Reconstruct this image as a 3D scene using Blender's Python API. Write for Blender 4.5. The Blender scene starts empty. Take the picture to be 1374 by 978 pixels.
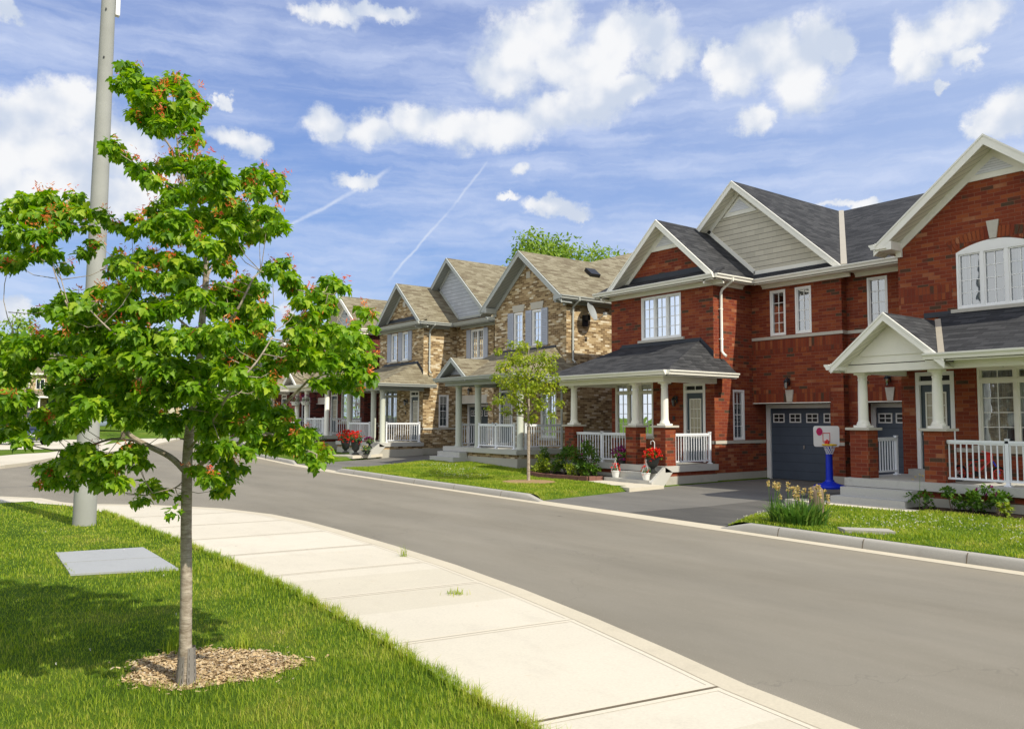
import bpy, math, random
import numpy as np
R = math.radians
rnd = random.Random(7)
NR = np.random.default_rng(11)
scene = bpy.context.scene
COL = scene.collection
BLOBS=[(0.4089, 0.3446, 0.0324, 0.0215), (0.4677, 0.3445, 0.035, 0.0217), (0.523, 0.3558, 0.0421, 0.0251), (0.5792, 0.3576, 0.0519, 0.0293), (0.6357, 0.3585, 0.0519, 0.0294), (0.6924, 0.3751, 0.047, 0.029), (0.7394, 0.3824, 0.0559, 0.0288), (0.7815, 0.3891, 0.0415, 0.0204), (0.6544, 0.445, 0.0475, 0.0393), (0.6924, 0.4683, 0.0379, 0.0384), (0.6355, 0.4207, 0.0474, 0.0281), (0.7113, 0.4242, 0.0471, 0.032), (0.7678, 0.4423, 0.0465, 0.0352), (0.8145, 0.4554, 0.0413, 0.0293), (0.8325, 0.4187, 0.0409, 0.0238), (0.7489, 0.4149, 0.0559, 0.0281), (0.8958, 0.4175, 0.0221, 0.0157), (0.9177, 0.4036, 0.0391, 0.0275), (0.9486, 0.4199, 0.0384, 0.0307), (0.9824, 0.4003, 0.0416, 0.0346), (1.0166, 0.4265, 0.0326, 0.0283), (0.9946, 0.3792, 0.033, 0.0273), (1.0326, 0.409, 0.0202, 0.0188), (0.9386, 0.3492, 0.0206, 0.0178), (1.1151, 0.403, 0.0224, 0.0326), (1.149, 0.4111, 0.0357, 0.027), (1.1781, 0.4158, 0.0312, 0.0209), (1.1258, 0.3825, 0.0184, 0.0147), (1.1697, 0.3816, 0.021, 0.0108), (1.1437, 0.3644, 0.0073, 0.0052), (1.1987, 0.3098, 0.0334, 0.0206), (1.2186, 0.3173, 0.0326, 0.0253), (1.1811, 0.3016, 0.0172, 0.0112), (0.697, 0.2618, 0.0299, 0.0106), (0.7157, 0.2554, 0.0233, 0.008), (0.6455, 0.2683, 0.0169, 0.0053), (0.6567, 0.2973, 0.015, 0.0105), (1.0445, 0.2416, 0.0314, 0.0058), (0.1076, 0.3214, 0.0503, 0.0332), (0.0804, 0.309, 0.0416, 0.0364), (0.143, 0.3352, 0.0333, 0.0299), (0.174, 0.3017, 0.046, 0.0386), (0.1161, 0.285, 0.0656, 0.0302), (0.0835, 0.2341, 0.0486, 0.0265), (0.139, 0.2496, 0.0671, 0.0311), (0.2058, 0.2662, 0.0392, 0.0319), (0.1837, 0.2393, 0.0462, 0.028), (0.0686, 0.2696, 0.0408, 0.0442), (0.3136, 0.3209, 0.0324, 0.013), (0.3308, 0.3128, 0.0172, 0.0115), (0.293, 0.3638, 0.0101, 0.0063), (0.071, 0.4008, 0.0163, 0.0083), (0.0804, 0.1097, 0.0202, 0.0171), (0.0782, 0.1158, 0.0188, 0.0109), (0.3652, 0.1301, 0.019, 0.0159), (0.4107, 0.4648, 0.0456, 0.0122), (0.4747, 0.4741, 0.0467, 0.0107), (0.4415, 0.2833, 0.0272, 0.0086), (0.1157, 0.1122, 0.0426, 0.0095)]
TRAILS=[[0.6077, 0.3093, 0.566, 0.2575, 0.0055], [0.5614, 0.253, 0.4932, 0.1731, 0.0055], [0.4868, 0.2986, 0.376, 0.2316, 0.0083], [0.376, 0.2316, 0.3377, 0.2074, 0.0055]]
MAPLE_CLUMPS=[[-0.53,-0.19,4.02,0.077],[-0.5,0.16,4.04,0.081],[-0.54,-0.53,3.82,0.082],[-0.51,-0.64,3.68,0.089],[-0.31,0.38,4.07,0.107],[-0.48,-0.44,3.64,0.083],[-0.29,0.52,4.0,0.098],[-0.43,-0.59,3.78,0.082],[-0.22,0.32,4.16,0.096],[-0.37,-0.46,3.7,0.103],[-0.27,0.09,3.9,0.113],[-0.25,-0.24,4.0,0.089],[-0.25,-0.48,3.84,0.076],[-0.04,0.32,4.15,0.087],[-0.31,-0.85,3.64,0.062],[0.02,0.39,4.1,0.078],[-0.25,-0.41,3.71,0.096],[-0.16,-0.03,3.83,0.102],[-0.42,-0.73,3.51,0.08],[-0.12,0.47,3.94,0.099],[-0.37,-0.21,3.67,0.068],[-0.18,0.66,3.96,0.079],[-0.2,-0.51,3.62,0.057],[-0.3,-0.99,3.37,0.043],[-0.1,-0.02,3.67,0.051],[0.05,0.2,4.05,0.043],[0.05,0.31,4.01,0.044],[-0.65,-0.43,3.41,0.063],[-0.43,0.84,3.82,0.078],[-0.44,0.46,3.64,0.064],[-0.27,0.88,3.72,0.057],[-0.48,-0.44,3.31,0.064],[-0.27,0.61,3.59,0.077],[-0.47,-0.69,3.18,0.062],[-0.3,0.12,3.41,0.072],[-0.1,0.77,3.69,0.069],[-0.31,-0.49,3.37,0.065],[-0.09,0.43,3.65,0.077],[-0.04,0.29,3.67,0.065],[-0.2,-0.56,3.32,0.075],[-0.03,0.05,3.51,0.084],[-0.14,-0.61,3.37,0.065],[0.15,0.45,3.72,0.079],[-0.2,-1.04,3.2,0.078],[0.15,0.2,3.56,0.098],[-0.01,-0.59,3.26,0.085],[0.28,0.35,3.56,0.101],[-0.25,-0.96,3.12,0.087],[0.08,0.2,3.44,0.108],[-0.15,-0.34,3.25,0.097],[0.01,0.27,3.41,0.108],[-0.37,-0.85,3.07,0.078],[-0.11,0.24,3.38,0.096],[-0.11,-0.88,3.08,0.08],[0.3,0.46,3.44,0.103],[0.38,0.24,3.54,0.067],[-0.06,-1.2,3.18,0.051],[0.07,-0.99,3.23,0.063],[0.42,0.01,3.55,0.076],[0.19,-0.92,3.24,0.065],[0.49,-0.12,3.49,0.075],[0.53,-0.13,3.39,0.054],[0.2,-0.58,3.24,0.068],[0.33,-0.16,3.37,0.074],[0.15,-0.92,3.03,0.082],[0.36,-0.28,3.19,0.093],[0.11,-1.18,2.89,0.061],[0.48,-0.22,3.13,0.074],[0.13,-0.83,2.92,0.065],[0.46,0.05,3.13,0.077],[0.1,-0.66,3.03,0.085],[0.33,-0.01,3.2,0.097],[-0.0,-0.76,3.06,0.083],[0.32,0.27,3.35,0.1],[-0.11,-0.99,2.89,0.088],[0.37,0.45,3.25,0.114],[0.46,0.3,3.15,0.068],[-0.42,-0.04,3.1,0.049],[-0.25,0.3,3.23,0.053],[-0.19,0.26,3.28,0.063],[-0.54,-0.8,2.86,0.043],[-0.5,-0.81,2.88,0.06],[-0.12,0.86,3.26,0.081],[-0.29,-0.34,2.94,0.086],[-0.01,0.87,3.2,0.105],[-0.37,-0.9,2.91,0.095],[0.03,0.61,3.3,0.124],[-0.24,-0.8,2.98,0.089],[0.01,0.14,3.2,0.106],[-0.12,-0.69,3.0,0.101],[0.07,-0.06,3.14,0.114],[-0.28,-0.95,2.8,0.086],[0.12,0.49,3.13,0.112],[-0.25,-1.12,2.73,0.084],[0.27,0.62,3.09,0.116],[0.02,-0.62,2.87,0.076],[0.23,0.06,3.0,0.085],[-1.09,0.98,3.2,0.096],[-1.05,0.42,3.17,0.079],[-1.01,0.26,3.17,0.077],[-0.96,0.65,3.27,0.082],[-0.91,0.19,3.19,0.068],[-0.84,0.78,3.32,0.074],[-0.99,0.06,3.03,0.084],[-0.89,0.97,3.24,0.097],[-0.88,0.09,3.08,0.076],[-0.78,1.05,3.31,0.089],[-0.8,0.05,3.1,0.076],[-0.72,0.61,3.25,0.084],[-0.75,0.14,3.22,0.058],[-0.81,-0.49,2.98,0.061],[-0.61,0.9,3.3,0.077],[-0.86,-0.14,2.94,0.073],[-0.73,0.74,3.15,0.085],[-0.96,-0.15,2.87,0.072],[-0.85,0.59,3.04,0.082],[-1.06,-0.01,2.91,0.082],[-0.96,1.05,3.12,0.098],[-1.04,1.09,3.05,0.097],[-1.09,0.2,2.75,0.085],[-1.03,0.95,2.88,0.095],[-0.97,0.24,2.83,0.077],[-0.9,1.18,3.0,0.089],[-0.92,-0.15,2.77,0.064],[-0.83,0.76,2.95,0.074],[-0.58,0.64,3.14,0.064],[-0.54,0.69,3.03,0.054],[-0.64,-0.04,3.08,0.058],[-0.54,0.15,3.08,0.06],[-0.53,-0.2,2.98,0.047],[-0.66,0.34,2.89,0.061],[-0.68,1.0,2.89,0.055],[-0.76,0.09,2.54,0.077],[-0.69,0.63,2.61,0.084],[-0.77,-0.5,2.43,0.07],[-0.6,0.58,2.56,0.084],[-0.65,-0.15,2.56,0.065],[-0.43,1.12,2.73,0.08],[-0.88,-0.19,2.42,0.063],[-0.75,0.75,2.55,0.074],[-0.82,-0.41,2.34,0.079],[-0.62,0.87,2.49,0.098],[-0.69,-0.37,2.36,0.081],[-0.49,0.76,2.47,0.098],[-0.84,1.15,2.57,0.044],[-0.37,0.31,3.05,0.042],[-0.52,-0.1,2.77,0.067],[-0.31,1.01,3.0,0.08],[-0.38,0.91,2.86,0.056],[-0.58,-0.71,2.65,0.06],[-0.24,0.97,2.95,0.081],[-0.41,-0.23,2.81,0.067],[-0.28,0.31,2.9,0.073],[-0.38,-0.57,2.73,0.072],[-0.08,0.76,2.99,0.091],[-0.37,-0.87,2.68,0.078],[-0.02,0.56,2.97,0.1],[-0.54,-0.8,2.58,0.068],[-0.29,0.38,2.79,0.084],[-0.31,-0.22,2.66,0.096],[-0.22,0.19,2.71,0.103],[-0.36,-0.87,2.57,0.095],[-0.1,0.06,2.74,0.113],[-0.25,-0.71,2.69,0.081],[-0.04,0.11,2.84,0.094],[-0.66,-0.67,2.49,0.06],[-0.45,0.54,2.67,0.074],[-0.53,-0.35,2.55,0.083],[-0.31,0.78,2.74,0.1],[-0.54,-0.16,2.47,0.085],[-0.3,1.08,2.6,0.104],[-0.54,-0.81,2.38,0.085],[-0.27,0.49,2.54,0.107],[-0.36,-0.44,2.46,0.102],[-0.16,0.44,2.55,0.118],[-0.35,-0.91,2.41,0.103],[0.09,0.86,2.66,0.14],[-0.28,-1.0,2.48,0.077],[0.16,0.58,2.71,0.102],[-0.09,-0.83,2.69,0.072],[0.24,0.22,2.9,0.087],[0.1,-0.71,2.62,0.066],[0.47,0.43,2.8,0.08],[0.13,-0.81,2.58,0.074],[0.55,0.43,2.77,0.092],[0.1,-0.56,2.55,0.086],[0.26,-0.08,2.62,0.094],[-0.01,-0.63,2.58,0.084],[0.24,0.2,2.7,0.098],[-0.11,-0.85,2.43,0.089],[0.31,0.57,2.63,0.115],[0.1,-0.66,2.45,0.094],[0.31,-0.04,2.52,0.106],[0.05,-1.13,2.41,0.069],[0.45,0.04,2.56,0.087],[0.05,-1.16,2.31,0.06],[0.54,0.23,2.49,0.079],[0.17,-0.58,2.33,0.096],[0.46,0.25,2.44,0.112],[-0.2,-1.23,2.25,0.09],[0.19,0.06,2.38,0.116],[0.07,-1.23,2.63,0.06],[0.51,0.02,2.86,0.076],[0.65,0.12,2.94,0.067],[0.28,-0.94,2.64,0.065],[0.69,0.19,2.88,0.08],[0.34,-0.88,2.6,0.066],[0.69,0.02,2.76,0.078],[0.28,-1.17,2.47,0.062],[0.63,-0.3,2.61,0.074],[0.35,-1.13,2.4,0.045],[0.89,-0.06,2.75,0.056],[0.58,-0.89,2.66,0.067],[0.81,-0.38,2.75,0.075],[0.6,-0.99,2.61,0.057],[0.53,-0.94,2.53,0.066],[0.72,-0.55,2.61,0.072],[0.38,-1.11,2.54,0.045],[0.47,-1.03,2.45,0.065],[0.65,-0.55,2.54,0.071],[0.63,-0.79,2.5,0.059],[0.5,-0.79,2.42,0.068],[0.71,-0.29,2.49,0.075],[0.29,-1.09,2.35,0.063],[0.59,-0.3,2.46,0.073],[0.93,-0.63,2.53,0.052],[0.88,-0.83,2.47,0.06],[0.63,-1.2,2.37,0.037],[0.99,-0.69,2.4,0.041],[0.25,-1.2,2.28,0.079],[0.58,-0.34,2.38,0.094],[0.4,-1.04,2.26,0.092],[0.82,-0.07,2.35,0.111],[0.57,-0.95,2.33,0.095],[0.91,-0.23,2.41,0.109],[0.54,-1.23,2.28,0.09],[0.83,-0.83,2.28,0.08],[0.97,-0.65,2.19,0.072],[0.62,-1.04,2.17,0.094],[0.83,-0.6,2.23,0.103],[0.44,-1.17,2.12,0.081],[0.91,-0.13,2.21,0.1],[0.48,-0.79,2.15,0.087],[0.66,-0.36,2.21,0.094],[0.28,-1.15,2.17,0.071],[0.55,-0.44,2.23,0.082],[0.35,-0.82,2.14,0.066],[0.52,-0.38,2.15,0.072],[0.65,-1.08,2.07,0.075],[0.99,-0.6,2.07,0.063],[0.71,-1.01,1.97,0.048],[0.64,-0.87,2.01,0.068],[0.94,-0.21,2.06,0.077],[0.41,-1.14,1.99,0.054],[0.85,-0.95,2.04,0.039],[-1.07,0.31,2.24,0.105],[-0.99,1.18,2.28,0.12],[-0.99,0.2,2.15,0.104],[-0.95,0.86,2.2,0.115],[-1.01,0.91,2.12,0.105],[-0.97,0.01,2.23,0.092],[-0.88,0.75,2.28,0.104],[-0.84,0.14,2.27,0.095],[-0.78,0.76,2.34,0.105],[-0.78,-0.14,2.25,0.101],[-0.59,1.17,2.33,0.125],[-0.69,-0.35,2.24,0.099],[-0.52,0.78,2.32,0.119],[-0.61,-0.42,2.3,0.09],[-0.36,0.84,2.41,0.111],[-0.57,-0.8,2.25,0.093],[-0.32,0.36,2.37,0.115],[-0.82,-0.27,2.07,0.098],[-0.66,0.88,2.15,0.119],[-1.06,0.22,2.03,0.084],[-0.99,0.91,2.06,0.094],[-1.04,0.01,1.9,0.082],[-0.96,0.79,1.92,0.093],[-1.03,0.54,1.82,0.079],[-0.82,0.17,1.97,0.057],[-0.78,-0.05,1.93,0.065],[-0.69,0.63,1.96,0.073],[-0.7,0.05,2.09,0.095],[-0.62,0.48,2.1,0.103],[-0.69,-0.53,2.09,0.087],[-0.48,0.76,2.2,0.108],[-0.71,-0.13,1.93,0.083],[-0.59,0.6,1.96,0.094],[-0.6,0.08,2.01,0.097],[-0.52,0.56,2.02,0.105],[-0.57,-0.36,2.16,0.1],[-0.42,0.4,2.22,0.114],[-0.56,-0.36,2.01,0.1],[-0.44,0.34,2.06,0.113],[-0.54,-0.8,2.12,0.102],[-0.17,1.01,2.25,0.139],[-0.43,-0.72,2.22,0.105],[-0.12,0.67,2.38,0.133],[-0.44,-0.91,2.05,0.101],[-0.06,0.72,2.16,0.135],[-0.37,-1.03,2.21,0.1],[0.01,0.35,2.34,0.13],[-0.32,-0.88,2.07,0.094],[-0.01,0.33,2.12,0.118],[-0.23,-1.05,2.23,0.101],[0.13,0.3,2.36,0.13],[-0.14,-0.76,2.06,0.099],[0.09,0.0,2.12,0.114],[0.01,-0.63,2.17,0.103],[0.19,-0.04,2.23,0.114],[0.12,-0.69,2.19,0.094],[0.42,0.26,2.25,0.111],[0.14,-0.96,2.2,0.081],[0.39,-0.26,2.26,0.093],[0.07,-0.94,2.01,0.089],[0.38,-0.08,2.06,0.105],[-0.14,-1.21,2.01,0.083],[0.29,0.12,2.08,0.107],[0.21,-0.96,2.07,0.063],[0.65,0.25,2.16,0.079],[0.09,-1.13,1.96,0.061],[0.54,0.08,1.99,0.077],[-0.95,1.03,1.74,0.085],[-1.01,0.91,1.68,0.083],[-1.0,0.01,1.63,0.055],[-0.88,0.05,1.78,0.065],[-0.78,0.95,1.79,0.075],[-0.83,0.12,1.69,0.066],[-0.76,0.69,1.67,0.073],[-0.72,0.19,1.83,0.087],[-0.67,0.63,1.83,0.094],[-0.79,-0.41,1.76,0.07],[-0.63,0.7,1.74,0.084],[-0.73,-0.62,1.84,0.085],[-0.44,1.19,1.87,0.115],[-0.54,-0.11,1.88,0.094],[-0.33,0.94,1.94,0.112],[-0.55,-0.61,1.78,0.087],[-0.3,0.56,1.79,0.107],[-0.44,-0.28,1.92,0.093],[-0.2,0.89,1.95,0.113],[-0.46,-0.8,1.92,0.094],[-0.16,0.53,1.98,0.119],[-0.34,-0.28,1.78,0.094],[-0.08,0.9,1.79,0.114],[-0.32,-0.62,1.74,0.08],[-0.09,0.25,1.75,0.094],[-0.35,-0.82,1.9,0.086],[0.02,0.61,1.96,0.111],[-0.28,-1.02,1.94,0.092],[0.2,0.65,1.99,0.125],[-0.18,-0.78,1.79,0.088],[0.11,0.21,1.82,0.106],[-0.1,-0.73,1.7,0.072],[0.29,0.56,1.69,0.091],[-0.11,-0.9,1.87,0.088],[0.33,0.54,1.91,0.114],[0.12,-0.52,1.9,0.096],[0.38,0.28,1.94,0.111],[0.16,-0.75,1.85,0.084],[0.54,0.28,1.87,0.101],[-0.0,-0.8,1.76,0.081],[0.4,0.45,1.77,0.102],[0.09,-0.88,1.71,0.081],[0.54,0.48,1.71,0.103],[0.29,-0.62,1.76,0.086],[0.63,0.3,1.78,0.102],[0.38,-0.59,1.8,0.068],[0.48,-0.33,1.82,0.072],[0.35,-0.77,1.7,0.075],[0.54,-0.34,1.7,0.082],[0.32,-0.66,1.61,0.076],[0.62,0.12,1.59,0.088],[0.33,-0.97,1.61,0.064],[0.57,-0.39,1.59,0.072],[0.38,-1.01,1.67,0.064],[0.72,-0.17,1.66,0.075],[0.51,-0.77,1.57,0.067],[0.76,-0.21,1.53,0.075],[0.63,-0.64,1.57,0.069],[0.46,-1.0,1.49,0.046],[0.73,-0.56,1.52,0.041],[0.25,-0.62,1.62,0.067],[0.5,0.1,1.6,0.076],[-0.0,-1.09,1.58,0.051],[-0.06,-0.89,1.61,0.062],[0.24,0.02,1.57,0.073],[-0.81,0.32,1.44,0.068],[-0.76,0.83,1.42,0.074],[-0.77,0.31,1.38,0.058],[-0.73,0.16,1.48,0.067],[-0.61,1.13,1.44,0.078],[-0.77,0.95,1.32,0.053],[-0.59,1.04,1.3,0.066],[-0.7,-0.09,1.58,0.074],[-0.56,0.76,1.54,0.085],[-0.66,0.05,1.43,0.066],[-0.53,0.69,1.42,0.074],[-0.68,-0.47,1.54,0.061],[-0.48,0.56,1.5,0.073],[-0.56,0.01,1.37,0.067],[-0.44,0.73,1.32,0.075],[-0.58,-0.45,1.5,0.062],[-0.42,0.51,1.43,0.073],[-0.56,-0.64,1.55,0.06],[-0.36,0.35,1.51,0.072],[-0.57,-0.57,1.4,0.061],[-0.31,0.79,1.31,0.077],[-0.49,0.06,1.34,0.048],[-0.42,-0.2,1.57,0.066],[-0.18,0.94,1.54,0.079],[-0.38,-0.21,1.48,0.057],[-0.24,0.16,1.31,0.061],[-0.37,-0.23,1.26,0.047],[-0.21,-0.07,1.29,0.049],[-0.27,-0.6,1.21,0.036],[-0.09,-0.08,1.26,0.03],[-0.07,-0.58,1.58,0.074],[0.21,0.36,1.54,0.087],[0.11,-0.31,1.48,0.059],[-0.16,-0.96,1.43,0.06],[0.27,0.49,1.35,0.078],[0.15,-0.15,1.29,0.061],[0.36,0.36,1.33,0.066],[-0.07,-0.33,1.44,0.048],[0.2,-0.37,1.45,0.049]]
MAPLE_BRANCHES=[[[-0.0,-0.003,0.04,0.062],[-0.014,-0.012,0.264,0.05],[-0.027,-0.036,0.662,0.047],[-0.045,-0.057,1.06,0.044],[-0.054,-0.075,1.358,0.042],[-0.058,-0.089,1.557,0.04],[-0.051,-0.111,1.756,0.036],[-0.03,-0.148,2.005,0.033],[-0.017,-0.179,2.254,0.03],[-0.019,-0.19,2.403,0.028],[-0.012,-0.212,2.602,0.026],[-0.013,-0.229,2.801,0.023],[-0.048,-0.217,2.975,0.02],[-0.085,-0.199,3.099,0.018],[-0.132,-0.177,3.248,0.016],[-0.16,-0.165,3.358,0.014],[-0.184,-0.155,3.447,0.012],[-0.233,-0.128,3.566,0.009],[-0.285,-0.097,3.656,0.007],[-0.342,-0.064,3.77,0.004]],[[-0.068,-0.069,1.418,0.026],[-0.119,-0.037,1.483,0.026],[-0.177,0.002,1.532,0.024],[-0.287,0.08,1.596,0.022],[-0.382,0.145,1.666,0.02],[-0.455,0.19,1.78,0.018],[-0.54,0.117,1.911,0.016],[-0.603,0.03,2.018,0.014],[-0.648,-0.009,2.133,0.012],[-0.728,-0.025,2.294,0.009],[-0.784,0.003,2.458,0.007],[-0.821,0.143,2.615,0.005],[-0.856,0.4,2.847,0.004]],[[-0.177,0.002,1.532,0.014],[-0.261,0.31,1.601,0.012],[-0.386,0.653,1.621,0.011],[-0.537,0.897,1.548,0.009],[-0.696,1.143,1.533,0.007],[-0.875,1.273,1.587,0.004]],[[-0.051,-0.08,1.398,0.02],[0.01,-0.131,1.458,0.018],[0.044,-0.288,1.522,0.017],[0.144,-0.496,1.613,0.014],[0.221,-0.685,1.687,0.012],[0.375,-0.794,1.617,0.008],[0.51,-0.89,1.547,0.004]],[[-0.055,-0.1,1.657,0.02],[0.128,0.01,1.706,0.017],[0.345,-0.033,1.758,0.016],[0.503,-0.156,1.822,0.014],[0.611,-0.247,1.943,0.012],[0.651,-0.411,2.043,0.01],[0.728,-0.48,2.172,0.008],[0.762,-0.641,2.292,0.005],[0.814,-0.815,2.407,0.003]],[[-0.023,-0.17,2.204,0.014],[-0.026,-0.678,2.309,0.012],[0.026,-0.856,2.479,0.009],[0.143,-0.836,2.678,0.006],[0.332,-0.968,2.564,0.004],[0.481,-1.078,2.542,0.003]],[[-0.008,-0.223,2.702,0.011],[0.098,-0.067,2.866,0.009],[0.2,-0.026,2.965,0.008],[0.236,-0.066,3.123,0.006],[0.299,-0.13,3.307,0.004],[0.42,-0.231,3.439,0.003]],[[-0.16,-0.165,3.358,0.008],[-0.193,-0.157,3.547,0.006],[-0.215,-0.153,3.696,0.005],[-0.232,-0.151,3.82,0.004],[-0.244,-0.157,3.994,0.002]],[[-0.153,-0.172,3.368,0.008],[-0.126,-0.201,3.472,0.006],[-0.108,-0.227,3.622,0.005],[-0.137,-0.215,3.746,0.004],[-0.168,-0.205,3.895,0.002]],[[-0.019,-0.182,2.304,0.012],[-0.086,0.229,2.491,0.01],[-0.172,0.527,2.68,0.008],[-0.29,0.598,2.897,0.005]],[[-0.03,-0.148,2.005,0.014],[-0.3,-0.577,2.071,0.012],[-0.495,-0.688,2.144,0.009],[-0.66,-0.7,2.262,0.006],[-0.786,-0.496,2.446,0.004]],[[-0.648,-0.009,2.133,0.008],[-0.812,0.422,2.201,0.006],[-0.963,0.655,2.259,0.004],[-1.077,0.715,2.563,0.003],[-1.05,0.669,2.867,0.003]],[[-0.058,-0.089,1.557,0.012],[-0.118,-0.812,1.756,0.011],[-0.101,-1.09,1.926,0.009],[0.01,-1.188,2.096,0.006],[0.124,-1.163,2.277,0.004]],[[-0.139,-0.171,3.238,0.007],[-0.243,-0.101,3.323,0.005],[-0.346,-0.03,3.407,0.004],[-0.491,0.069,3.52,0.003],[-0.562,0.115,3.595,0.002]],[[-0.07,-0.063,1.358,0.006],[-0.142,-0.13,1.317,0.004],[-0.245,-0.177,1.301,0.003],[-0.321,-0.118,1.276,0.002]],[[-0.772,-0.004,2.435,0.005],[-0.817,0.016,2.599,0.004],[-0.847,0.148,2.783,0.003],[-0.912,0.183,2.95,0.003],[-0.749,0.171,3.121,0.002]]]
YOUNG_CLUMPS=[[0.28,0.7,3.88,0.265],[0.17,0.02,3.5,0.258],[-0.05,0.63,3.52,0.306],[-0.67,0.33,3.26,0.255],[-0.28,-1.04,3.45,0.246],[0.79,-0.08,3.3,0.218],[-0.78,-0.68,3.0,0.327],[-0.36,-0.97,3.0,0.307],[-0.28,0.68,2.86,0.304],[-1.03,0.19,2.92,0.168],[0.63,-0.43,2.96,0.171],[-0.68,-0.89,2.59,0.325],[0.01,-0.86,2.61,0.29],[-0.18,0.44,2.42,0.302],[-1.16,-0.16,2.29,0.206],[0.67,-0.71,2.63,0.127],[0.96,-0.2,2.22,0.174],[-0.17,-0.74,2.19,0.248],[0.0,0.33,2.1,0.259],[-0.33,0.6,1.99,0.173],[0.12,0.06,1.82,0.214],[-0.93,0.69,2.09,0.107],[0.65,-0.24,1.89,0.15],[-1.1,-0.6,3.81,0.143],[-0.32,-0.83,3.84,0.124],[0.49,-0.6,3.58,0.127],[-0.48,0.85,3.73,0.131],[-0.64,-0.51,3.39,0.248],[0.14,-0.12,2.74,0.214],[-0.8,-0.54,2.7,0.205]]

# ---------------------------------------------------------------- materials
def new_mat(name, col=(.5, .5, .5), rough=.8, spec=.3, metal=0):
    m = bpy.data.materials.new(name); m.use_nodes = True
    nt = m.node_tree; b = nt.nodes['Principled BSDF']
    b.inputs['Base Color'].default_value = (*col, 1)
    b.inputs['Roughness'].default_value = rough
    b.inputs['Specular IOR Level'].default_value = spec
    b.inputs['Metallic'].default_value = metal
    return m, nt, b
def nd(nt, typ, ins=None, **props):
    n = nt.nodes.new(typ)
    for k, v in props.items(): setattr(n, k, v)
    for k, v in (ins or {}).items():
        s = n.inputs[k]
        if hasattr(v, 'is_linked') or isinstance(v, bpy.types.NodeSocket): nt.links.new(v, s)
        else: s.default_value = v
    return n
def math_(nt, op, a, b=0., c=None, clamp=False):
    ins = {0: a, 1: b}
    if c is not None: ins[2] = c
    n = nd(nt, 'ShaderNodeMath', ins, operation=op, use_clamp=clamp); return n.outputs[0]
def vmath(nt, op, a, b=None, out=0):
    ins = {0: a}
    if b is not None: ins[1] = b
    return nd(nt, 'ShaderNodeVectorMath', ins, operation=op).outputs[out]
def mixc(nt, f, a, b, mode='MIX'):
    n = nt.nodes.new('ShaderNodeMix'); n.data_type = 'RGBA'; n.blend_type = mode
    for k, v in ((0, f), (6, a), (7, b)):
        s = n.inputs[k]
        if isinstance(v, bpy.types.NodeSocket): nt.links.new(v, s)
        else: s.default_value = v if k == 0 else (*v, 1) if len(v) == 3 else v
    return n.outputs[2]
def ramp(nt, fac, stops, interp='LINEAR'):
    n = nt.nodes.new('ShaderNodeValToRGB'); r = n.color_ramp; r.interpolation = interp
    while len(r.elements) < len(stops): r.elements.new(.5)
    for e, (p, c) in zip(r.elements, stops):
        e.position = p; e.color = (*c, 1) if len(c) == 3 else c
    nt.links.new(fac, n.inputs[0]); return n.outputs[0]
def noise(nt, vec, scale, detail=4, rough=.55, out=0):
    n = nd(nt, 'ShaderNodeTexNoise', {'Scale': scale, 'Detail': detail, 'Roughness': rough})
    if vec is not None: nt.links.new(vec, n.inputs['Vector'])
    return n.outputs[out]
def pos(nt): return nt.nodes.new('ShaderNodeNewGeometry').outputs['Position']
def bump(nt, b, h, strength=.3, dist=.01):
    n = nd(nt, 'ShaderNodeBump', {'Strength': strength, 'Distance': dist, 'Height': h})
    nt.links.new(n.outputs[0], b.inputs['Normal'])
def lk(nt, a, b): nt.links.new(a, b)
# surface coordinate: u along the surface horizontally, v up along the slope
G = bpy.data.node_groups.new('surface_uv', 'ShaderNodeTree')
G.interface.new_socket('Vector', in_out='OUTPUT', socket_type='NodeSocketVector')
g = G.nodes.new('ShaderNodeNewGeometry'); go = G.nodes.new('NodeGroupOutput')
sp = nd(G, 'ShaderNodeSeparateXYZ', {0: g.outputs['Position']}); sn = nd(G, 'ShaderNodeSeparateXYZ', {0: g.outputs['True Normal']})
ax = math_(G, 'ABSOLUTE', sn.outputs[0]); ay = math_(G, 'ABSOLUTE', sn.outputs[1])
gt = math_(G, 'GREATER_THAN', ax, ay)
mu = nd(G, 'ShaderNodeMix', {0: gt, 2: sp.outputs[0], 3: sp.outputs[1]}, data_type='FLOAT')
nz2 = math_(G, 'SUBTRACT', 1., math_(G, 'MULTIPLY', sn.outputs[2], sn.outputs[2]))
sq = math_(G, 'SQRT', math_(G, 'MAXIMUM', nz2, .02))
v_ = math_(G, 'DIVIDE', sp.outputs[2], sq)
cb = nd(G, 'ShaderNodeCombineXYZ', {0: mu.outputs[0], 1: v_}); lk(G, cb.outputs[0], go.inputs[0])
def suv(nt):
    n = nt.nodes.new('ShaderNodeGroup'); n.node_tree = G; return n.outputs[0]
def brick_tex(nt, vec, w, h, mortar, off=.5, freq=2, bias=0.):
    n = nd(nt, 'ShaderNodeTexBrick', {'Color1': (0, 0, 0, 1), 'Color2': (1, 1, 1, 1), 'Mortar': (.5, .5, .5, 1), 'Scale': 1., 'Mortar Size': mortar,
        'Mortar Smooth': .15, 'Bias': bias, 'Brick Width': w, 'Row Height': h, 'Vector': vec})
    n.offset = off; n.offset_frequency = freq; n.squash = 1
    return n
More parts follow.
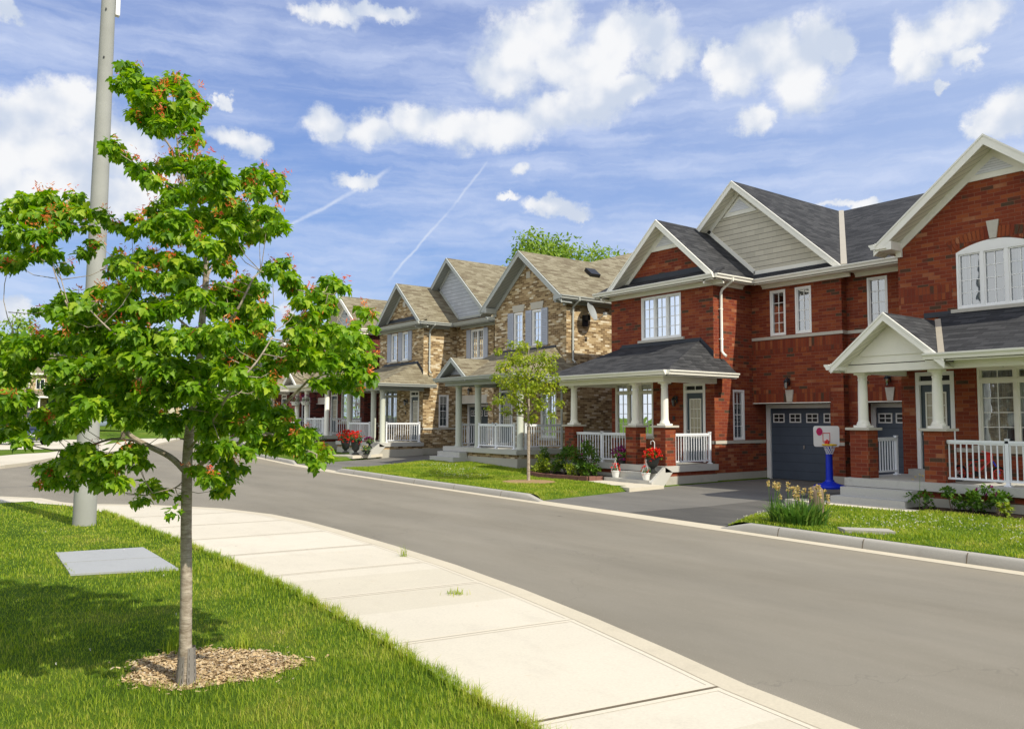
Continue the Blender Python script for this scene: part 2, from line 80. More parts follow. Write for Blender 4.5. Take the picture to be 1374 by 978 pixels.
def brick_mat(name, stops, mortar_col, rot=False, w=.27, h=.088, mortar=.0055, clus=.25):
    m, nt, b = new_mat(name, rough=.85, spec=.2)
    uv = suv(nt)
    if rot:
        s = nd(nt, 'ShaderNodeSeparateXYZ', {0: uv}); uv = nd(nt, 'ShaderNodeCombineXYZ', {0: s.outputs[1], 1: s.outputs[0]}).outputs[0]
    bt = brick_tex(nt, uv, w, h, mortar, off=0 if rot else .5)
    t = math_(nt, 'ADD', nd(nt, 'ShaderNodeSeparateColor', {0: bt.outputs[0]}).outputs[0],
              math_(nt, 'MULTIPLY', math_(nt, 'SUBTRACT', noise(nt, pos(nt), 1.3, 2), .5), clus), clamp=True)
    c = ramp(nt, t, stops)
    n2 = noise(nt, pos(nt), 26, 5, .7)
    c = mixc(nt, .5, c, mixc(nt, n2, (.35, .35, .35), (1.5, 1.5, 1.5)), 'MULTIPLY')
    c = mixc(nt, .35, c, mixc(nt, noise(nt, pos(nt), .7, 3), (.5, .5, .5), (1.4, 1.4, 1.4)), 'MULTIPLY')
    c = mixc(nt, bt.outputs[1], c, mortar_col)
    lk(nt, c, b.inputs[0])
    h_ = math_(nt, 'ADD', math_(nt, 'MULTIPLY', bt.outputs[1], -1.), math_(nt, 'MULTIPLY', n2, .3))
    bump(nt, b, h_, .5, .008)
    return m
M = {}
red_stops = [(0, (.085, .052, .032)), (.05, (.09, .05, .03)), (.08, (.18, .036, .020)), (.4, (.21, .043, .020)), (.7, (.245, .054, .023)), (.94, (.30, .082, .029)), (1, (.36, .15, .075))]
M['red'] = brick_mat('red_brick', red_stops, (.25, .105, .065), clus=.26)
M['redS'] = brick_mat('red_brick_soldier', red_stops, (.16, .055, .035), rot=True)
dk_stops = [(0, (.03, .02, .02)), (.3, (.09, .02, .016)), (.7, (.15, .03, .02)), (1, (.2, .045, .03))]
M['dark'] = brick_mat('dark_red_brick', dk_stops, (.16, .1, .08))
M['darkS'] = brick_mat('dark_red_soldier', dk_stops, (.16, .1, .08), rot=True)
tan_stops = [(0, (.155, .10, .048)), (.22, (.24, .158, .076)), (.45, (.35, .24, .118)), (.62, (.45, .32, .17)), (.8, (.55, .42, .235)), (.9, (.66, .56, .39)), (1, (.74, .66, .5))]
M['tan'] = brick_mat('tan_brick', tan_stops, (.48, .38, .25), clus=.2, w=.23, h=.075)
M['tanS'] = brick_mat('tan_brick_soldier', tan_stops, (.34, .26, .17), rot=True, w=.23, h=.075)
def shingle_mat(name, c0, c1, c2, dark):
    m, nt, b = new_mat(name, rough=.92, spec=.15)
    uv = suv(nt)
    bt = brick_tex(nt, uv, .34, .135, .006, off=.37)
    r = nd(nt, 'ShaderNodeSeparateColor', {0: bt.outputs[0]}).outputs[0]
    st = vmath(nt, 'MULTIPLY', uv, (.9, 2.6, 1))
    nn = noise(nt, st, 1.9, 3)
    t = math_(nt, 'ADD', math_(nt, 'MULTIPLY', r, .42), math_(nt, 'MULTIPLY', nn, .75), clamp=True)
    c = ramp(nt, t, [(.22, c0), (.5, c1), (.8, c2)])
    c = mixc(nt, .6, c, mixc(nt, noise(nt, pos(nt), 60, 2), (.3, .3, .3), (1.6, 1.6, 1.6)), 'MULTIPLY')
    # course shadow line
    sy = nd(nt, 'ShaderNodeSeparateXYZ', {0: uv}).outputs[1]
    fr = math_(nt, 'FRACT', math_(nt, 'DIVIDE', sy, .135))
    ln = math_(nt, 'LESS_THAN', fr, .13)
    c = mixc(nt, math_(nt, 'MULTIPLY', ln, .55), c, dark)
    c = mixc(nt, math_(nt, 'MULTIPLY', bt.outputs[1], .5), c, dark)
    lk(nt, c, b.inputs[0])
    bump(nt, b, math_(nt, 'SUBTRACT', math_(nt, 'MULTIPLY', noise(nt, pos(nt), 90, 2), .3), fr), .7, .012)
    return m
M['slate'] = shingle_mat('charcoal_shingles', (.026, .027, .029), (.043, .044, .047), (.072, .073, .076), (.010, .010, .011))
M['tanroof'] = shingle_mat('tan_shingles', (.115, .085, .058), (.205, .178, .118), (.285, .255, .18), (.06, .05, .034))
def plain(name, col, rough=.6, var=.12, sc=6, spec=.3, metal=0, bmp=0):
    m, nt, b = new_mat(name, col, rough, spec, metal)
    n = noise(nt, pos(nt), sc, 5, .6)
    c = mixc(nt, n, tuple(x*(1-var) for x in col), tuple(min(1, x*(1+var)) for x in col))
    lk(nt, c, b.inputs[0])
    if bmp: bump(nt, b, noise(nt, pos(nt), sc*8, 4), bmp, .004)
    return m
M['cream'] = plain('cream_trim', (.88, .86, .77), .5, .07, 3)
M['white'] = plain('white_vinyl', (.88, .88, .86), .4, .05, 4)
M['bluewhite'] = plain('white_railing', (.82, .84, .87), .4, .05, 4)
M['greytrim'] = plain('grey_trim', (.44, .46, .43), .5, .07, 3)
M['greycol'] = plain('sage_column', (.50, .52, .44), .5, .07, 3)
M['shutter'] = plain('shutter_grey', (.42, .45, .52), .5, .08, 5)
M['flash'] = plain('dark_flashing', (.03, .034, .045), .5, .2, 4, .4)
M['valley'] = plain('valley_metal', (.42, .38, .30), .45, .1, 4, .4)
M['stone'] = plain('cast_stone', (.52, .49, .42), .8, .14, 14, .2, bmp=.2)
M['metal_grey'] = plain('galvanised_grey', (.36, .38, .37), .5, .12, 5, .5, .3)
M['guard'] = plain('trunk_guard_plastic', (.22, .20, .18), .8, .2, 9, .2)
M['black'] = plain('black_plastic', (.015, .015, .017), .45, .2, 5, .4)
M['lamp'] = plain('lamp_metal', (.04, .05, .06), .4, .2, 5, .5, .6)
M['terracotta'] = plain('dark_urn', (.025, .028, .028), .5, .2, 8)
M['potwhite'] = plain('white_plastic_pot', (.75, .75, .73), .4, .05, 4)
M['blue'] = plain('blue_plastic', (.004, .035, .62), .35, .06, 4, .5)
M['yellow'] = plain('yellow_plastic', (.75, .48, .01), .35, .05, 4, .5)
M['redp'] = plain('red_plastic', (.65, .02, .02), .35, .05, 4, .5)
M['pink'] = plain('pink_print', (.62, .03, .17), .5, .05, 4, .3)
M['net'] = plain('net_cord', (.7, .7, .75), .6, .05, 4, .2)
M['edging'] = plain('edging_block', (.20, .10, .08), .9, .25, 9, .1, bmp=.4)
M['soil'] = plain('garden_soil', (.03, .02, .014), 1, .4, 20, .1, bmp=.6)
M['rubber'] = plain('rubber', (.012, .012, .012), .7, .2, 9, .2)
M['chrome'] = plain('bright_metal', (.5, .5, .5), .3, .05, 4, .5, .9)
M['bollard'] = plain('weathered_stone', (.20, .15, .11), .9, .25, 12, .15, bmp=.5)
def door_mat(name, col):
    m, nt, b = new_mat(name, col, .5, .35)
    s = nd(nt, 'ShaderNodeSeparateXYZ', {0: pos(nt)})
    f = math_(nt, 'FRACT', math_(nt, 'DIVIDE', math_(nt, 'SUBTRACT', s.outputs[2], .1), .265))
    gl = math_(nt, 'LESS_THAN', f, .06)
    n = noise(nt, pos(nt), 3, 4)
    c = mixc(nt, n, tuple(x*.85 for x in col), tuple(x*1.15 for x in col))
    c = mixc(nt, math_(nt, 'MULTIPLY', gl, .45), c, (.01, .012, .015)); lk(nt, c, b.inputs[0])
    bump(nt, b, math_(nt, 'SUBTRACT', math_(nt, 'MULTIPLY', noise(nt, vmath(nt, 'MULTIPLY', pos(nt), (1, 1, 8)), 30, 2), .15), gl), .4, .01)
    return m
M['garage'] = door_mat('blue_grey_garage_door', (.075, .098, .135))
M['garage2'] = door_mat('slate_garage_door', (.075, .095, .1))
M['door'] = plain('entry_door_paint', (.055, .08, .10), .4, .08, 3, .4)
def siding(name, col, dark, h=.17, joint=True):
    m, nt, b = new_mat(name, col, .6, .25)
    uv = suv(nt)
    bt = brick_tex(nt, uv, .32 if joint else 3., h, .003, off=.43)
    r = nd(nt, 'ShaderNodeSeparateColor', {0: bt.outputs[0]}).outputs[0]
    sy = nd(nt, 'ShaderNodeSeparateXYZ', {0: uv}).outputs[1]
    fr = math_(nt, 'FRACT', math_(nt, 'DIVIDE', sy, h))
    c = mixc(nt, r, tuple(x*.93 for x in col), tuple(x*1.07 for x in col))
    c = mixc(nt, math_(nt, 'MULTIPLY', math_(nt, 'LESS_THAN', fr, .1), .75), c, dark)
    c = mixc(nt, math_(nt, 'MULTIPLY', bt.outputs[1], .35), c, dark)
    lk(nt, c, b.inputs[0]); bump(nt, b, math_(nt, 'MULTIPLY', fr, -1.), .5, .02)
    return m
M['siding'] = siding('beige_siding', (.58, .54, .43), (.10, .09, .07))
M['siding2'] = siding('pale_blue_grey_siding', (.47, .50, .54), (.17, .18, .2))
M['louver'] = siding('white_louvre', (.72, .73, .76), (.25, .26, .29), .055, False)
def soffit_mat(name, col):
    m, nt, b = new_mat(name, col, .6, .2)
    s = nd(nt, 'ShaderNodeSeparateXYZ', {0: pos(nt)})
    f = math_(nt, 'FRACT', math_(nt, 'DIVIDE', math_(nt, 'ADD', s.outputs[0], s.outputs[1]), .2))
    c = mixc(nt, math_(nt, 'MULTIPLY', math_(nt, 'LESS_THAN', f, .1), .6), col, tuple(x*.25 for x in col)); lk(nt, c, b.inputs[0])
    return m
M['soffit'] = soffit_mat('cream_soffit', (.80, .76, .64))
M['soffit2'] = soffit_mat('grey_soffit', (.33, .35, .34))
def glass_mat():
    m = bpy.data.materials.new('window_glass'); m.use_nodes = True; nt = m.node_tree
    nt.nodes.clear(); o = nt.nodes.new('ShaderNodeOutputMaterial')
    t = nd(nt, 'ShaderNodeBsdfTransparent', {0: (.62, .68, .72, 1)})
    wob = noise(nt, pos(nt), 1.6, 2)
    bp_ = nd(nt, 'ShaderNodeBump', {'Strength': .06, 'Distance': .05, 'Height': wob})
    gl = nd(nt, 'ShaderNodeBsdfGlossy', {0: (.9, .95, 1, 1), 'Roughness': .015, 'Normal': bp_.outputs[0]})
    lw = nd(nt, 'ShaderNodeLayerWeight', {'Blend': .35})
    f = math_(nt, 'ADD', math_(nt, 'MULTIPLY', lw.outputs[0], .6), .30, clamp=True)
    mx = nd(nt, 'ShaderNodeMixShader', {0: f, 1: t.outputs[0], 2: gl.outputs[0]})
    lk(nt, mx.outputs[0], o.inputs[0]); return m
M['glass'] = glass_mat()
def curtain_mat(name, col):
    m, nt, b = new_mat(name, col, .9, .1)
    s = nd(nt, 'ShaderNodeSeparateXYZ', {0: pos(nt)})
    u = math_(nt, 'ADD', s.outputs[0], s.outputs[1])
    w = math_(nt, 'SINE', math_(nt, 'ADD', math_(nt, 'MULTIPLY', u, 55.), math_(nt, 'MULTIPLY', noise(nt, pos(nt), 2, 2), 6.)))
    c = mixc(nt, math_(nt, 'MULTIPLY_ADD', w, .5, .5), tuple(x*.45 for x in col), col); lk(nt, c, b.inputs[0]); return m
M['curtain'] = curtain_mat('sheer_curtain', (.52, .54, .53))
M['curtain_dim'] = curtain_mat('dim_curtain', (.28, .28, .25))
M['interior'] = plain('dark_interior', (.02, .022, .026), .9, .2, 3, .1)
def blind_mat():
    m, nt, b = new_mat('window_blind', (.6, .6, .6), .7, .2)
    s = nd(nt, 'ShaderNodeSeparateXYZ', {0: pos(nt)})
    f = math_(nt, 'FRACT', math_(nt, 'DIVIDE', s.outputs[2], .05))
    c = mixc(nt, math_(nt, 'LESS_THAN', f, .35), (.55, .57, .58), (.12, .13, .14)); lk(nt, c, b.inputs[0]); return m
M['blind'] = blind_mat()
# ground surfaces
def asphalt(name, c0, c1, speck, sc=1.):
    m, nt, b = new_mat(name, rough=.92, spec=.2)
    p = pos(nt)
    big = noise(nt, vmath(nt, 'MULTIPLY', p, (1., .25, 1)), .9*sc, 6, .62)
    c = mixc(nt, ramp(nt, big, [(.3, (0, 0, 0)), (.7, (1, 1, 1))]), c0, c1)
    fine = noise(nt, p, 130, 3, .7)
    c = mixc(nt, .75, c, mixc(nt, fine, (.35, .35, .35), (1.65, 1.65, 1.65)), 'MULTIPLY')
    vo = nd(nt, 'ShaderNodeTexVoronoi', {'Scale': 75.}); lk(nt, p, vo.inputs['Vector'])
    sp_ = math_(nt, 'LESS_THAN', vo.outputs['Distance'], .16)
    rr = nd(nt, 'ShaderNodeSeparateColor', {0: vo.outputs['Color']}).outputs[0]
    c = mixc(nt, math_(nt, 'MULTIPLY', sp_, math_(nt, 'MULTIPLY', math_(nt, 'GREATER_THAN', rr, .80), .6)), c, speck)
    if name == 'street_asphalt':
        wp = vmath(nt, 'ADD', p, vmath(nt, 'MULTIPLY', vmath(nt, 'SUBTRACT', noise(nt, p, 1.3, 4, .6, out=1), (.5, .5, .5)), (1.3, 1.3, 0)))
        ve = nd(nt, 'ShaderNodeTexVoronoi', {'Scale': .22}, feature='DISTANCE_TO_EDGE'); lk(nt, wp, ve.inputs['Vector'])
        crk = math_(nt, 'LESS_THAN', ve.outputs['Distance'], .0022); c = mixc(nt, math_(nt, 'MULTIPLY', crk, .16), c, (.07, .065, .055))
        sx = nd(nt, 'ShaderNodeSeparateXYZ', {0: p}); road_u = math_(nt, 'ADD', sx.outputs[0], math_(nt, 'MULTIPLY', sx.outputs[1], -.05))
        tr = math_(nt, 'SINE', math_(nt, 'MULTIPLY', road_u, 3.7)); tr = math_(nt, 'MULTIPLY', math_(nt, 'MULTIPLY_ADD', tr, .5, .5), noise(nt, vmath(nt, 'MULTIPLY', p, (1, .2, 1)), 1.1, 4))
        c = mixc(nt, math_(nt, 'MULTIPLY', tr, .3), c, (.15, .14, .115))
        sc_ = ramp(nt, noise(nt, vmath(nt, 'MULTIPLY', p, (3.5, .8, 1)), 1.2, 6, .75), [(.6, (0, 0, 0)), (.72, (1, 1, 1))]); c = mixc(nt, math_(nt, 'MULTIPLY', sc_, .22), c, (.13, .12, .1))
        # summer dust along the kerb lines
        dst = nd(nt, 'ShaderNodeMapRange', {0: math_(nt, 'ADD', sx.outputs[0], math_(nt, 'MULTIPLY', sx.outputs[1], -.045)), 1: 10.2, 2: 10.95}).outputs[0]
        c = mixc(nt, math_(nt, 'MULTIPLY', dst, math_(nt, 'MULTIPLY', noise(nt, p, 7, 5, .7), .7)), c, (.36, .31, .22))
    # tar-dark patches and oil spots
    v2 = nd(nt, 'ShaderNodeTexVoronoi', {'Scale': .8}); lk(nt, p, v2.inputs['Vector'])
    c = mixc(nt, math_(nt, 'MULTIPLY', math_(nt, 'LESS_THAN', v2.outputs['Distance'], .035), .5), c, (.03, .028, .025))
    lk(nt, c, b.inputs[0]); bump(nt, b, fine, .5, .006); return m
M['asphalt'] = asphalt('street_asphalt', (.205, .185, .145), (.27, .245, .196), (.66, .62, .52))
M['drive'] = asphalt('driveway_asphalt', (.075, .073, .068), (.145, .138, .125), (.22, .21, .19))
def concrete(name, col, var=.12, stain=.2):
    m, nt, b = new_mat(name, rough=.88, spec=.2)
    p = pos(nt)
    c = mixc(nt, noise(nt, p, .9, 5, .6), tuple(x*(1-var) for x in col), tuple(x*(1+var) for x in col))
    c = mixc(nt, .5, c, mixc(nt, noise(nt, p, 45, 4, .7), (.7, .7, .7), (1.3, 1.3, 1.3)), 'MULTIPLY')
    s = ramp(nt, noise(nt, p, 3.1, 6, .7), [(.56, (0, 0, 0)), (.75, (1, 1, 1))])
    c = mixc(nt, math_(nt, 'MULTIPLY', s, stain), c, tuple(x*.5 for x in col))
    v2 = nd(nt, 'ShaderNodeTexVoronoi', {'Scale': 2.3}); lk(nt, p, v2.inputs['Vector'])
    c = mixc(nt, math_(nt, 'MULTIPLY', math_(nt, 'LESS_THAN', v2.outputs['Distance'], .03), .5), c, (.1, .08, .06))
    if name == 'sidewalk_concrete':
        sy_ = nd(nt, 'ShaderNodeSeparateXYZ', {0: p}); cell = math_(nt, 'FLOOR', math_(nt, 'DIVIDE', math_(nt, 'ADD', sy_.outputs[1], math_(nt, 'MULTIPLY', sy_.outputs[0], .15)), 1.82))
        wn_ = nd(nt, 'ShaderNodeTexWhiteNoise', {'W': cell}, noise_dimensions='1D').outputs[0]
        c = mixc(nt, .7, c, mixc(nt, wn_, (.91, .90, .86), (1.05, 1.05, 1.05)), 'MULTIPLY')
        st = ramp(nt, noise(nt, vmath(nt, 'MULTIPLY', p, (1.6, .7, 1)), 1.6, 7, .72), [(.52, (0, 0, 0)), (.7, (1, 1, 1))])
        c = mixc(nt, math_(nt, 'MULTIPLY', st, .22), c, (.42, .38, .31))
        rust = ramp(nt, noise(nt, p, 5.5, 3, .6), [(.68, (0, 0, 0)), (.76, (1, 1, 1))]); c = mixc(nt, math_(nt, 'MULTIPLY', rust, .25), c, (.5, .36, .18))
    lk(nt, c, b.inputs[0]); bump(nt, b, noise(nt, p, 70, 4, .6), .25, .004); return m
M['walk'] = concrete('sidewalk_concrete', (.61, .56, .455), .07, .12)
M['walkpale'] = concrete('tooled_margin', (.64, .58, .46), .04, .05)
M['kerb'] = concrete('kerb_concrete', (.40, .38, .33), .12, .3)
M['gutter'] = concrete('gutter_concrete', (.56, .50, .38), .1, .2)
M['conc'] = concrete('porch_concrete', (.50, .49, .45), .1, .35)
M['found'] = concrete('foundation_concrete', (.44, .42, .36), .14, .4)
M['slabgrey'] = concrete('cover_concrete', (.36, .37, .37), .1, .3)
M['joint2'] = plain('joint_pale', (.40, .35, .26), 1, .35, 30, .1)
M['drive2'] = asphalt('old_driveway_asphalt', (.135, .13, .118), (.20, .19, .17), (.28, .27, .25))
M['joint'] = plain('joint_dark', (.16, .13, .09), 1, .3, 30, .1)
def grass_ground(name, c0, c1, c2):
    m, nt, b = new_mat(name, rough=1, spec=.05)
    p = pos(nt)
    n = noise(nt, p, 1.1, 6, .65)
    c = ramp(nt, n, [(.3, c0), (.5, c1), (.7, c2)])
    c = mixc(nt, .8, c, mixc(nt, noise(nt, p, 35, 4, .8), (.3, .3, .3), (1.5, 1.5, 1.5)), 'MULTIPLY')
    lk(nt, c, b.inputs[0]); bump(nt, b, noise(nt, p, 40, 4, .8), .9, .04); return m
M['turf'] = grass_ground('lawn_turf', (.05, .10, .012), (.11, .19, .02), (.21, .25, .04))
M['land'] = grass_ground('open_ground', (.05, .09, .02), (.08, .12, .03), (.12, .14, .05))
def leaf_mat(name, stops, trans=.35, rough=.5):
    m, nt, b = new_mat(name, rough=rough, spec=.35)
    gi = nt.nodes.new('ShaderNodeNewGeometry')
    n = noise(nt, gi.outputs['Position'], 1.7, 3)
    t = math_(nt, 'ADD', math_(nt, 'MULTIPLY', gi.outputs['Random Per Island'], .7), math_(nt, 'MULTIPLY', n, .4), clamp=True)
    if name == 'grass_blades': t = math_(nt, 'ADD', math_(nt, 'MULTIPLY', gi.outputs['Random Per Island'], .5), math_(nt, 'MULTIPLY', math_(nt, 'SUBTRACT', noise(nt, gi.outputs['Position'], 1.1, 5, .68), .27), 1.2), clamp=True)
    c = ramp(nt, t, stops); lk(nt, c, b.inputs[0])
    tr = nd(nt, 'ShaderNodeBsdfTranslucent', {0: c})
    hs = nd(nt, 'ShaderNodeHueSaturation', {'Value': 1.5, 'Saturation': 1.05, 'Color': c}); lk(nt, hs.outputs[0], tr.inputs[0])
    mx = nd(nt, 'ShaderNodeMixShader', {0: trans, 1: b.outputs[0], 2: tr.outputs[0]})
    lk(nt, mx.outputs[0], nt.nodes['Material Output'].inputs[0]); return m
M['blade'] = leaf_mat('grass_blades', [(.05, (.10, .185, .012)), (.36, (.20, .31, .018)), (.65, (.35, .42, .03)), (.9, (.52, .48, .10)), (1, (.60, .48, .22))], .4, .6)
M['maple'] = leaf_mat('maple_leaves', [(.05, (.055, .15, .006)), (.35, (.13, .28, .010)), (.7, (.25, .42, .018)), (1, (.46, .56, .04))], .45, .45)
M['young'] = leaf_mat('young_leaves', [(.05, (.13, .20, .01)), (.5, (.26, .34, .02)), (.9, (.42, .45, .035)), (1, (.48, .33, .03))], .4, .45)
M['far'] = leaf_mat('far_leaves', [(.05, (.10, .19, .02)), (.5, (.20, .32, .03)), (1, (.34, .43, .07))], .35, .6)
M['shrub'] = leaf_mat('shrub_leaves', [(.05, (.03, .085, .008)), (.5, (.07, .16, .012)), (1, (.16, .27, .02))], .3, .45)
M['limeshrub'] = leaf_mat('bright_shrub_leaves', [(.05, (.11, .17, .012)), (.5, (.23, .31, .02)), (1, (.42, .45, .04))], .35, .5)
M['iris'] = leaf_mat('strap_leaves', [(.05, (.05, .13, .015)), (.5, (.10, .21, .03)), (1, (.2, .3, .05))], .3, .45)
M['seed'] = leaf_mat('red_seed_wings', [(.05, (.62, .04, .04)), (.4, (.78, .13, .05)), (.75, (.85, .34, .08)), (1, (.75, .5, .15))], .45, .5)
M['redfl'] = leaf_mat('red_petals', [(.05, (.55, .01, .01)), (1, (.85, .05, .03))], .3, .5)
M['pinkfl'] = leaf_mat('magenta_petals', [(.05, (.30, .015, .16)), (1, (.6, .06, .35))], .3, .5)
M['purfl'] = leaf_mat('purple_petals', [(.05, (.12, .01, .08)), (1, (.35, .03, .2))], .3, .5)
M['yelfl'] = leaf_mat('yellow_petals', [(.05, (.36, .22, .07)), (.6, (.55, .42, .16)), (1, (.75, .66, .34))], .3, .5)
M['clover'] = leaf_mat('clover_heads', [(.05, (.6, .58, .45)), (1, (.8, .78, .7))], .2, .7)
def bark(name, c0, c1, sc=1):
    m, nt, b = new_mat(name, rough=.9, spec=.15)
    p = vmath(nt, 'MULTIPLY', pos(nt), (1, 1, 2.6))
    n = noise(nt, p, 14*sc, 6, .7)
    c = mixc(nt, ramp(nt, n, [(.35, (0, 0, 0)), (.65, (1, 1, 1))]), c0, c1)
    v = noise(nt, vmath(nt, 'MULTIPLY', pos(nt), (3, 3, 60)), 2.*sc, 3)
    c = mixc(nt, math_(nt, 'MULTIPLY', math_(nt, 'GREATER_THAN', v, .62), .4), c, tuple(x*.4 for x in c0))
    lk(nt, c, b.inputs[0]); bump(nt, b, n, .6, .01); return m
M['bark'] = bark('grey_bark', (.24, .19, .14), (.50, .43, .35))
M['bark2'] = bark('brown_bark', (.09, .07, .05), (.2, .16, .12))
M['chips'] = leaf_mat('wood_chips', [(.05, (.22, .14, .07)), (.4, (.44, .31, .16)), (.75, (.60, .46, .27)), (1, (.40, .37, .33))], 0., .9)
M['mulch'] = plain('mulch_bed', (.34, .23, .12), 1, .5, 40, .1, bmp=.8)
def paint(name, col):
    m, nt, b = new_mat(name, col, .3, .5); b.inputs['Coat Weight'].default_value = .6; return m
# ---------------------------------------------------------------- mesh builder
def tagp(o, label=None, cat=None, group=None, kind=None):
    if label: o['label'] = label
    if cat: o['category'] = cat
    if group: o['group'] = group
    if kind: o['kind'] = kind
    return o
def thing(name, loc, label, cat, group=None):
    o = bpy.data.objects.new(name, None); COL.objects.link(o); o.location = loc; o.empty_display_size = .3
    return tagp(o, label, cat, group)
class MB:
    def __init__(s): s.v = []; s.f = []
    def add(s, vs, fs):
        n = len(s.v); s.v += [tuple(map(float, q)) for q in vs]; s.f += [tuple(i+n for i in f) for f in fs]; return s
    def quad(s, *p): return s.add(p, [tuple(range(len(p)))])
    poly = quad
    def box(s, x0, x1, y0, y1, z0, z1):
        x0, x1 = sorted((x0, x1)); y0, y1 = sorted((y0, y1)); z0, z1 = sorted((z0, z1))
        return s.add([(x0,y0,z0),(x1,y0,z0),(x1,y1,z0),(x0,y1,z0),(x0,y0,z1),(x1,y0,z1),(x1,y1,z1),(x0,y1,z1)],
            [(0,3,2,1),(4,5,6,7),(0,1,5,4),(1,2,6,5),(2,3,7,6),(3,0,4,7)])
    def bar(s, p0, p1, a, b):
        p0, p1, a, b = map(np.array, (p0, p1, a, b)); p0 = p0*1.; p1 = p1*1.
        return s.add([p0, p0+a, p0+a+b, p0+b, p1, p1+a, p1+a+b, p1+b], [(0,3,2,1),(4,5,6,7),(0,1,5,4),(1,2,6,5),(2,3,7,6),(3,0,4,7)])
    def slab(s, pts, t=.05, d=(0, 0, -1)):
        n = len(pts); d = np.array(d)*t; q = [tuple(np.array(p)+d) for p in pts]
        return s.add(list(pts)+q, [tuple(range(n)), tuple(range(2*n-1, n-1, -1))]+[(i, i+n, (i+1) % n+n, (i+1) % n) for i in range(n)])
    def extrude(s, prof, p0, p1, uax, zax=(0, 0, 1)):
        u = np.array(uax, float); z = np.array(zax, float); n = len(prof)
        A = [np.array(p0)+u*a+z*b for a, b in prof]; B = [np.array(p1)+u*a+z*b for a, b in prof]
        return s.add(A+B, [tuple(range(n)), tuple(range(2*n-1, n-1, -1))]+[(i, (i+1) % n, (i+1) % n+n, i+n) for i in range(n)])
    def lathe(s, c, prof, n=16, tilt=None):
        vs = []; fs = []
        for r, z in prof:
            for k in range(n):
                a = 2*math.pi*k/n; vs.append((c[0]+r*math.cos(a), c[1]+r*math.sin(a), c[2]+z))
        for i in range(len(prof)-1):
            for k in range(n): fs.append((i*n+k, i*n+(k+1) % n, (i+1)*n+(k+1) % n, (i+1)*n+k))
        fs.append(tuple(range(n-1, -1, -1))); fs.append(tuple((len(prof)-1)*n+k for k in range(n)))
        return s.add(vs, fs)
    def tube(s, pts, rad, n=6):
        P = [np.array(p, float) for p in pts]; r = [rad]*len(P) if not hasattr(rad, '__len__') else rad
        vs = []; fs = []
        ref = None
        for i, p in enumerate(P):
            t = P[min(i+1, len(P)-1)]-P[max(i-1, 0)]; t /= (np.linalg.norm(t)+1e-9)
            if ref is None:
                ref = np.cross(t, (0, 0, 1) if abs(t[2]) < .9 else (1, 0, 0))
            a = ref-t*np.dot(ref, t); a /= (np.linalg.norm(a)+1e-9); ref = a; b = np.cross(t, a)
            for k in range(n):
                w = 2*math.pi*k/n; vs.append(p+r[i]*(a*math.cos(w)+b*math.sin(w)))
        for i in range(len(P)-1):
            for k in range(n): fs.append((i*n+k, i*n+(k+1) % n, (i+1)*n+(k+1) % n, (i+1)*n+k))
        fs.append(tuple(range(n-1, -1, -1))); fs.append(tuple((len(P)-1)*n+k for k in range(n)))
        return s.add(vs, fs)
    def torus(s, c, R_, r, axis='y', n=24, m=8):
        vs = []; fs = []
        for i in range(n):
            a = 2*math.pi*i/n
            for j in range(m):
                b = 2*math.pi*j/m; q = R_+r*math.cos(b)
                u, v, w = q*math.cos(a), q*math.sin(a), r*math.sin(b)
                vs.append({'y': (c[0]+u, c[1]+w, c[2]+v), 'x': (c[0]+w, c[1]+u, c[2]+v), 'z': (c[0]+u, c[1]+v, c[2]+w)}[axis])
        for i in range(n):
            for j in range(m): fs.append((i*m+j, ((i+1) % n)*m+j, ((i+1) % n)*m+(j+1) % m, i*m+(j+1) % m))
        return s.add(vs, fs)
    def disc(s, c, r, axis='x', w=.02, n=16):
        a, b = {'x': ((0, 1, 0), (0, 0, 1)), 'y': ((1, 0, 0), (0, 0, 1)), 'z': ((1, 0, 0), (0, 1, 0))}[axis]
        d = {'x': (1, 0, 0), 'y': (0, 1, 0), 'z': (0, 0, 1)}[axis]
        pts = [tuple(np.array(c)+np.array(a)*r*math.cos(2*math.pi*k/n)+np.array(b)*r*math.sin(2*math.pi*k/n)-np.array(d)*w/2) for k in range(n)]
        return s.slab(pts, w, d)
    def build(s, name, mat, parent=None, org=None, smooth=False, label=None):
        me = bpy.data.meshes.new(name)
        o_ = np.array(org if org is not None else (0, 0, 0), float)
        me.from_pydata([tuple(np.array(v)-o_) for v in s.v], [], s.f)
        if not isinstance(mat, (list, tuple)): mat = [mat]
        for m in mat: me.materials.append(m)
        if smooth:
            me.polygons.foreach_set('use_smooth', [True]*len(me.polygons))
            try: me.set_sharp_from_angle(angle=R(40))
            except Exception: pass
        me.update()
        o = bpy.data.objects.new(name, me); COL.objects.link(o)
        if parent: o.parent = parent
        elif org is not None: o.location = org
        if label: o['label'] = label
        return o
def fast_mesh(name, verts, faces, mat, parent=None, org=None, smooth=False):
    """verts (N,3); faces (F,k) constant k"""
    me = bpy.data.meshes.new(name); verts = np.asarray(verts, np.float32); faces = np.asarray(faces, np.int32)
    if org is not None: verts = verts-np.array(org, np.float32)
    k = faces.shape[1]
    me.vertices.add(len(verts)); me.vertices.foreach_set('co', verts.ravel())
    me.loops.add(faces.size); me.loops.foreach_set('vertex_index', faces.ravel())
    me.polygons.add(len(faces)); me.polygons.foreach_set('loop_start', np.arange(0, faces.size, k, dtype=np.int32))
    me.polygons.foreach_set('loop_total', np.full(len(faces), k, np.int32))
    me.materials.append(mat); me.update(calc_edges=True)
    o = bpy.data.objects.new(name, me); COL.objects.link(o)
    if parent: o.parent = parent
    elif org is not None: o.location = org
    return o
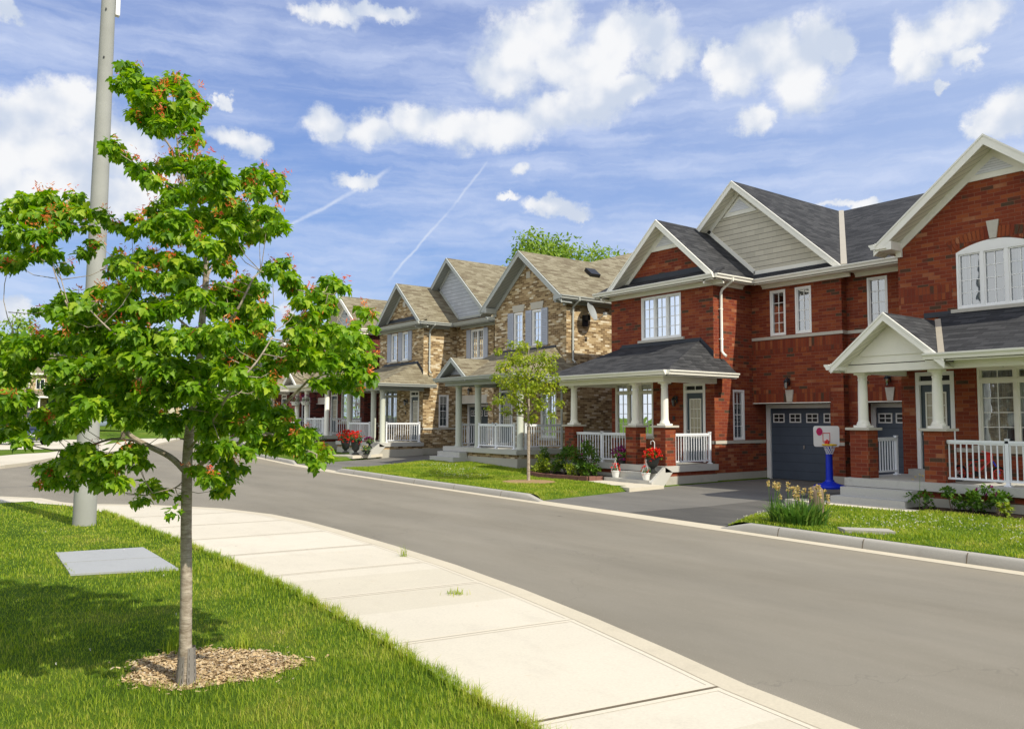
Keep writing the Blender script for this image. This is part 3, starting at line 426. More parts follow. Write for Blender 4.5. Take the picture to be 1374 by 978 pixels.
def inst(tv, tf, P, X, Y, Z, S):
    """place template tv (n,3), tf (m,k) at points P with axes X,Y,Z and scale S"""
    n = len(tv); N = len(P)
    V = P[:, None, :]+S[:, None, None]*(tv[None, :, 0:1]*X[:, None, :]+tv[None, :, 1:2]*Y[:, None, :]+tv[None, :, 2:3]*Z[:, None, :])
    F = tf[None]+(np.arange(N)*n)[:, None, None]
    return V.reshape(-1, 3), F.reshape(-1, tf.shape[1])
def unit(v): return v/(np.linalg.norm(v, axis=1, keepdims=True)+1e-9)
# lobed maple leaf: stem at origin, tip +y ; all triangles
LEAF_V = np.array([(0,0,0),(.20,.0,.05),(.50,.28,.10),(.24,.42,.07),(.22,.66,.05),(0,1,-.10),(-.20,.0,.05),(-.50,.28,.10),(-.24,.42,.07),(-.22,.66,.05),(0,.45,0)])
LEAF_F = np.array([(0,1,10),(1,2,3),(1,3,10),(3,4,10),(4,5,10),(0,10,6),(6,8,7),(6,10,8),(8,10,9),(9,10,5)])
OVAL_V = np.array([(0,0,0),(.26,.35,.05),(.2,.72,.03),(0,1,-.06),(-.2,.72,.03),(-.26,.35,.05)])
OVAL_F = np.array([(0,1,5),(1,2,4),(1,4,5),(2,3,4)])
def leaves(clumps, size, per, tmpl='maple', droop=.55, squash=.8, up=1.0, rng=NR):
    P = []; O = []
    for c in clumps:
        r = c[3]; n = max(3, int(per*r*r))
        q = rng.normal(size=(n, 3)); q = unit(q)*(rng.random((n, 1))**.45)*r
        q[:, 2] *= squash
        P.append(q+np.array(c[:3])); O.append(unit(q))
    P = np.concatenate(P); O = np.concatenate(O); N = len(P)
    Yd = unit(O*.55+rng.normal(size=(N, 3))*.45+np.array([0, 0, -droop]))
    Zn = np.array([0, 0, up])+O*.45+rng.normal(size=(N, 3))*.42
    Zn = unit(Zn-Yd*np.sum(Zn*Yd, 1, keepdims=True)); Xd = np.cross(Yd, Zn)
    S = size*(.6+.7*rng.random(N))
    tv, tf = (LEAF_V, LEAF_F) if tmpl == 'maple' else (OVAL_V, OVAL_F)
    return inst(tv, tf, P, Xd, Yd, Zn, S)
def struct(o): o['kind'] = 'structure'; return o
# ---------------------------------------------------------------- house kit
def fp(fr, u, w, z): return (fr[1]-w, u, z) if fr[0] == 'x' else (u, fr[1]-w, z)
def fbox(mb, fr, u0, u1, w0, w1, z0, z1):
    a = fp(fr, u0, w0, z0); b = fp(fr, u1, w1, z1); return mb.box(a[0], b[0], a[1], b[1], a[2], b[2])
def wall(mb, fr, u0, u1, z0, z1, holes=(), depth=.12):
    us = sorted({u0, u1, *[h[0] for h in holes], *[h[1] for h in holes]}); zs = sorted({z0, z1, *[h[2] for h in holes], *[h[3] for h in holes]})
    for a, b in zip(us, us[1:]):
        for c, d in zip(zs, zs[1:]):
            mu_, mz = (a+b)/2, (c+d)/2
            if any(h[0] < mu_ < h[1] and h[2] < mz < h[3] for h in holes): continue
            mb.quad(fp(fr, a, 0, c), fp(fr, b, 0, c), fp(fr, b, 0, d), fp(fr, a, 0, d))
    for (a, b, c, d) in [h[:4] for h in holes]:
        for p, q in (((a, c), (a, d)), ((b, c), (b, d)), ((a, c), (b, c)), ((a, d), (b, d))):
            mb.quad(fp(fr, p[0], 0, p[1]), fp(fr, q[0], 0, q[1]), fp(fr, q[0], -depth, q[1]), fp(fr, p[0], -depth, p[1]))
    return mb
def window(S, root, org, fr, u0, u1, z0, z1, lites=1, rows=4, cols=2, trans=None, curtain='curtain', cov=1., sill=True, jamb=.055, arch=0., trim='wtrim'):
    f = MB()
    if arch:
        n = 14; pts = [(u0+(u1-u0)*k/n, z1-arch*((2*k/n-1)**2)) for k in range(n+1)]
        for (a, za), (b, zb) in zip(pts, pts[1:]):
            f.slab([fp(fr, a, .012, za), fp(fr, b, .012, zb), fp(fr, b, .012, z1-arch-.0), fp(fr, a, .012, z1-arch-.0)] if True else [], .1, (1, 0, 0))
        z1 = z1-arch
    fbox(f, fr, u0, u0+jamb, -.1, .01, z0, z1); fbox(f, fr, u1-jamb, u1, -.1, .01, z0, z1)
    fbox(f, fr, u0+jamb, u1-jamb, -.1, .008, z0, z0+jamb); fbox(f, fr, u0+jamb, u1-jamb, -.1, .008, z1-jamb, z1)
    W = (u1-u0-2*jamb)/lites
    g = MB(); p = MB()
    zt = trans if trans else z1-jamb
    if trans: fbox(f, fr, u0+jamb, u1-jamb, -.1, .006, trans, trans+.07)
    for k in range(lites):
        a = u0+jamb+k*W; b = a+W
        if k: fbox(f, fr, a-.035, a+.035, -.1, .004, z0+jamb, zt); 
        if k and trans: fbox(f, fr, a-.035, a+.035, -.1, .004, trans+.07, z1-jamb)
        segs = [(z0+jamb, zt, rows)]
        if trans: segs.append((trans+.07, z1-jamb, 1))
        for (c, d, rr) in segs:
            s = .03
            a2 = a+(.035 if k else 0); b2 = b-(.035 if k < lites-1 else 0)
            fbox(f, fr, a2, a2+s, -.085, -.02, c, d); fbox(f, fr, b2-s, b2, -.085, -.02, c, d)
            fbox(f, fr, a2+s, b2-s, -.085, -.02, c, c+s); fbox(f, fr, a2+s, b2-s, -.085, -.02, d-s, d)
            p.quad(fp(fr, a2+s, -.06, c+s), fp(fr, b2-s, -.06, c+s), fp(fr, b2-s, -.06, d-s), fp(fr, a2+s, -.06, d-s))
            for i in range(1, cols): x = a2+s+(b2-a2-2*s)*i/cols; fbox(g, fr, x-.009, x+.009, -.066, -.045, c+s, d-s)
            for i in range(1, rr): z = c+s+(d-c-2*s)*i/rr; fbox(g, fr, a2+s, b2-s, -.0655, -.0455, z-.009, z+.009)
    w = f.build('window', S[trim], root, org)
    g.build('grille', M['white'], w, org); p.build('glass_pane', M['glass'], w, org)
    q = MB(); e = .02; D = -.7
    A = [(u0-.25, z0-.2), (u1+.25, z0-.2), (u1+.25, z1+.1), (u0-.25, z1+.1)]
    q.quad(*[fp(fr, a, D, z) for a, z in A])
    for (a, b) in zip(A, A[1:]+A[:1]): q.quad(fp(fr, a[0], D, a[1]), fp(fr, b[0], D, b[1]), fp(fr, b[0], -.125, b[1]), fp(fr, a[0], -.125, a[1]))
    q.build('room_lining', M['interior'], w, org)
    if curtain:
        c = MB(); n = 40
        spans = [(u0, u0+(u1-u0)*cov/2), (u1-(u1-u0)*cov/2, u1)] if cov < 1 else [(u0, u1)]
        for (a, b) in spans:
            pts = [(a+(b-a)*k/n, -.18+.025*math.sin(k*1.9+a)) for k in range(n+1)]
            for (x0, w0), (x1, w1) in zip(pts, pts[1:]): c.quad(fp(fr, x0, w0, z0), fp(fr, x1, w1, z0), fp(fr, x1, w1, z1), fp(fr, x0, w0, z1))
        c.build('curtain', M[curtain], w, org)
    if sill: fbox(MB(), fr, u0-.13, u1+.13, -.1, .06, z0-.085, z0-.004).build('window_sill', M['stone'], root, org)
    return w
def gutter_profile(): return [(0, -.11), (.07, -.11), (.085, -.06), (.12, -.025), (.125, .0), (.125, .012), (0, .012)]
def eave(S, root, org, p0, p1, out, wall_d, z, ends=True, frieze=True, soff=True):
    """straight eave from p0 to p1 (x,y), out = outward unit vec, wall_d = distance back to the wall"""
    o3 = np.array((out[0], out[1], 0.)); a = np.array((p0[0], p0[1], z)); b = np.array((p1[0], p1[1], z))
    ax_ = (b-a)/np.linalg.norm(b-a)
    m = MB().extrude(gutter_profile(), a+ax_*-.0, b, o3); m.build('gutter', S['gut'], root, org)
    if soff:
        m = MB().bar(a+(0, 0, -.125), b+(0, 0, -.125), -o3*wall_d, (0, 0, .012)); m.build('soffit', S['soffit'], root, org)
    f = MB().bar(a+(0, 0, -.15), b+(0, 0, -.15), -o3*.03, (0, 0, .15))
    if frieze:
        f.bar(a-o3*(wall_d-.045)+(0, 0, -.235), b-o3*(wall_d-.045)+(0, 0, -.235), -o3*.04, (0, 0, .11))
        f.bar(a-o3*(wall_d-.09)+(0, 0, -.165), b-o3*(wall_d-.09)+(0, 0, -.165), -o3*.085, (0, 0, .04))
    f.build('fascia', S['trim'], root, org)
def gable_trim(S, root, org, Xf, Xw, apex, f1, f2, h=.2, frieze=.16, ret=True):
    """rake boards, soffit and frieze of a street-facing gable; apex,(y,z) feet"""
    m = MB(); s = MB()
    for ft in (f1, f2):
        A = np.array((Xf, apex[0], apex[1])); B = np.array((Xf, ft[0], ft[1]))
        m.bar(A+(0, 0, -.02), B+(0, 0, -.02), (-.035, 0, 0), (0, 0, -h))
        m.bar(A+(-.001, 0, .0), B+(-.001, 0, .0), (-.05, 0, 0), (0, 0, -.05))
        if Xw-Xf > .1:
            s.bar(A+(0.001, 0, -h+.0), B+(0.001, 0, -h+.0), (Xw-Xf-.001, 0, 0), (0, 0, .015))
        if frieze:
            sg = np.sign(ft[0]-apex[0]); L = np.hypot(ft[0]-apex[0], ft[1]-apex[1]); t1 = 1-.30/L
            A2 = np.array((Xw-.035, apex[0], apex[1]-h)); B2 = np.array((Xw-.035, ft[0]-sg*.38, ft[1]-h+.38*abs(apex[1]-ft[1])/abs(apex[0]-ft[0])))
            m.bar(A2, B2, (.03, 0, 0), (0, 0, -frieze))
    m.build('rake_board', S['trim'], root, org)
    if s.v: s.build('soffit', S['soffit'], root, org)
def gable_vent(S, root, org, Xw, y, ztop, zbot, slope, lou=True):
    """white board across the top of the gable with a triangular louvre"""
    hw = (ztop-zbot)/slope
    m = MB().slab([(Xw-.032, y, ztop), (Xw-.032, y-hw, zbot), (Xw-.032, y+hw, zbot)], .03, (1, 0, 0)); v = m.build('gable_vent', S['trim'], root, org)
    k = .62
    if lou: MB().slab([(Xw-.05, y, zbot+.13+(ztop-zbot)*k), (Xw-.05, y-hw*k, zbot+.13), (Xw-.05, y+hw*k, zbot+.13)], .02, (1, 0, 0)).build('louvre', M['louver'], v, org)
def column(S, root, org, x, y, z0, z1, r=.105, base=True):
    m = MB()
    if base:
        m.box(x-r*1.45, x+r*1.45, y-r*1.45, y+r*1.45, z0, z0+.05)
        m.lathe((x, y, z0+.05), [(r*1.35, 0), (r*1.38, .03), (r*1.2, .05), (r*1.22, .07), (r*1.05, .09), (r*1.03, .12), (r, .3), (r*.97, (z1-z0)*.6), (r*.88, z1-z0-.22), (r*.98, z1-z0-.21), (r*.98, z1-z0-.19), (r*.9, z1-z0-.18), (r*.92, z1-z0-.13), (r*1.12, z1-z0-.1), (r*1.12, z1-z0-.09)], 24)
        m.box(x-r*1.25, x+r*1.25, y-r*1.25, y+r*1.25, z1-.045, z1)
    else:
        m.lathe((x, y, z0), [(r*1.25, 0), (r*1.25, .04), (r, .08), (r, z1-z0-.12), (r*1.1, z1-z0-.11), (r*1.1, z1-z0-.08), (r*.98, z1-z0-.07), (r*1.25, z1-z0-.02), (r*1.25, z1-z0)], 24)
    return m.build('porch_column', S['col'], root, org, smooth=True)
def pier(S, root, org, x, y, z0, z1, s=.21):
    p = MB().box(x-s, x+s, y-s, y+s, z0, z1).build('brick_pier', S['brick'], root, org)
    MB().box(x-s-.07, x+s+.07, y-s-.07, y+s+.07, z1, z1+.055).build('pier_cap', M['stone'], p, org)
def railing(root, org, p0, p1, z0, z1, posts=(), mat='bluewhite', n=None):
    p0 = np.array((*p0, 0.)); p1 = np.array((*p1, 0.)); L = np.linalg.norm(p1-p0); d = (p1-p0)/L; s = np.array((-d[1], d[0], 0))
    m = MB()
    m.bar(p0-s*.032+(0, 0, z1-.045), p1-s*.032+(0, 0, z1-.045), s*.064, (0, 0, .05))
    m.bar(p0-s*.022+(0, 0, z1-.075), p1-s*.022+(0, 0, z1-.075), s*.044, (0, 0, .029))
    m.bar(p0-s*.022+(0, 0, z0+.08), p1-s*.022+(0, 0, z0+.08), s*.044, (0, 0, .04))
    n = n or max(2, int(L/.115))
    for k in range(n+1):
        q = p0+d*(.03+(L-.06)*k/n)
        m.bar(q-s*.0105-d*.0105+(0, 0, z0+.121), q-s*.0105-d*.0105+(0, 0, z1-.076), s*.021, d*.021)
    r = m.build('porch_railing', M[mat], root, org)
    for t in posts:
        q = p0+d*L*t; h = .032
        MB().box(q[0]-h, q[0]+h, q[1]-h, q[1]+h, z0+.002, z1+.03).box(q[0]-h-.008, q[0]+h+.008, q[1]-h-.008, q[1]+h+.008, z1+.031, z1+.045).box(q[0]-.06, q[0]+.06, q[1]-.06, q[1]+.06, z0+.001, z0+.03).build('railing_post', M[mat], r, org)
def wall_lamp(root, org, fr, u, z, kind='carriage'):
    m = MB(); c = fp(fr, u, .09, z)
    fbox(m, fr, u-.04, u+.04, 0, .02, z+.0, z+.22)
    m.tube([fp(fr, u, .01, z+.17), fp(fr, u, .07, z+.24), fp(fr, u, .13, z+.2)], .014)
    m.lathe(fp(fr, u, .13, z-.1), [(.035, 0), (.045, .01), (.075, .2), (.08, .21), (.085, .22), (.03, .28), (.012, .3)], 8)
    l = m.build('wall_lamp', M['lamp'], root, org)
    MB().lathe(fp(fr, u, .13, z-.085), [(.0475, 0), (.0755, .17)], 8).build('lamp_glass', M['glass'], l, org)
def garage_door(S, root, org, X, y0, y1, z0, z1, deep):
    """opening y0..y1,z0..z1 in a wall at X-deep; leaf at X"""
    t = .14
    f = MB().box(X-.06, X+.02, y0, y0+t, z0, z1-.02).box(X-.06, X+.02, y1-t, y1, z0, z1-.02).box(X-.058, X+.02, y0+t, y1-t, z1-.14, z1-.02)
    f.build('garage_frame', S['wtrim'], root, org)
    a, b = y0+t, y1-t; top = z1-.14
    g = MB().box(X, X+.05, a, b, z0+.015, top).build('garage_door', S['garage'], root, org)
    n = 4; w = (b-a)/n
    for k in range(n):
        c = a+w*(k+.5); h = .2
        q = MB()
        zc = top-.3
        for (u0, u1, v0, v1) in ((-h, h, -.14, -.105), (-h, h, .105, .14), (-h, -h+.035, -.105, .105), (h-.035, h, -.105, .105), (-.012, .012, -.105, .105), (-h+.035, -.012, -.012, .012), (.012, h-.035, -.012, .012)):
            q.box(X-.02, X-.001, c+u0, c+u1, zc+v0, zc+v1)
        fw = q.build('door_window', M['white'], g, org)
    MB().box(X-.008, X-.0005, a+.05, b-.05, top-.42, top-.18).build('door_glazing', M['black'], g, org) if False else None
    for k in range(n):
        c = a+w*(k+.5); MB().box(X-.006, X-.0008, c-.165, c+.165, top-.405, top-.195).build('door_glass', M['black'], g, org)
    MB().box(X-.03, X-.001, (a+b)/2-.02, (a+b)/2+.02, z0+.95, z0+1.05).build('handle', M['chrome'], g, org)
def entry(S, root, org, X, y0, y1, z0, z1, trans, lit=True):
    f = MB(); t = .09; fr = ('x', X)
    fbox(f, fr, y0, y0+t, -.12, .012, z0, z1); fbox(f, fr, y1-t, y1, -.12, .012, z0, z1)
    fbox(f, fr, y0+t, y1-t, -.12, .01, z1-t, z1); fbox(f, fr, y0+t, y1-t, -.12, .01, trans, trans+.09)
    fbox(f, fr, (y0+y1)/2-.012, (y0+y1)/2+.012, -.07, -.04, trans+.09, z1-t)
    d = f.build('door_frame', S['wtrim'], root, org)
    MB().box(X+.06, X+.065, y0+t, y1-t, trans+.09, z1-t).build('transom_glass', M['black'], d, org)
    a, b = y0+t, y1-t
    fbox(MB(), fr, a, b, -.11, -.06, z0, trans).build('entry_door', M['door'], root, org)
    e = bpy.data.objects[-1] if False else None
    dr = [o for o in root.children if o.name.startswith('entry_door')][-1]
    g = MB(); ga, gb = a+.14, b-.14; z_a, z_b = z0+.75, trans-.2
    for (u0, u1, v0, v1) in ((ga-.03, ga, z_a-.03, z_b+.03), (gb, gb+.03, z_a-.03, z_b+.03), (ga, gb, z_a-.03, z_a), (ga, gb, z_b, z_b+.03)): fbox(g, fr, u0, u1, -.06, -.035, v0, v1)
    for i in (1, 2, 3): z = z_a+(z_b-z_a)*i/4; fbox(g, fr, ga, gb, -.058, -.046, z-.007, z+.007)
    for i in (1, 2): u = ga+(gb-ga)*i/3; fbox(g, fr, u-.007, u+.007, -.0575, -.0465, z_a, z_b)
    g.build('glass_frame', M['cream'], dr, org)
    MB().quad((X+.057, ga, z_a), (X+.057, gb, z_a), (X+.057, gb, z_b), (X+.057, ga, z_b)).build('door_glass', M['gold_glass'], dr, org)
    MB().lathe((X+.03, b-.06, z0+.92), [(.012, -.02), (.03, 0), (.03, .03), (.012, .05)], 8).build('handle', M['chrome'], dr, org)
M['gold_glass'] = plain('obscure_glass', (.38, .34, .24), .15, .25, 9, .6)
STY = {
 'red': dict(brick=M['red'], sold=M['redS'], roof=M['slate'], trim=M['cream'], gut=M['cream'], soffit=M['soffit'], wtrim=M['white'], col=M['cream'], siding=M['siding'], garage=M['garage'], piers=True, shut=False),
 'tan': dict(brick=M['tan'], sold=M['tanS'], roof=M['tanroof'], trim=M['greytrim'], gut=M['greytrim'], soffit=M['soffit2'], wtrim=M['white'], col=M['greycol'], siding=M['siding2'], garage=M['garage2'], piers=False, shut=True),
 'dark': dict(brick=M['dark'], sold=M['darkS'], roof=M['tanroof'], trim=M['cream'], gut=M['cream'], soffit=M['soffit'], wtrim=M['white'], col=M['cream'], siding=M['siding2'], garage=M['greygar'] if 'greygar' in M else M['garage2'], piers=False, shut=False),
}
XB, XR, XR2, XG = 19.12, 20.97, 21.23, 21.64
def roof_faces(S, root, org, polys, t=.07, name='roof'):
    m = MB()
    for p in polys: m.slab(p, t)
    return m.build(name, S['roof'], root, org)
def shutter(root, org, u, z0, z1, w=.36):
    m = MB().box(XB-.035, XB-.001, u-w/2, u+w/2, z0, z1)
    n = int((z1-z0)/.07)
    for k in range(n): z = z0+.05+k*(z1-z0-.1)/n; m.bar((XB-.05, u-w/2+.04, z), (XB-.05, u+w/2-.04, z), (.014, 0, .03), (0, 0, .02))
    m.box(XB-.048, XB-.0355, u-w/2, u-w/2+.04, z0, z1).box(XB-.048, XB-.0355, u+w/2-.04, u+w/2, z0, z1)
    m.build('shutter', M['shutter'], root, org)
def left_unit(style, oy, dz, label, low=False, name='brick_house', opt={}):
    """unit whose two-storey bay is on the left: bay Y 15.52-19.86, garage recess Y 12.5-15.52"""
    S = STY[style]; base = (19.12, 16., 0.)
    root = thing(name, (base[0], base[1]+oy, dz), label, 'house'); org = base
    pt = 12.5; zt = 6.15
    w = MB(); FX = ('x', XB); FR = ('x', XR); FY = ('y', 15.52)
    up = (16.77, 18.45, 4.47, 5.86)
    if S['shut']: ups = [(18.05, 18.6, 4.5, 5.86), (16.95, 17.5, 4.5, 5.86)]
    else: ups = [up]
    pw = (17.97, 19.68, 1.38, 3.12); dr = (15.86, 16.7, .64, 3.02)
    wall(w, FX, 15.52, 19.86, .34, zt, ups+[pw, dr])
    sw = (19.98, 20.52, 1.3, 2.82)
    wall(w, FY, 19.12, XG, .34, zt, [sw])
    rw = [(14.31, 14.85, 4.45, 5.83), (13.45, 13.98, 4.45, 5.83)] if not S['shut'] else [(13.3, 14.3, 4.45, 5.83)]
    wall(w, FR, pt, 15.52, 2.42, zt, rw)
    wall(w, FR, pt, 12.92, .34, 2.42)
    w.quad((XR, 12.92, 0), (XG, 12.92, 0), (XG, 12.92, 2.42), (XR, 12.92, 2.42))
    w.quad((XR, 12.92, 2.42), (XG, 12.92, 2.42), (XG, 15.52, 2.42), (XR, 15.52, 2.42))
    w.quad((XR, pt, .34), (XR2, pt, .34), (XR2, pt, zt), (XR, pt, zt))
    # far side and rear
    w.quad((XB, 19.86, .34), (31.5, 19.86, .34), (31.5, 19.86, zt), (XB, 19.86, zt)); w.quad((31.5, pt, .34), (31.5, 19.86, .34), (31.5, 19.86, zt), (31.5, pt, zt))
    if not low:  # brick gable face
        w.slab([(XB, 15.5, 6.16), (XB, 19.3, 6.16), (XB, 17.38, 7.86)], .05, (1, 0, 0))
    w.build('wall', S['brick'], root, org)
    MB().box(XR-.01, XR+.3, pt, 12.93, -.3, .34).build('foundation', M['found'], root, org)
    f = MB().box(XB-.03, 31.5, 19.6, 19.87, -.3, .34).box(XB, XG-.0, 15.525, 15.7, -.3, .34).box(XB-.01, XB+.1, 15.69, 19.61, -.3, .341)
    f.build('foundation', M['found'], root, org)
    # string courses and lintel
    b = MB().box(XR-.03, XR+.02, pt-.03, 15.515, 4.34, 4.43).box(XR-.028, XR2, pt-.032, pt-.003, 4.338, 4.43)
    b.build('stone_band', M['stone'], root, org); b = MB()
    b.box(XB-.03, XG-.1, 15.49, 15.518, 1.2, 1.29).box(XB-.03, XB-.002, 15.49, 15.86, 1.2, 1.29)
    b.build('stone_band', M['stone'], root, org); MB().box(XR-.028, XR-.002, pt, 12.9, 1.2, 1.29).build('stone_band', M['stone'], root, org)
    s = MB().box(XR-.006, XR, 12.9, 15.51, 2.43, 2.82); s2 = MB().box(XR-.006, XR, pt+.02, 15.51, 3.92, 4.335)
    s.box(XB-.006, XB, up[0]-.1, up[1]+.1, up[3]+.01, up[3]+.05) if False else None
    if style == 'red': s.build('soldier_course', S['sold'], root, org); s2.build('soldier_course', S['sold'], root, org)
    else: MB().box(XR-.02, XR, 13.0, 15.3, 2.43, 2.80).build('lintel', M['stone'], root, org)
    MB().box(XR-.03, XR+.12, 12.9, 15.515, 2.405, 2.43).build('garage_lintel', S['trim'], root, org)
    if style == 'red':
        MB().slab([(XR-.05, 14.13, 2.44), (XR-.05, 14.30, 2.44), (XR-.05, 14.35, 2.80), (XR-.05, 14.08, 2.80)], .045, (1, 0, 0)).build('keystone', M['stone'], root, org)
    wall_lamp(root, org, ('x', XR-.05), 14.215, 2.93)
    garage_door(S, root, org, XG, 12.92, 15.5, .1, 2.41, .6)
    if S['shut']:
        for (a, c, z0_, z1_) in ups:
            window(S, root, org, FX, a, c, z0_, z1_, 1, 4, 2, cov=.8)
            shutter(root, org, c+.2, z0_-.03, z1_+.02)
        shutter(root, org, ups[1][0]-.2, 4.47, 5.88)
        a, c = rw[0][:2]; window(S, root, org, FR, a, c, rw[0][2], rw[0][3], 2, 4, 2, curtain='curtain_dim', cov=.5)
        for u in (a-.2, c+.2): MB().box(XR-.035, XR-.001, u-.17, u+.17, 4.44, 5.85).build('shutter', M['shutter'], root, org)
    else:
        window(S, root, org, FX, up[0], up[1], up[2], up[3], 3, 4, 2, cov=.4)
        for k, (a, c, z0_, z1_) in enumerate(rw): window(S, root, org, FR, a, c, z0_, z1_, 1, 4, 2, curtain='curtain_dim', cov=.35, sill=False)
    window(S, root, org, FY, sw[0], sw[1], sw[2], sw[3], 1, 4, 2, curtain='blind', sill=False)
    window(S, root, org, FX, pw[0], pw[1], pw[2], pw[3], 3, 4, 2, trans=2.76, curtain='curtain_dim', cov=.5, trim='trim')
    entry(S, root, org, XB, dr[0], dr[1], dr[2], dr[3], 2.72)
    wall_lamp(root, org, FX, 16.98, 2.42)
    MB().box(XB-.02, XB-.001, 17.06, 17.14, 1.9, 2.02).build('house_plate', M['black'], root, org)
    # roofs
    z1 = 9.42; ps = []
    if not low:
        ps += [[(20.5, pt, 6.15), (20.5, 20.2, 6.15), (26.7, 16.5, 9.42), (26.7, pt, 9.42)], [(33., pt, 6.15), (33., 20.2, 6.15), (26.7, 16.5, 9.42), (26.7, pt, 9.42)],
               [(20.5, 20.2, 6.15), (33, 20.2, 6.15), (26.7, 16.5, 9.42)]]
        ps += [[(20.6, 15.9, 9.44), (26.75, 15.9, 9.44), (26.75, 19.5, 6.25), (20.6, 19.5, 6.25)], [(20.6, 15.9, 9.44), (26.75, 15.9, 9.44), (26.75, 12.3, 6.25), (20.6, 12.3, 6.25)]]
        ps += [[(18.72, 17.38, 8.2), (25, 17.38, 8.2), (25, 15.12, 6.16), (18.72, 15.12, 6.16)], [(18.72, 17.38, 8.2), (25, 17.38, 8.2), (25, 19.72, 6.16), (18.72, 19.72, 6.16)]]
        ps += [[(18.64, 15.1, 6.165), (18.64, 20.1, 6.165), (19.15, 20.1, 6.42), (19.15, 15.1, 6.42)], [(20.5, 12.2, 6.165), (20.5, 15.2, 6.165), (21.0, 15.2, 6.4), (21.0, 12.2, 6.4)]]
        roof_faces(S, root, org, ps)
        MB().slab([(XR, 12.75, 6.38), (XR, 15.95, 9.18), (XR, 19.1, 6.38)], .03, (1, 0, 0)).build('gable_siding', S['siding'], root, org)
        gable_trim(S, root, org, 20.58, XR, (15.9, 9.44), (12.25, 6.2), (19.5, 6.2))
        gable_vent(S, root, org, XR, 15.9, 9.0, 8.5 if S['shut'] else 8.42, .88, lou=not S['shut']) if not S['shut'] else None
        m = MB().box(XR-.035, XR-.003, 12.9, 15.4, 6.40, 6.52)
        A = np.array((XR-.035, 15.36, 6.40)); B = np.array((XR-.035, 17.45, 8.28)); m.bar(A, B, (.03, 0, 0), (0, 0, .16)); m.build('gable_base_board', S['trim'], root, org)
        MB().slab([(XR-.06, 12.55, 6.2), (XR-.06, 15.4, 6.2), (XR-.06, 15.4, 6.4), (XR-.06, 12.9, 6.4)], .05, (1, 0, 0)).build('flashing', M['flash'], root, org)
        gable_trim(S, root, org, 18.70, XB, (17.38, 8.2), (15.16, 6.2), (19.6, 6.2))
        if style == 'red': gable_vent(S, root, org, XB, 17.38, 7.84, 7.3, .9)
        else: MB().box(XB-.02, XB, 17.25, 17.5, 7.1, 7.35).build('stone_block', M['stone'], root, org)
        MB().box(XB-.012, XB-.001, 15.6, 19.15, 6.4, 6.56).build('flashing', M['flash'], root, org)
    else:
        ps += [[(18.7, 15.1, 6.16), (18.7, 20.2, 6.16), (24., 17.6, 8.3), (24., 17.6, 8.3)][:3], [(18.7, 15.1, 6.16), (24, 17.6, 8.3), (30, 17.6, 8.3), (30, 15.1, 6.16)],
               [(18.7, 20.2, 6.16), (24, 17.6, 8.3), (30, 17.6, 8.3), (30, 20.2, 6.16)], [(20.5, pt, 6.15), (20.5, 20.2, 6.15), (26., 17.6, 8.4), (26, pt, 8.4)], [(32, pt, 6.15), (32, 20.2, 6.15), (26., 17.6, 8.4), (26, pt, 8.4)]]
        roof_faces(S, root, org, ps)
    eave(S, root, org, (18.67, 15.1), (18.67, 20.2), (-1, 0), .45, 6.15)
    eave(S, root, org, (18.67, 15.1), (20.5, 15.1), (0, -1), .42, 6.152)
    eave(S, root, org, (20.52, 12.2), (20.52, 15.1), (-1, 0), .45, 6.15)
    eave(S, root, org, (18.67, 20.2), (32, 20.2), (0, 1), .34, 6.15)
    dp = MB().tube([(19.42, 15.02, 6.1), (19.42, 15.02, 6.03), (19.42, 15.42, 5.8), (19.42, 15.46, 5.7), (19.42, 15.46, 3.95), (19.42, 15.38, 3.85), (19.42, 15.3, 3.8)], .04, 8)
    dp.box(19.36, 19.48, 15.44, 15.52, 5.2, 5.23).box(19.36, 19.48, 15.44, 15.52, 4.3, 4.33)
    dp.build('downspout', S['gut'], root, org, smooth=True)
    # porch
    roof_faces(S, root, org, [
        [(16.5, 15.0, 3.25), (16.5, 20.35, 3.25), (XB, 19.3, 4.3), (XB, 16.05, 4.3)],
        [(16.5, 15.0, 3.25), (19.55, 15.0, 3.25), (19.55, 15.5, 3.73), (XB, 15.5, 3.73), (XB, 16.05, 4.3)],
        [(16.5, 20.35, 3.25), (XB, 20.35, 3.25), (XB, 19.3, 4.3)]], .04, 'porch_roof')
    MB().box(XB-.03, XB-.002, 16.0, 19.35, 4.22, 4.38).box(XB-.12, XB-.031, 16.0, 19.35, 4.262, 4.30).slab([(XB-.02, 15.52, 3.75), (XB-.02, 16.02, 4.25), (XB-.02, 16.02, 4.4), (XB-.02, 15.52, 3.95)], .018, (1, 0, 0)).build('flashing', M['flash'], root, org)
    eave(S, root, org, (16.5, 15.0), (16.5, 20.35), (-1, 0), .32, 3.25, frieze=False); eave(S, root, org, (16.5, 15.0), (19.5, 15.0), (0, -1), .4, 3.252, frieze=False)
    MB().box(16.82, 17.08, 15.42, 19.9, 2.97, 3.13).box(17.08, XB, 15.42, 15.66, 2.972, 3.13).box(17.08, XB, 19.66, 19.9, 2.972, 3.13).build('porch_beam', S['trim'], root, org)
    MB().box(17.08, XB, 15.66, 19.66, 3.11, 3.13).build('porch_ceiling', S['soffit'], root, org)
    MB().box(16.85, XB, 15.4, 19.95, .45, .62).build('porch_slab', M['conc'], root, org)
    MB().box(16.93, XB, 15.46, 19.9, .33, .45).build('porch_brick_base', S['brick'], root, org)
    MB().box(16.9, XB, 15.44, 19.92, -.3, .33).build('porch_foundation', M['found'], root, org)
    st = MB().box(16.32, 16.9, 15.5, 17.3, -.1, .245).box(16.58, 16.9, 15.5, 17.2, .245, .43)
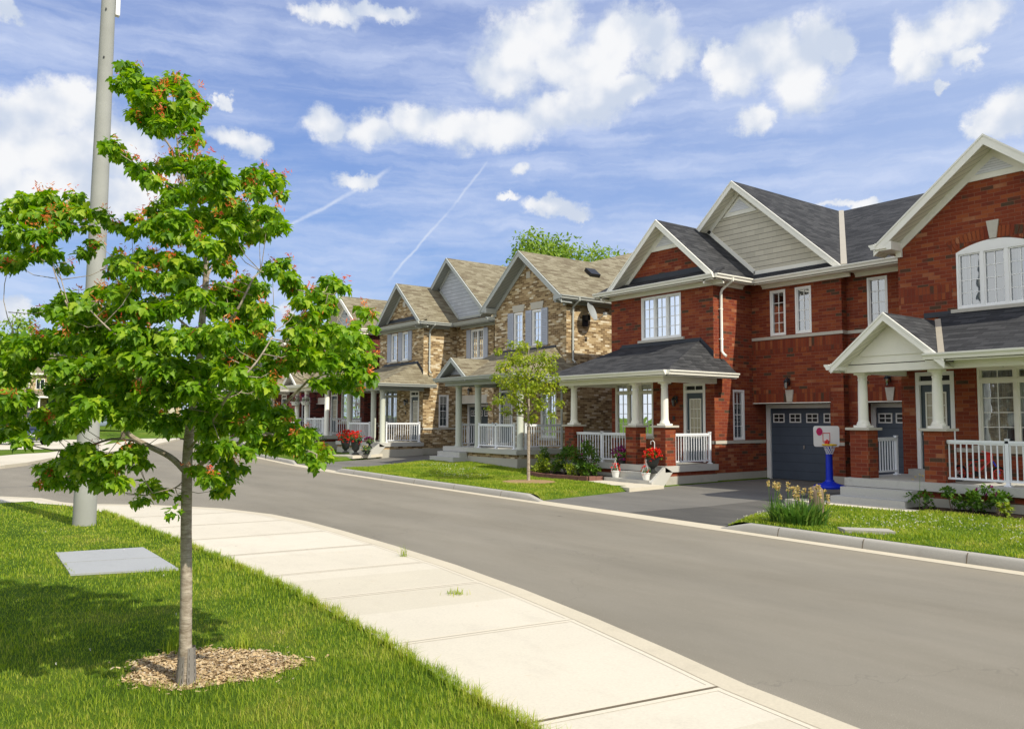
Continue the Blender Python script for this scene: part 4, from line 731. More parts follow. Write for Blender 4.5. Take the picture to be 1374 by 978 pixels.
    st.slab([(16.3, 15.4, -.02), (16.3, 15.4, .2), (16.85, 15.4, .6), (17.15, 15.4, .45), (16.7, 15.4, -.02)], .1, (0, 1, 0)); st.build('steps', M['conc'], root, org)
    if S['piers']:
        for y in (19.56, 16.83, 15.69):
            pier(S, root, org, 17.16, y, .62, 1.69); column(S, root, org, 17.16, y, 1.745, 2.97)
        railing(root, org, (17.1, 17.05), (17.1, 19.34), .62, 1.51, (.5,))
        railing(root, org, (17.38, 15.62), (19.0, 15.62), .62, 1.51, (1.,))
    else:
        for y in (19.0, 16.5, 15.62): column(S, root, org, 17.1, y, .62, 2.97, .12, False)
        railing(root, org, (17.05, 16.75), (17.05, 18.9), .62, 1.51, (0., 1.)); railing(root, org, (17.3, 15.62), (19.0, 15.62), .62, 1.51, (0., 1.))
    return root
def right_unit(style, oy, dz, label, low=False, name='brick_house', opt={}):
    """unit whose bay is on the right: bay Y 5.43-9.9, garage recess Y 9.9-12.5"""
    S = STY[style]; base = (19.12, 8., 0.)
    root = thing(name, (base[0], base[1]+oy, dz), label, 'house'); org = base
    FX = ('x', XB); FR = ('x', XR2); pt = 12.5; zt = 6.15; w = MB()
    dr = (8.68, 9.56, .66, 3.04)
    if S['shut']:
        ups = [(8.02, 8.58, 4.5, 5.86), (6.85, 7.42, 4.5, 5.86)]; pws = [(6.0, 6.9, 1.0, 2.7)]
    else: ups = [(6.94, 8.54, 4.44, 5.93)]; pws = [(5.9, 8.18, 1.36, 3.1)]
    wall(w, FX, 5.43, 9.9, .34, zt, ups+pws+[dr])
    rw = (11.3, 11.88, 4.45, 5.85) if not S['shut'] else (10.9, 11.9, 4.45, 5.85)
    wall(w, FR, 9.9, pt, 2.42, zt, [rw]); wall(w, FR, 12.2, pt, .34, 2.42)
    w.quad((XR2, 12.2, 0), (XG+.25, 12.2, 0), (XG+.25, 12.2, 2.42), (XR2, 12.2, 2.42)); w.quad((XR2, 9.9, 2.42), (XG+.25, 9.9, 2.42), (XG+.25, 12.2, 2.42), (XR2, 12.2, 2.42))
    w.quad((XB, 9.9, .34), (XG+.25, 9.9, .34), (XG+.25, 9.9, zt), (XB, 9.9, zt))
    w.quad((XB, 5.43, .34), (31.5, 5.43, .34), (31.5, 5.43, zt), (XB, 5.43, zt)); w.quad((31.5, 5.43, .34), (31.5, pt, .34), (31.5, pt, zt), (31.5, 5.43, zt))
    w.slab([(XB, 5.45, zt), (XB, 9.88, zt), (XB, 7.66, zt+1.77)], .05, (1, 0, 0)) if True else None
    if not S['shut']:
        n = 12
        for k in range(n):
            a = 6.94+1.6*k/n; b = 6.94+1.6*(k+1)/n; za, zb = [5.93-.2*((2*t-1)**2) for t in (k/n, (k+1)/n)]
            w.slab([(XB, a, za), (XB, b, zb), (XB, b, 5.93), (XB, a, 5.93)], .1, (1, 0, 0))
    wo = w.build('wall', S['brick'], root, org)
    if style == 'dark': MB().slab([(XB-.02, 5.5, zt), (XB-.02, 9.8, zt), (XB-.02, 7.66, zt+1.7)], .015, (1, 0, 0)).build('gable_siding', S['siding'], root, org)
    MB().box(XR2-.01, XR2+.3, 12.19, pt, -.3, .34).build('foundation', M['found'], root, org); MB().box(XB-.01, 31.5, 5.42, 5.6, -.3, .34).box(XB-.012, XB+.1, 5.59, 9.9, -.3, .341).build('foundation', M['found'], root, org)
    MB().box(XR2-.03, XR2-.001, 9.9, pt, 4.34, 4.43).build('stone_band', M['stone'], root, org); MB().box(XR2-.03, XR2-.001, 12.2, pt, 1.2, 1.29).build('stone_band', M['stone'], root, org); b = MB().box(XB-.03, XB-.001, 5.42, 8.66, 1.2, 1.29)
    MB().box(XB, 31.5, 5.4, 5.428, 1.2, 1.29).build('stone_band', M['stone'], root, org); b.build('stone_band', M['stone'], root, org)
    if style == 'red':
        MB().box(XR2-.006, XR2, 9.9, pt, 2.43, 2.82).build('soldier_course', S['sold'], root, org); MB().box(XB-.006, XB, 8.66, 9.88, 4.7, 5.05).build('soldier_course', S['sold'], root, org)
        # arch voussoirs over the three-light window
        n = 22; a_ = MB(); kk = MB()
        for k in range(n):
            t0, t1 = (k+.06)/n, (k+.94)/n
            P = []
            for t, e in ((t0, 0), (t1, 0), (t1, 1), (t0, 1)):
                y = 6.86+1.76*t; z = 5.95-.2*((2*t-1)**2)+e*.25; y += (t-.5)*e*.28; P.append((XB-.012, y, z))
            a_.slab(P, .011, (1, 0, 0))
        av = a_.build('window_arch', S['sold'], root, org)
        MB().slab([(XB-.045, 7.66, 5.94), (XB-.045, 7.80, 5.94), (XB-.045, 7.86, 6.34), (XB-.045, 7.6, 6.34)], .04, (1, 0, 0)).build('keystone', M['stone'], root, org)
        MB().slab([(XR2-.05, 11.21, 2.44), (XR2-.05, 11.37, 2.44), (XR2-.05, 11.42, 2.80), (XR2-.05, 11.16, 2.80)], .045, (1, 0, 0)).build('keystone', M['stone'], root, org)
        wall_lamp(root, org, ('x', XR2-.05), 11.29, 2.93)
        window(S, root, org, FX, 6.94, 8.54, 4.44, 5.93, 3, 4, 2, arch=.2, cov=.55, jamb=.045)
        window(S, root, org, FX, pws[0][0], pws[0][1], pws[0][2], pws[0][3], 3, 4, 2, trans=2.76, curtain='curtain', cov=.8, trim='trim')
        window(S, root, org, FR, rw[0], rw[1], rw[2], rw[3], 1, 4, 2, sill=False)
    else:
        for (a, c, z0_, z1_) in ups:
            window(S, root, org, FX, a, c, z0_, z1_, 1, 4, 2, cov=.8); 
            if S['shut']:
                shutter(root, org, c+.2, z0_-.03, z1_+.02)
                MB().slab([(XB-.02, a-.05, z1_+.03), (XB-.02, c+.05, z1_+.03), (XB-.02, c+.12, z1_+.3), (XB-.02, a-.12, z1_+.3)], .018, (1, 0, 0)).build('lintel', M['stone'], root, org)
        if S['shut']: shutter(root, org, ups[1][0]-.2, 4.47, 5.88)
        for (a, c, z0_, z1_) in pws: window(S, root, org, FX, a, c, z0_, z1_, 2, 4, 2)
        window(S, root, org, FR, rw[0], rw[1], rw[2], rw[3], 2, 4, 2, cov=.6)
        if S['shut']:
            for u in (rw[0]-.2, rw[1]+.2): MB().box(XR2-.035, XR2-.001, u-.17, u+.17, 4.44, 5.87).build('shutter', M['shutter'], root, org)
        MB().box(XR2-.02, XR2-.001, 10., 12.2, 2.43, 2.8).build('lintel', M['stone'], root, org)
        wall_lamp(root, org, ('x', XR2-.02), 11.29, 2.93)
    MB().box(XR2-.03, XR2+.12, 9.9, 12.22, 2.405, 2.43).build('garage_lintel', S['trim'], root, org)
    garage_door(S, root, org, XG+.25, 9.92, 12.2, .1, 2.41, .6)
    entry(S, root, org, XB, dr[0], dr[1], dr[2], dr[3], 2.74)
    MB().box(XB-.3, XB-.001, 8.6, 9.64, .62, .78).build('door_step', M['conc'], root, org)
    # roofs : bay gable slope .8
    ps = [[(18.65, 7.66, 8.16), (26, 7.66, 8.16), (26, 10.2, 6.13), (18.65, 10.2, 6.13)],
          [(18.65, 7.66, 8.16), (18.65, 5.12, 6.13), (33, 5.12, 6.13), (26.7, 9.24, 9.42), (22.35, 7.66, 8.16)]]
    if not low:
        ps += [[(20.5, 5.2, 6.15), (20.5, pt, 6.15), (26.7, pt, 9.42), (26.7, 9.24, 9.42)], [(33, 5.12, 6.15), (33, pt, 6.15), (26.7, pt, 9.42), (26.7, 9.24, 9.42)],
               [(22.35, 7.66, 8.16), (26.7, 9.24, 9.42), (24.3, 7.66, 8.155)]]
    else:
        ps += [[(20.5, 5.2, 6.15), (20.5, pt, 6.15), (26, pt, 8.4), (26, 8, 8.4)], [(32, 5.12, 6.15), (32, pt, 6.15), (26, pt, 8.4), (26, 8, 8.4)]]
    roof_faces(S, root, org, ps)
    gable_trim(S, root, org, 18.63, XB, (7.66, 8.17), (10.22, 6.1), (5.1, 6.1), h=.22, frieze=.2)
    if style == 'red': gable_vent(S, root, org, XB, 7.66, 7.82, 7.3, .8)
    else: MB().box(XB-.02, XB, 7.55, 7.8, 7.15, 7.4).build('stone_block', M['stone'], root, org)
    for s_, y in ((1, 9.9), (-1, 5.43)):   # eave returns
        m = MB(); yo = y+s_*.29; m.box(18.60, XB-.0, min(y-s_*.12, yo), max(y-s_*.12, yo), 5.97, 6.17)
        m.box(XB-.06, XB, min(y-s_*.12, y+s_*.02), max(y-s_*.12, y+s_*.02), 5.84, 5.97); m.build('eave_return', S['trim'], root, org)
    eave(S, root, org, (18.56, 10.2), (20.6, 10.2), (0, 1), .3, 6.13, frieze=False)
    eave(S, root, org, (18.56, 5.12), (32., 5.12), (0, -1), .31, 6.13)
    eave(S, root, org, (20.52, 10.3), (20.52, 12.2), (-1, 0), .71, 6.15)
    MB().tube([(20.4, 10.15, 6.12), (20.45, 9.98, 5.95), (20.5, 9.95, 5.8), (20.5, 9.95, 4.3)], .04, 8).build('downspout', S['gut'], root, org, smooth=True)
    if not low and style == 'red':
        A = np.array((20.6, 12.18, 6.2)); B = np.array((26.72, 15.85, 9.44)); n_ = np.array((.25, -.42, 0.))*.28
        MB().bar(A-n_*.6, B-n_*.6, n_*1.2, (0, 0, .03)).build('roof_valley', M['valley'], root, org)
    # porch
    gf = 16.45
    ga = (8.85, 4.18) if S['piers'] else (8.95, 4.0); f1 = (10.08, 3.12) if S['piers'] else (10.0, 3.26); f2 = (7.62, 3.12) if S['piers'] else (7.95, 3.26)
    roof_faces(S, root, org, [
        [(gf, ga[0], ga[1]), (XB, ga[0], ga[1]), (XB, f1[0], f1[1]), (gf, f1[0], f1[1])],
        [(gf, ga[0], ga[1]), (XB, ga[0], ga[1]), (XB, f2[0], f2[1]), (gf, f2[0], f2[1])],
        [(gf, f1[0] if not S['piers'] else 8.3, 3.24), (gf, 4.95, 3.24), (XB, 6.0, 4.36), (XB, 9.9, 4.36)] if not S['piers'] else [(gf, 7.72, 3.24), (gf, 4.95, 3.24), (XB, 6.0, 4.36), (XB, 8.98, 4.36)],
        [(gf, 4.95, 3.24), (19.6, 4.95, 3.24), (19.6, 5.4, 3.73), (XB, 5.42, 3.73), (XB, 6.0, 4.36)]], .04, 'porch_roof')
    gable_trim(S, root, org, gf-.02, 16.8, ga, f1, f2, h=.16, frieze=0)
    if S['piers']:
        MB().slab([(16.8, f1[0]-.15, 3.14), (16.8, f2[0]+.1, 3.14), (16.8, ga[0], 4.06)], .06, (1, 0, 0)).build('porch_gable_panel', S['trim'], root, org)
        MB().slab([(16.775, 9.6, 3.3), (16.775, 8.1, 3.3), (16.775, 8.1, 3.42), (16.775, ga[0], 3.93), (16.775, 9.6, 3.36)], .02, (1, 0, 0)).build('inset_panel', S['trim'], root, org)
        MB().box(gf-.02, 16.8, 9.93, 10.1, 3.0, 3.16).build('eave_return', S['trim'], root, org)
        eave(S, root, org, (gf-.05, 10.12), (XB, 10.12), (0, 1), .2, 3.13, frieze=False)
        A = np.array((gf+.02, 7.7, 3.245)); B = np.array((18.77, 8.83, 4.2)); MB().bar(A+(0, -.06, 0), B+(0, -.06, 0), (0, .13, 0), (0, 0, .022)).build('roof_valley', M['valley'], root, org)
        eave(S, root, org, (gf, 8.02), (gf, 4.95), (-1, 0), .35, 3.24, frieze=False)
    else:
        MB().slab([(16.8, f1[0]-.1, 3.26), (16.8, f2[0]+.1, 3.26), (16.8, ga[0], 3.95)], .06, (1, 0, 0)).build('porch_gable_panel', S['siding'], root, org)
        eave(S, root, org, (gf, 10.15), (gf, 4.95), (-1, 0), .35, 3.24, frieze=False)
    eave(S, root, org, (gf, 4.95), (19.5, 4.95), (0, -1), .4, 3.242, frieze=False)
    MB().box(XB-.03, XB-.002, 6.0, 9.3, 4.3, 4.42).build('flashing', M['flash'], root, org)
    MB().box(16.8, 17.06, 5.3, 9.98, 2.96, 3.12).box(17.06, XB, 9.76, 9.98, 2.962, 3.12).box(17.06, XB, 5.3, 5.52, 2.962, 3.12).build('porch_beam', S['trim'], root, org)
    MB().box(17.06, XB, 5.52, 9.76, 3.1, 3.12).build('porch_ceiling', S['soffit'], root, org)
    MB().box(16.75, XB, 5.3, 10.02, .47, .64).build('porch_slab', M['conc'], root, org)
    MB().box(16.85, XB, 5.36, 9.96, .33, .47).build('porch_brick_base', S['brick'], root, org)
    MB().box(16.82, XB, 5.34, 9.98, -.3, .33).build('porch_foundation', M['found'], root, org)
    MB().box(16.15, 16.82, 8.36, 10.0, -.1, .28).box(16.46, 16.8, 8.4, 9.95, .28, .46).build('steps', M['conc'], root, org)
    if S['piers']:
        for y in (9.77, 8.13, 5.6): pier(S, root, org, 17.16, y, .64, 1.69); column(S, root, org, 17.16, y, 1.745, 2.96)
        railing(root, org, (17.05, 5.8), (17.05, 7.91), .64, 1.51, (.47,)); railing(root, org, (17.38, 9.8), (18.6, 9.8), .64, 1.51, (1.,))
    else:
        for y in (9.45, 8.13, 5.55): column(S, root, org, 17.1, y, .64, 2.96, .12, False)
        railing(root, org, (17.0, 5.75), (17.0, 7.9), .64, 1.51, (0., .5, 1.)); railing(root, org, (17.3, 5.5), (18.95, 5.5), .64, 1.51, (0., 1.)); railing(root, org, (17.4, 9.7), (18.9, 9.7), .64, 1.51, (0., 1.))
    if S['shut']:
        MB().tube([(19.4, 5.02, 6.1), (19.4, 5.02, 6.0), (19.4, 5.36, 5.8), (19.4, 5.38, 5.7), (19.4, 5.38, 3.85), (19.4, 5.25, 3.75)], .04, 8).tube([(18.85, 4.98, 3.15), (18.85, 5.36, 2.8), (18.85, 5.38, 2.7), (18.85, 5.38, .7)], .04, 8).build('downspout', S['gut'], root, org, smooth=True)
        for (x, y) in ((21.6, 6.7), (23.9, 6.6)):
            z = 6.13+.8*(y-5.12)
            MB().slab([(x-.25, y-.2, z+.02), (x+.25, y-.2, z+.02), (x+.25, y+.15, z+.3), (x-.25, y+.15, z+.3)], -.14, (0, -.6, .8)).build('roof_vent', M['black'], root, org)
    return root
# ---------------------------------------------------------------- world, sun, camera
SUN = np.array((.15, -1., .97)); SUN /= np.linalg.norm(SUN)
sun = bpy.data.objects.new('sun', bpy.data.lights.new('sun', 'SUN')); COL.objects.link(sun)
sun.data.energy = 5.; sun.data.angle = R(.5); sun.data.color = (1, .93, .78)
from mathutils import Vector, Matrix
sun.rotation_euler = Vector(tuple(SUN)).to_track_quat('Z', 'Y').to_euler(); sun.location = (0, -10, 30)
W = bpy.data.worlds.new('World'); scene.world = W; W.use_nodes = True; nt = W.node_tree
bg = nt.nodes['Background']; bg.inputs[1].default_value = .12
sky = nd(nt, 'ShaderNodeTexSky', sky_type='NISHITA', sun_disc=False, sun_elevation=math.asin(SUN[2]), sun_rotation=math.atan2(SUN[0], SUN[1]), air_density=1.3, dust_density=.6, ozone_density=2.2)
tc = nt.nodes.new('ShaderNodeTexCoord'); d = vmath(nt, 'NORMALIZE', tc.outputs['Generated'])
s3 = nd(nt, 'ShaderNodeSeparateXYZ', {0: d})
az = math_(nt, 'ARCTAN2', s3.outputs[0], s3.outputs[1]); el = math_(nt, 'ARCSINE', s3.outputs[2])
uv = nd(nt, 'ShaderNodeCombineXYZ', {0: az, 1: el}).outputs[0]
wn = noise(nt, uv, 13, 6, .64, out=1)
wob = vmath(nt, 'SUBTRACT', wn, (.5, .5, .5))
puv = vmath(nt, 'ADD', uv, vmath(nt, 'MULTIPLY', wob, (.085, .075, 0)))
puv = vmath(nt, 'MULTIPLY', puv, (1, 1, 0))
dens = None; shade = None
for (u, v, a, b) in BLOBS:
    q = vmath(nt, 'MULTIPLY', vmath(nt, 'SUBTRACT', puv, (u, v, 0)), (1/a, 1/b, 0))
    l = vmath(nt, 'LENGTH', q, out=1)
    e = math_(nt, 'SUBTRACT', 1., l)
    dens = e if dens is None else math_(nt, 'SMOOTH_MAX', dens, e, .25)
fn = noise(nt, uv, 22, 6, .66)
dn = math_(nt, 'ADD', dens, math_(nt, 'MULTIPLY', math_(nt, 'SUBTRACT', fn, .5), 1.1))
mask = nd(nt, 'ShaderNodeMapRange', {0: dn, 1: -.24, 2: .44}, interpolation_type='SMOOTHSTEP').outputs[0]
# body shading: light tops, blue-grey undersides and folds
ln = noise(nt, vmath(nt, 'ADD', uv, (.0, .012, 0)), 15, 4, .55)
lo = noise(nt, vmath(nt, 'ADD', uv, (-.008, .016, 0)), 13, 2, .5)
fl_ = noise(nt, uv, 13, 2, .5)
rel = math_(nt, 'MULTIPLY', math_(nt, 'SUBTRACT', fl_, lo), 1.5)
ln = math_(nt, 'ADD', ln, rel)
fold = nd(nt, 'ShaderNodeMapRange', {0: math_(nt, 'ADD', ln, math_(nt, 'MULTIPLY', dens, .16)), 1: .34, 2: .80}, interpolation_type='SMOOTHSTEP').outputs[0]
ccol = mixc(nt, fold, (5.2, 5.8, 6.9), (7.9, 7.95, 8.05))
# thin high cloud
ci = noise(nt, vmath(nt, 'MULTIPLY', vmath(nt, 'ADD', uv, vmath(nt, 'MULTIPLY', wob, (.1, .03, 0))), (1.6, 8.5, 1)), 2.4, 5, .6)
cir = nd(nt, 'ShaderNodeMapRange', {0: ci, 1: .34, 2: .80}, interpolation_type='SMOOTHSTEP').outputs[0]
ci2 = noise(nt, vmath(nt, 'MULTIPLY', vmath(nt, 'ADD', uv, vmath(nt, 'MULTIPLY', wob, (.05, .02, 0))), (3., 34., 1)), 1.5, 4, .6)
cir2 = nd(nt, 'ShaderNodeMapRange', {0: ci2, 1: .50, 2: .78}, interpolation_type='SMOOTHSTEP').outputs[0]
elf = nd(nt, 'ShaderNodeMapRange', {0: el, 1: .0, 2: .55}).outputs[0]
tint = ramp(nt, elf, [(0, (4.3, 5.6, 7.6)), (.12, (3.5, 4.9, 7.7)), (.3, (2.05, 3.45, 7.1)), (.6, (1.8, 2.95, 6.5)), (.85, (2.3, 3.15, 6.2)), (1, (2.3, 3.1, 6.1))])
skyc = mixc(nt, .72, sky.outputs[0], tint)
# paler towards +azimuth (right of the street)
pal = nd(nt, 'ShaderNodeMapRange', {0: az, 1: .55, 2: 1.25}).outputs[0]
skyc = mixc(nt, math_(nt, 'MULTIPLY', pal, .42), skyc, (5.6, 6.5, 8.2))
skyc = mixc(nt, math_(nt, 'MULTIPLY', cir, .72), skyc, (6.0, 6.6, 8.1))
skyc = mixc(nt, math_(nt, 'MULTIPLY', cir2, .22), skyc, (6.9, 7.3, 8.2))
for (u0, v0, u1, v1, w_) in TRAILS:
    L = math.hypot(u1-u0, v1-v0); t = ((u1-u0)/L, (v1-v0)/L, 0); n = (-t[1], t[0], 0)
    q = vmath(nt, 'SUBTRACT', vmath(nt, 'ADD', uv, vmath(nt, 'MULTIPLY', wob, (.012, .012, 0))), (u0, v0, 0))
    along = vmath(nt, 'DOT_PRODUCT', q, t, out=1); ac = math_(nt, 'ABSOLUTE', vmath(nt, 'DOT_PRODUCT', q, n, out=1))
    m1 = nd(nt, 'ShaderNodeMapRange', {0: ac, 1: w_*.45, 2: 0., 3: 0., 4: 1.}, interpolation_type='SMOOTHSTEP').outputs[0]
    m2 = nd(nt, 'ShaderNodeMapRange', {0: along, 1: -.008, 2: .008}).outputs[0]; m3 = nd(nt, 'ShaderNodeMapRange', {0: along, 1: L+.008, 2: L-.008}).outputs[0]
    k = math_(nt, 'MULTIPLY', math_(nt, 'MULTIPLY', m1, m2), math_(nt, 'MULTIPLY', m3, math_(nt, 'MULTIPLY_ADD', fn, .95, -.10)), clamp=True)
    skyc = mixc(nt, k, skyc, (7.2, 7.6, 8.2))
skyc = mixc(nt, math_(nt, 'MULTIPLY', mask, .97), skyc, ccol)
# added bright bank in the unseen sky behind the camera, fills the shaded fronts
fill_sky = nd(nt, 'ShaderNodeMapRange', {0: vmath(nt, 'DOT_PRODUCT', d, (-.94, -.33, .1), out=1), 1: .05, 2: .75}, interpolation_type='SMOOTHSTEP').outputs[0]
fill_noise = nd(nt, 'ShaderNodeMapRange', {0: noise(nt, d, 3.2, 5), 1: .36, 2: .56}).outputs[0]
skyc = mixc(nt, math_(nt, 'MULTIPLY', fill_sky, math_(nt, 'MULTIPLY_ADD', fill_noise, .85, .15)), skyc, (10.6, 10.5, 10.2))
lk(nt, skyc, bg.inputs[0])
W.cycles.sampling_method = 'MANUAL'; W.cycles.sample_map_resolution = 1024
yaw, pit, rol = R(36.861), R(3.8913), R(.1875)
fw = Vector((math.sin(yaw), math.cos(yaw), 0)); rt = Vector((math.cos(yaw), -math.sin(yaw), 0)); upv = Vector((0, 0, 1))
F3 = fw*math.cos(pit)+upv*math.sin(pit); u2 = upv*math.cos(pit)-fw*math.sin(pit)
R3 = rt*math.cos(rol)+u2*math.sin(rol); U3 = u2*math.cos(rol)-rt*math.sin(rol)
cam = bpy.data.objects.new('camera', bpy.data.cameras.new('camera')); COL.objects.link(cam)
mw = Matrix((( R3.x, U3.x, -F3.x, 0), (R3.y, U3.y, -F3.y, 0), (R3.z, U3.z, -F3.z, 1.9), (0, 0, 0, 1)))
cam.matrix_world = mw; cam.data.lens = 1083.42/1374*36; cam.data.sensor_width = 36; cam.data.clip_end = 4000; cam.data.clip_start = .1
scene.camera = cam
scene.view_settings.view_transform = 'Standard'; scene.view_settings.look = 'None'; scene.view_settings.exposure = 0
scene.render.engine = 'CYCLES'
cy = scene.cycles; cy.max_bounces = 6; cy.diffuse_bounces = 3; cy.glossy_bounces = 3; cy.transmission_bounces = 3; cy.transparent_max_bounces = 8; cy.caustics_reflective = False; cy.caustics_refractive = False
# ---------------------------------------------------------------- terrain
def interp(P, y, k=1):
    ys = [p[k] for p in P]; return float(np.interp(y, ys, [p[1-k] for p in P]))
KERB = [(10.7, -14), (11.38, 4.4), (11.56, 9.2), (11.80, 14.75), (12.08, 21.4), (12.45, 27.2), (12.95, 32.), (13.8, 37.8), (15.2, 47), (18, 60), (24, 80), (34, 110)]
def kx(y): return interp(KERB, y)
def sm(t): t = max(0, min(1, t)); return t*t*(3-2*t)
def pl(*P): return lambda x: float(np.interp(x, [p[0] for p in P], [p[1] for p in P]))
D1r = pl((11.5, 9.2), (12.9, 9.75), (16, 9.98), (33, 9.98)); D1l = pl((11.7, 14.7), (15.1, 15.1), (16.2, 15.35), (33, 15.5))
D2r = pl((12.4, 27.2), (16, 27.), (33, 26.8)); D2l = pl((12.9, 32.5), (14.8, 32.4), (17, 32.3), (33, 32.3))
D3r = pl((14.5, 44.3), (18, 43.8), (33, 43.5)); D3l = pl((15.5, 50.4), (18, 49.6), (33, 49.4))
def edge_d(x, y):
    return min([abs(y-f_(x)) for f_ in (D1r, D1l, D2r, D2l, D3r, D3l)])
def hy(x, y):
    e_ = edge_d(x, y); k_ = sm(e_/.32)
    return hy0(x, y)*k_+(.035+.08*sm((x-12)/8)*(1 if y < 20 else 3))*(1-k_)
def hy0(x, y):
    """height of the ground on the house side of the street"""
    r = .20*sm((y-19)/7)+.22*sm((y-36)/8)+.0
    return .145+r*sm((x-kx(y))/4.5)+.01*math.sin(x*1.7+y*.9)*sm((x-kx(y))/1.5)
struct(MB().quad((-1500, -1500, -.06), (1500, -1500, -.06), (1500, 1500, -.06), (-1500, 1500, -.06)).build('ground', M['land']))
road = MB().quad((-60, -40, 0), (12.2, -40, 0), (12.2, 14.75, 0), (-60, 14.75, 0))
road.poly((-60, 14.75, 0), (12.2, 14.75, 0), (13.0, 32, 0), (15.3, 47, 0), (18.1, 60, 0), (24.1, 80, 0), (34.1, 110, 0), (26, 113, 0), (-60, 40, 0))
struct(road.build('road', M['asphalt']))
# near block: sidewalk, kerb, lawn
NEDGE = [(4.0, -14), (4.40, 2.0), (4.60, 3.49), (4.80, 4.35), (5.03, 5.46), (5.26, 6.81), (5.46, 8.4), (5.58, 10.2), (5.65, 12.0), (5.66, 13.4), (5.54, 14.8), (5.12, 16.3), (4.63, 17.13), (4.09, 17.86), (3.5, 18.42), (2.98, 18.85), (2.72, 19.5), (2.5, 20.7), (1.8, 21.7), (-8, 22.8), (-50, 27)]
NIN = [(2.8, -14), (2.92, 2.0), (2.95, 3.0), (2.96, 3.75), (3.02, 4.75), (3.16, 6.1), (3.28, 8.1), (3.28, 10.4), (3.24, 12.4), (3.17, 13.8), (3.12, 15.6), (3.08, 16.8), (2.98, 17.7), (2.8, 18.4), (2.55, 19.0), (2.25, 19.5), (2.0, 19.8), (1.75, 20.0), (1.2, 20.2), (-8, 21.3), (-50, 25)]
def off(P, dist):
    Q = []
    for i, p in enumerate(P):
        a = np.array(P[max(i-1, 0)]); b = np.array(P[min(i+1, len(P)-1)]); t = (b-a)/np.linalg.norm(b-a); Q.append((p[0]-t[1]*dist, p[1]+t[0]*dist))
    return Q
KW = .21
NK = off(NEDGE, KW)
def band(A, B, z, m=None, zb=None):
    m = m or MB()
    zz = lambda p: z(p) if callable(z) else z
    for i in range(len(A)-1): m.quad((*A[i], zz(A[i])), (*A[i+1], zz(A[i+1])), (*B[i+1], zz(B[i+1])), (*B[i], zz(B[i])))
    return m
struct(band(NK, NIN, .13).build('sidewalk', M['walk']))
k = band(NEDGE, NK, .13)
NB = off(NEDGE, -.03)
for i in range(len(NB)-1): k.quad((*NEDGE[i], .13), (*NEDGE[i+1], .13), (*NB[i+1], .0), (*NB[i], .0))
struct(k.build('kerb', M['gutter']))
# joints
jm = MB()
J = [(1.9, .012), (3.72, .026), (5.66, .006), (7.52, .006), (8.95, .005), (10.6, .013), (12.3, .005), (14.0, .006), (15.7, .005)]
jd = MB()
for y, w in J:
    x0 = interp(NIN[:17], y+.1); x1 = interp(NK[:13], y-.14)
    (jd if w > .012 else jm).quad((x0, y+.10-w/2, .134), (x1, y-.14-w/2, .134), (x1, y-.14+w/2, .134), (x0, y+.10+w/2, .134))
for i in range(len(NK)-1):
    a, b = np.array(NK[i]), np.array(NK[i+1]); t = (b-a)/np.linalg.norm(b-a); n = np.array((-t[1], t[0]))*.004
    jm.quad((*(a-n), .1338), (*(b-n), .1338), (*(b+n), .1338), (*(a+n), .1338))
struct(jm.build('sidewalk_joint', M['joint2'])); struct(jd.build('sidewalk_joint', M['joint']))
jl = MB()   # tooled pale margins beside each joint
for y, w in J:
    x0 = interp(NIN[:17], y+.1); x1 = interp(NK[:13], y-.14)
    for s_ in (-1, 1): jl.quad(*[(x, yy+s_*q, .1325) for x, yy, q in ((x0, y+.10, w/2+.003), (x1, y-.14, w/2+.003), (x1, y-.14, w/2+.05), (x0, y+.10, w/2+.05))])
for i in range(len(NK)-1):
    a, b = np.array(NK[i]), np.array(NK[i+1]); t = (b-a)/np.linalg.norm(b-a); n = np.array((-t[1], t[0]))
    jl.quad((*(a+n*.006), .1323), (*(b+n*.006), .1323), (*(b+n*.05), .1323), (*(a+n*.05), .1323))
struct(jl.build('joint_margin', M['walkpale']))
def lawn_h(x, y): return .120+.012*math.sin(x*.9)*math.sin(y*.6)*sm((3-x)/1.5)+.016*sm((2.9-x)/.5)
lm = MB()
xs = [0, .12, .35, .8, 1.6, 3, 5, 8, 14, 30, 60]
IN2 = [(interp(NIN[:20], y) if y < 21 else 0, y) for y in np.arange(-14, 20.01, .5)]
IN2 = [(x, y) if y < 16.8 else (interp([p for p in NIN if p[1] >= 16.8][:5], y), y) for x, y in IN2]
rows = []
for x, y in IN2: rows.append([(x-d_, y+ (0), lawn_h(x-d_, y)) for d_ in xs])
for r0, r1 in zip(rows, rows[1:]):
    for i in range(len(xs)-1): lm.quad(r0[i], r1[i], r1[i+1], r0[i+1])
last = rows[-1]
lm.poly(*[last[0], last[3], last[6], last[-1], (-60, 25.9, .13), (-50, 25, .13), (-8, 21.3, .13), (1.2, 20.2, .13), (1.75, 20.0, .13)][:9])
struct(lm.build('lawn', M['turf']))
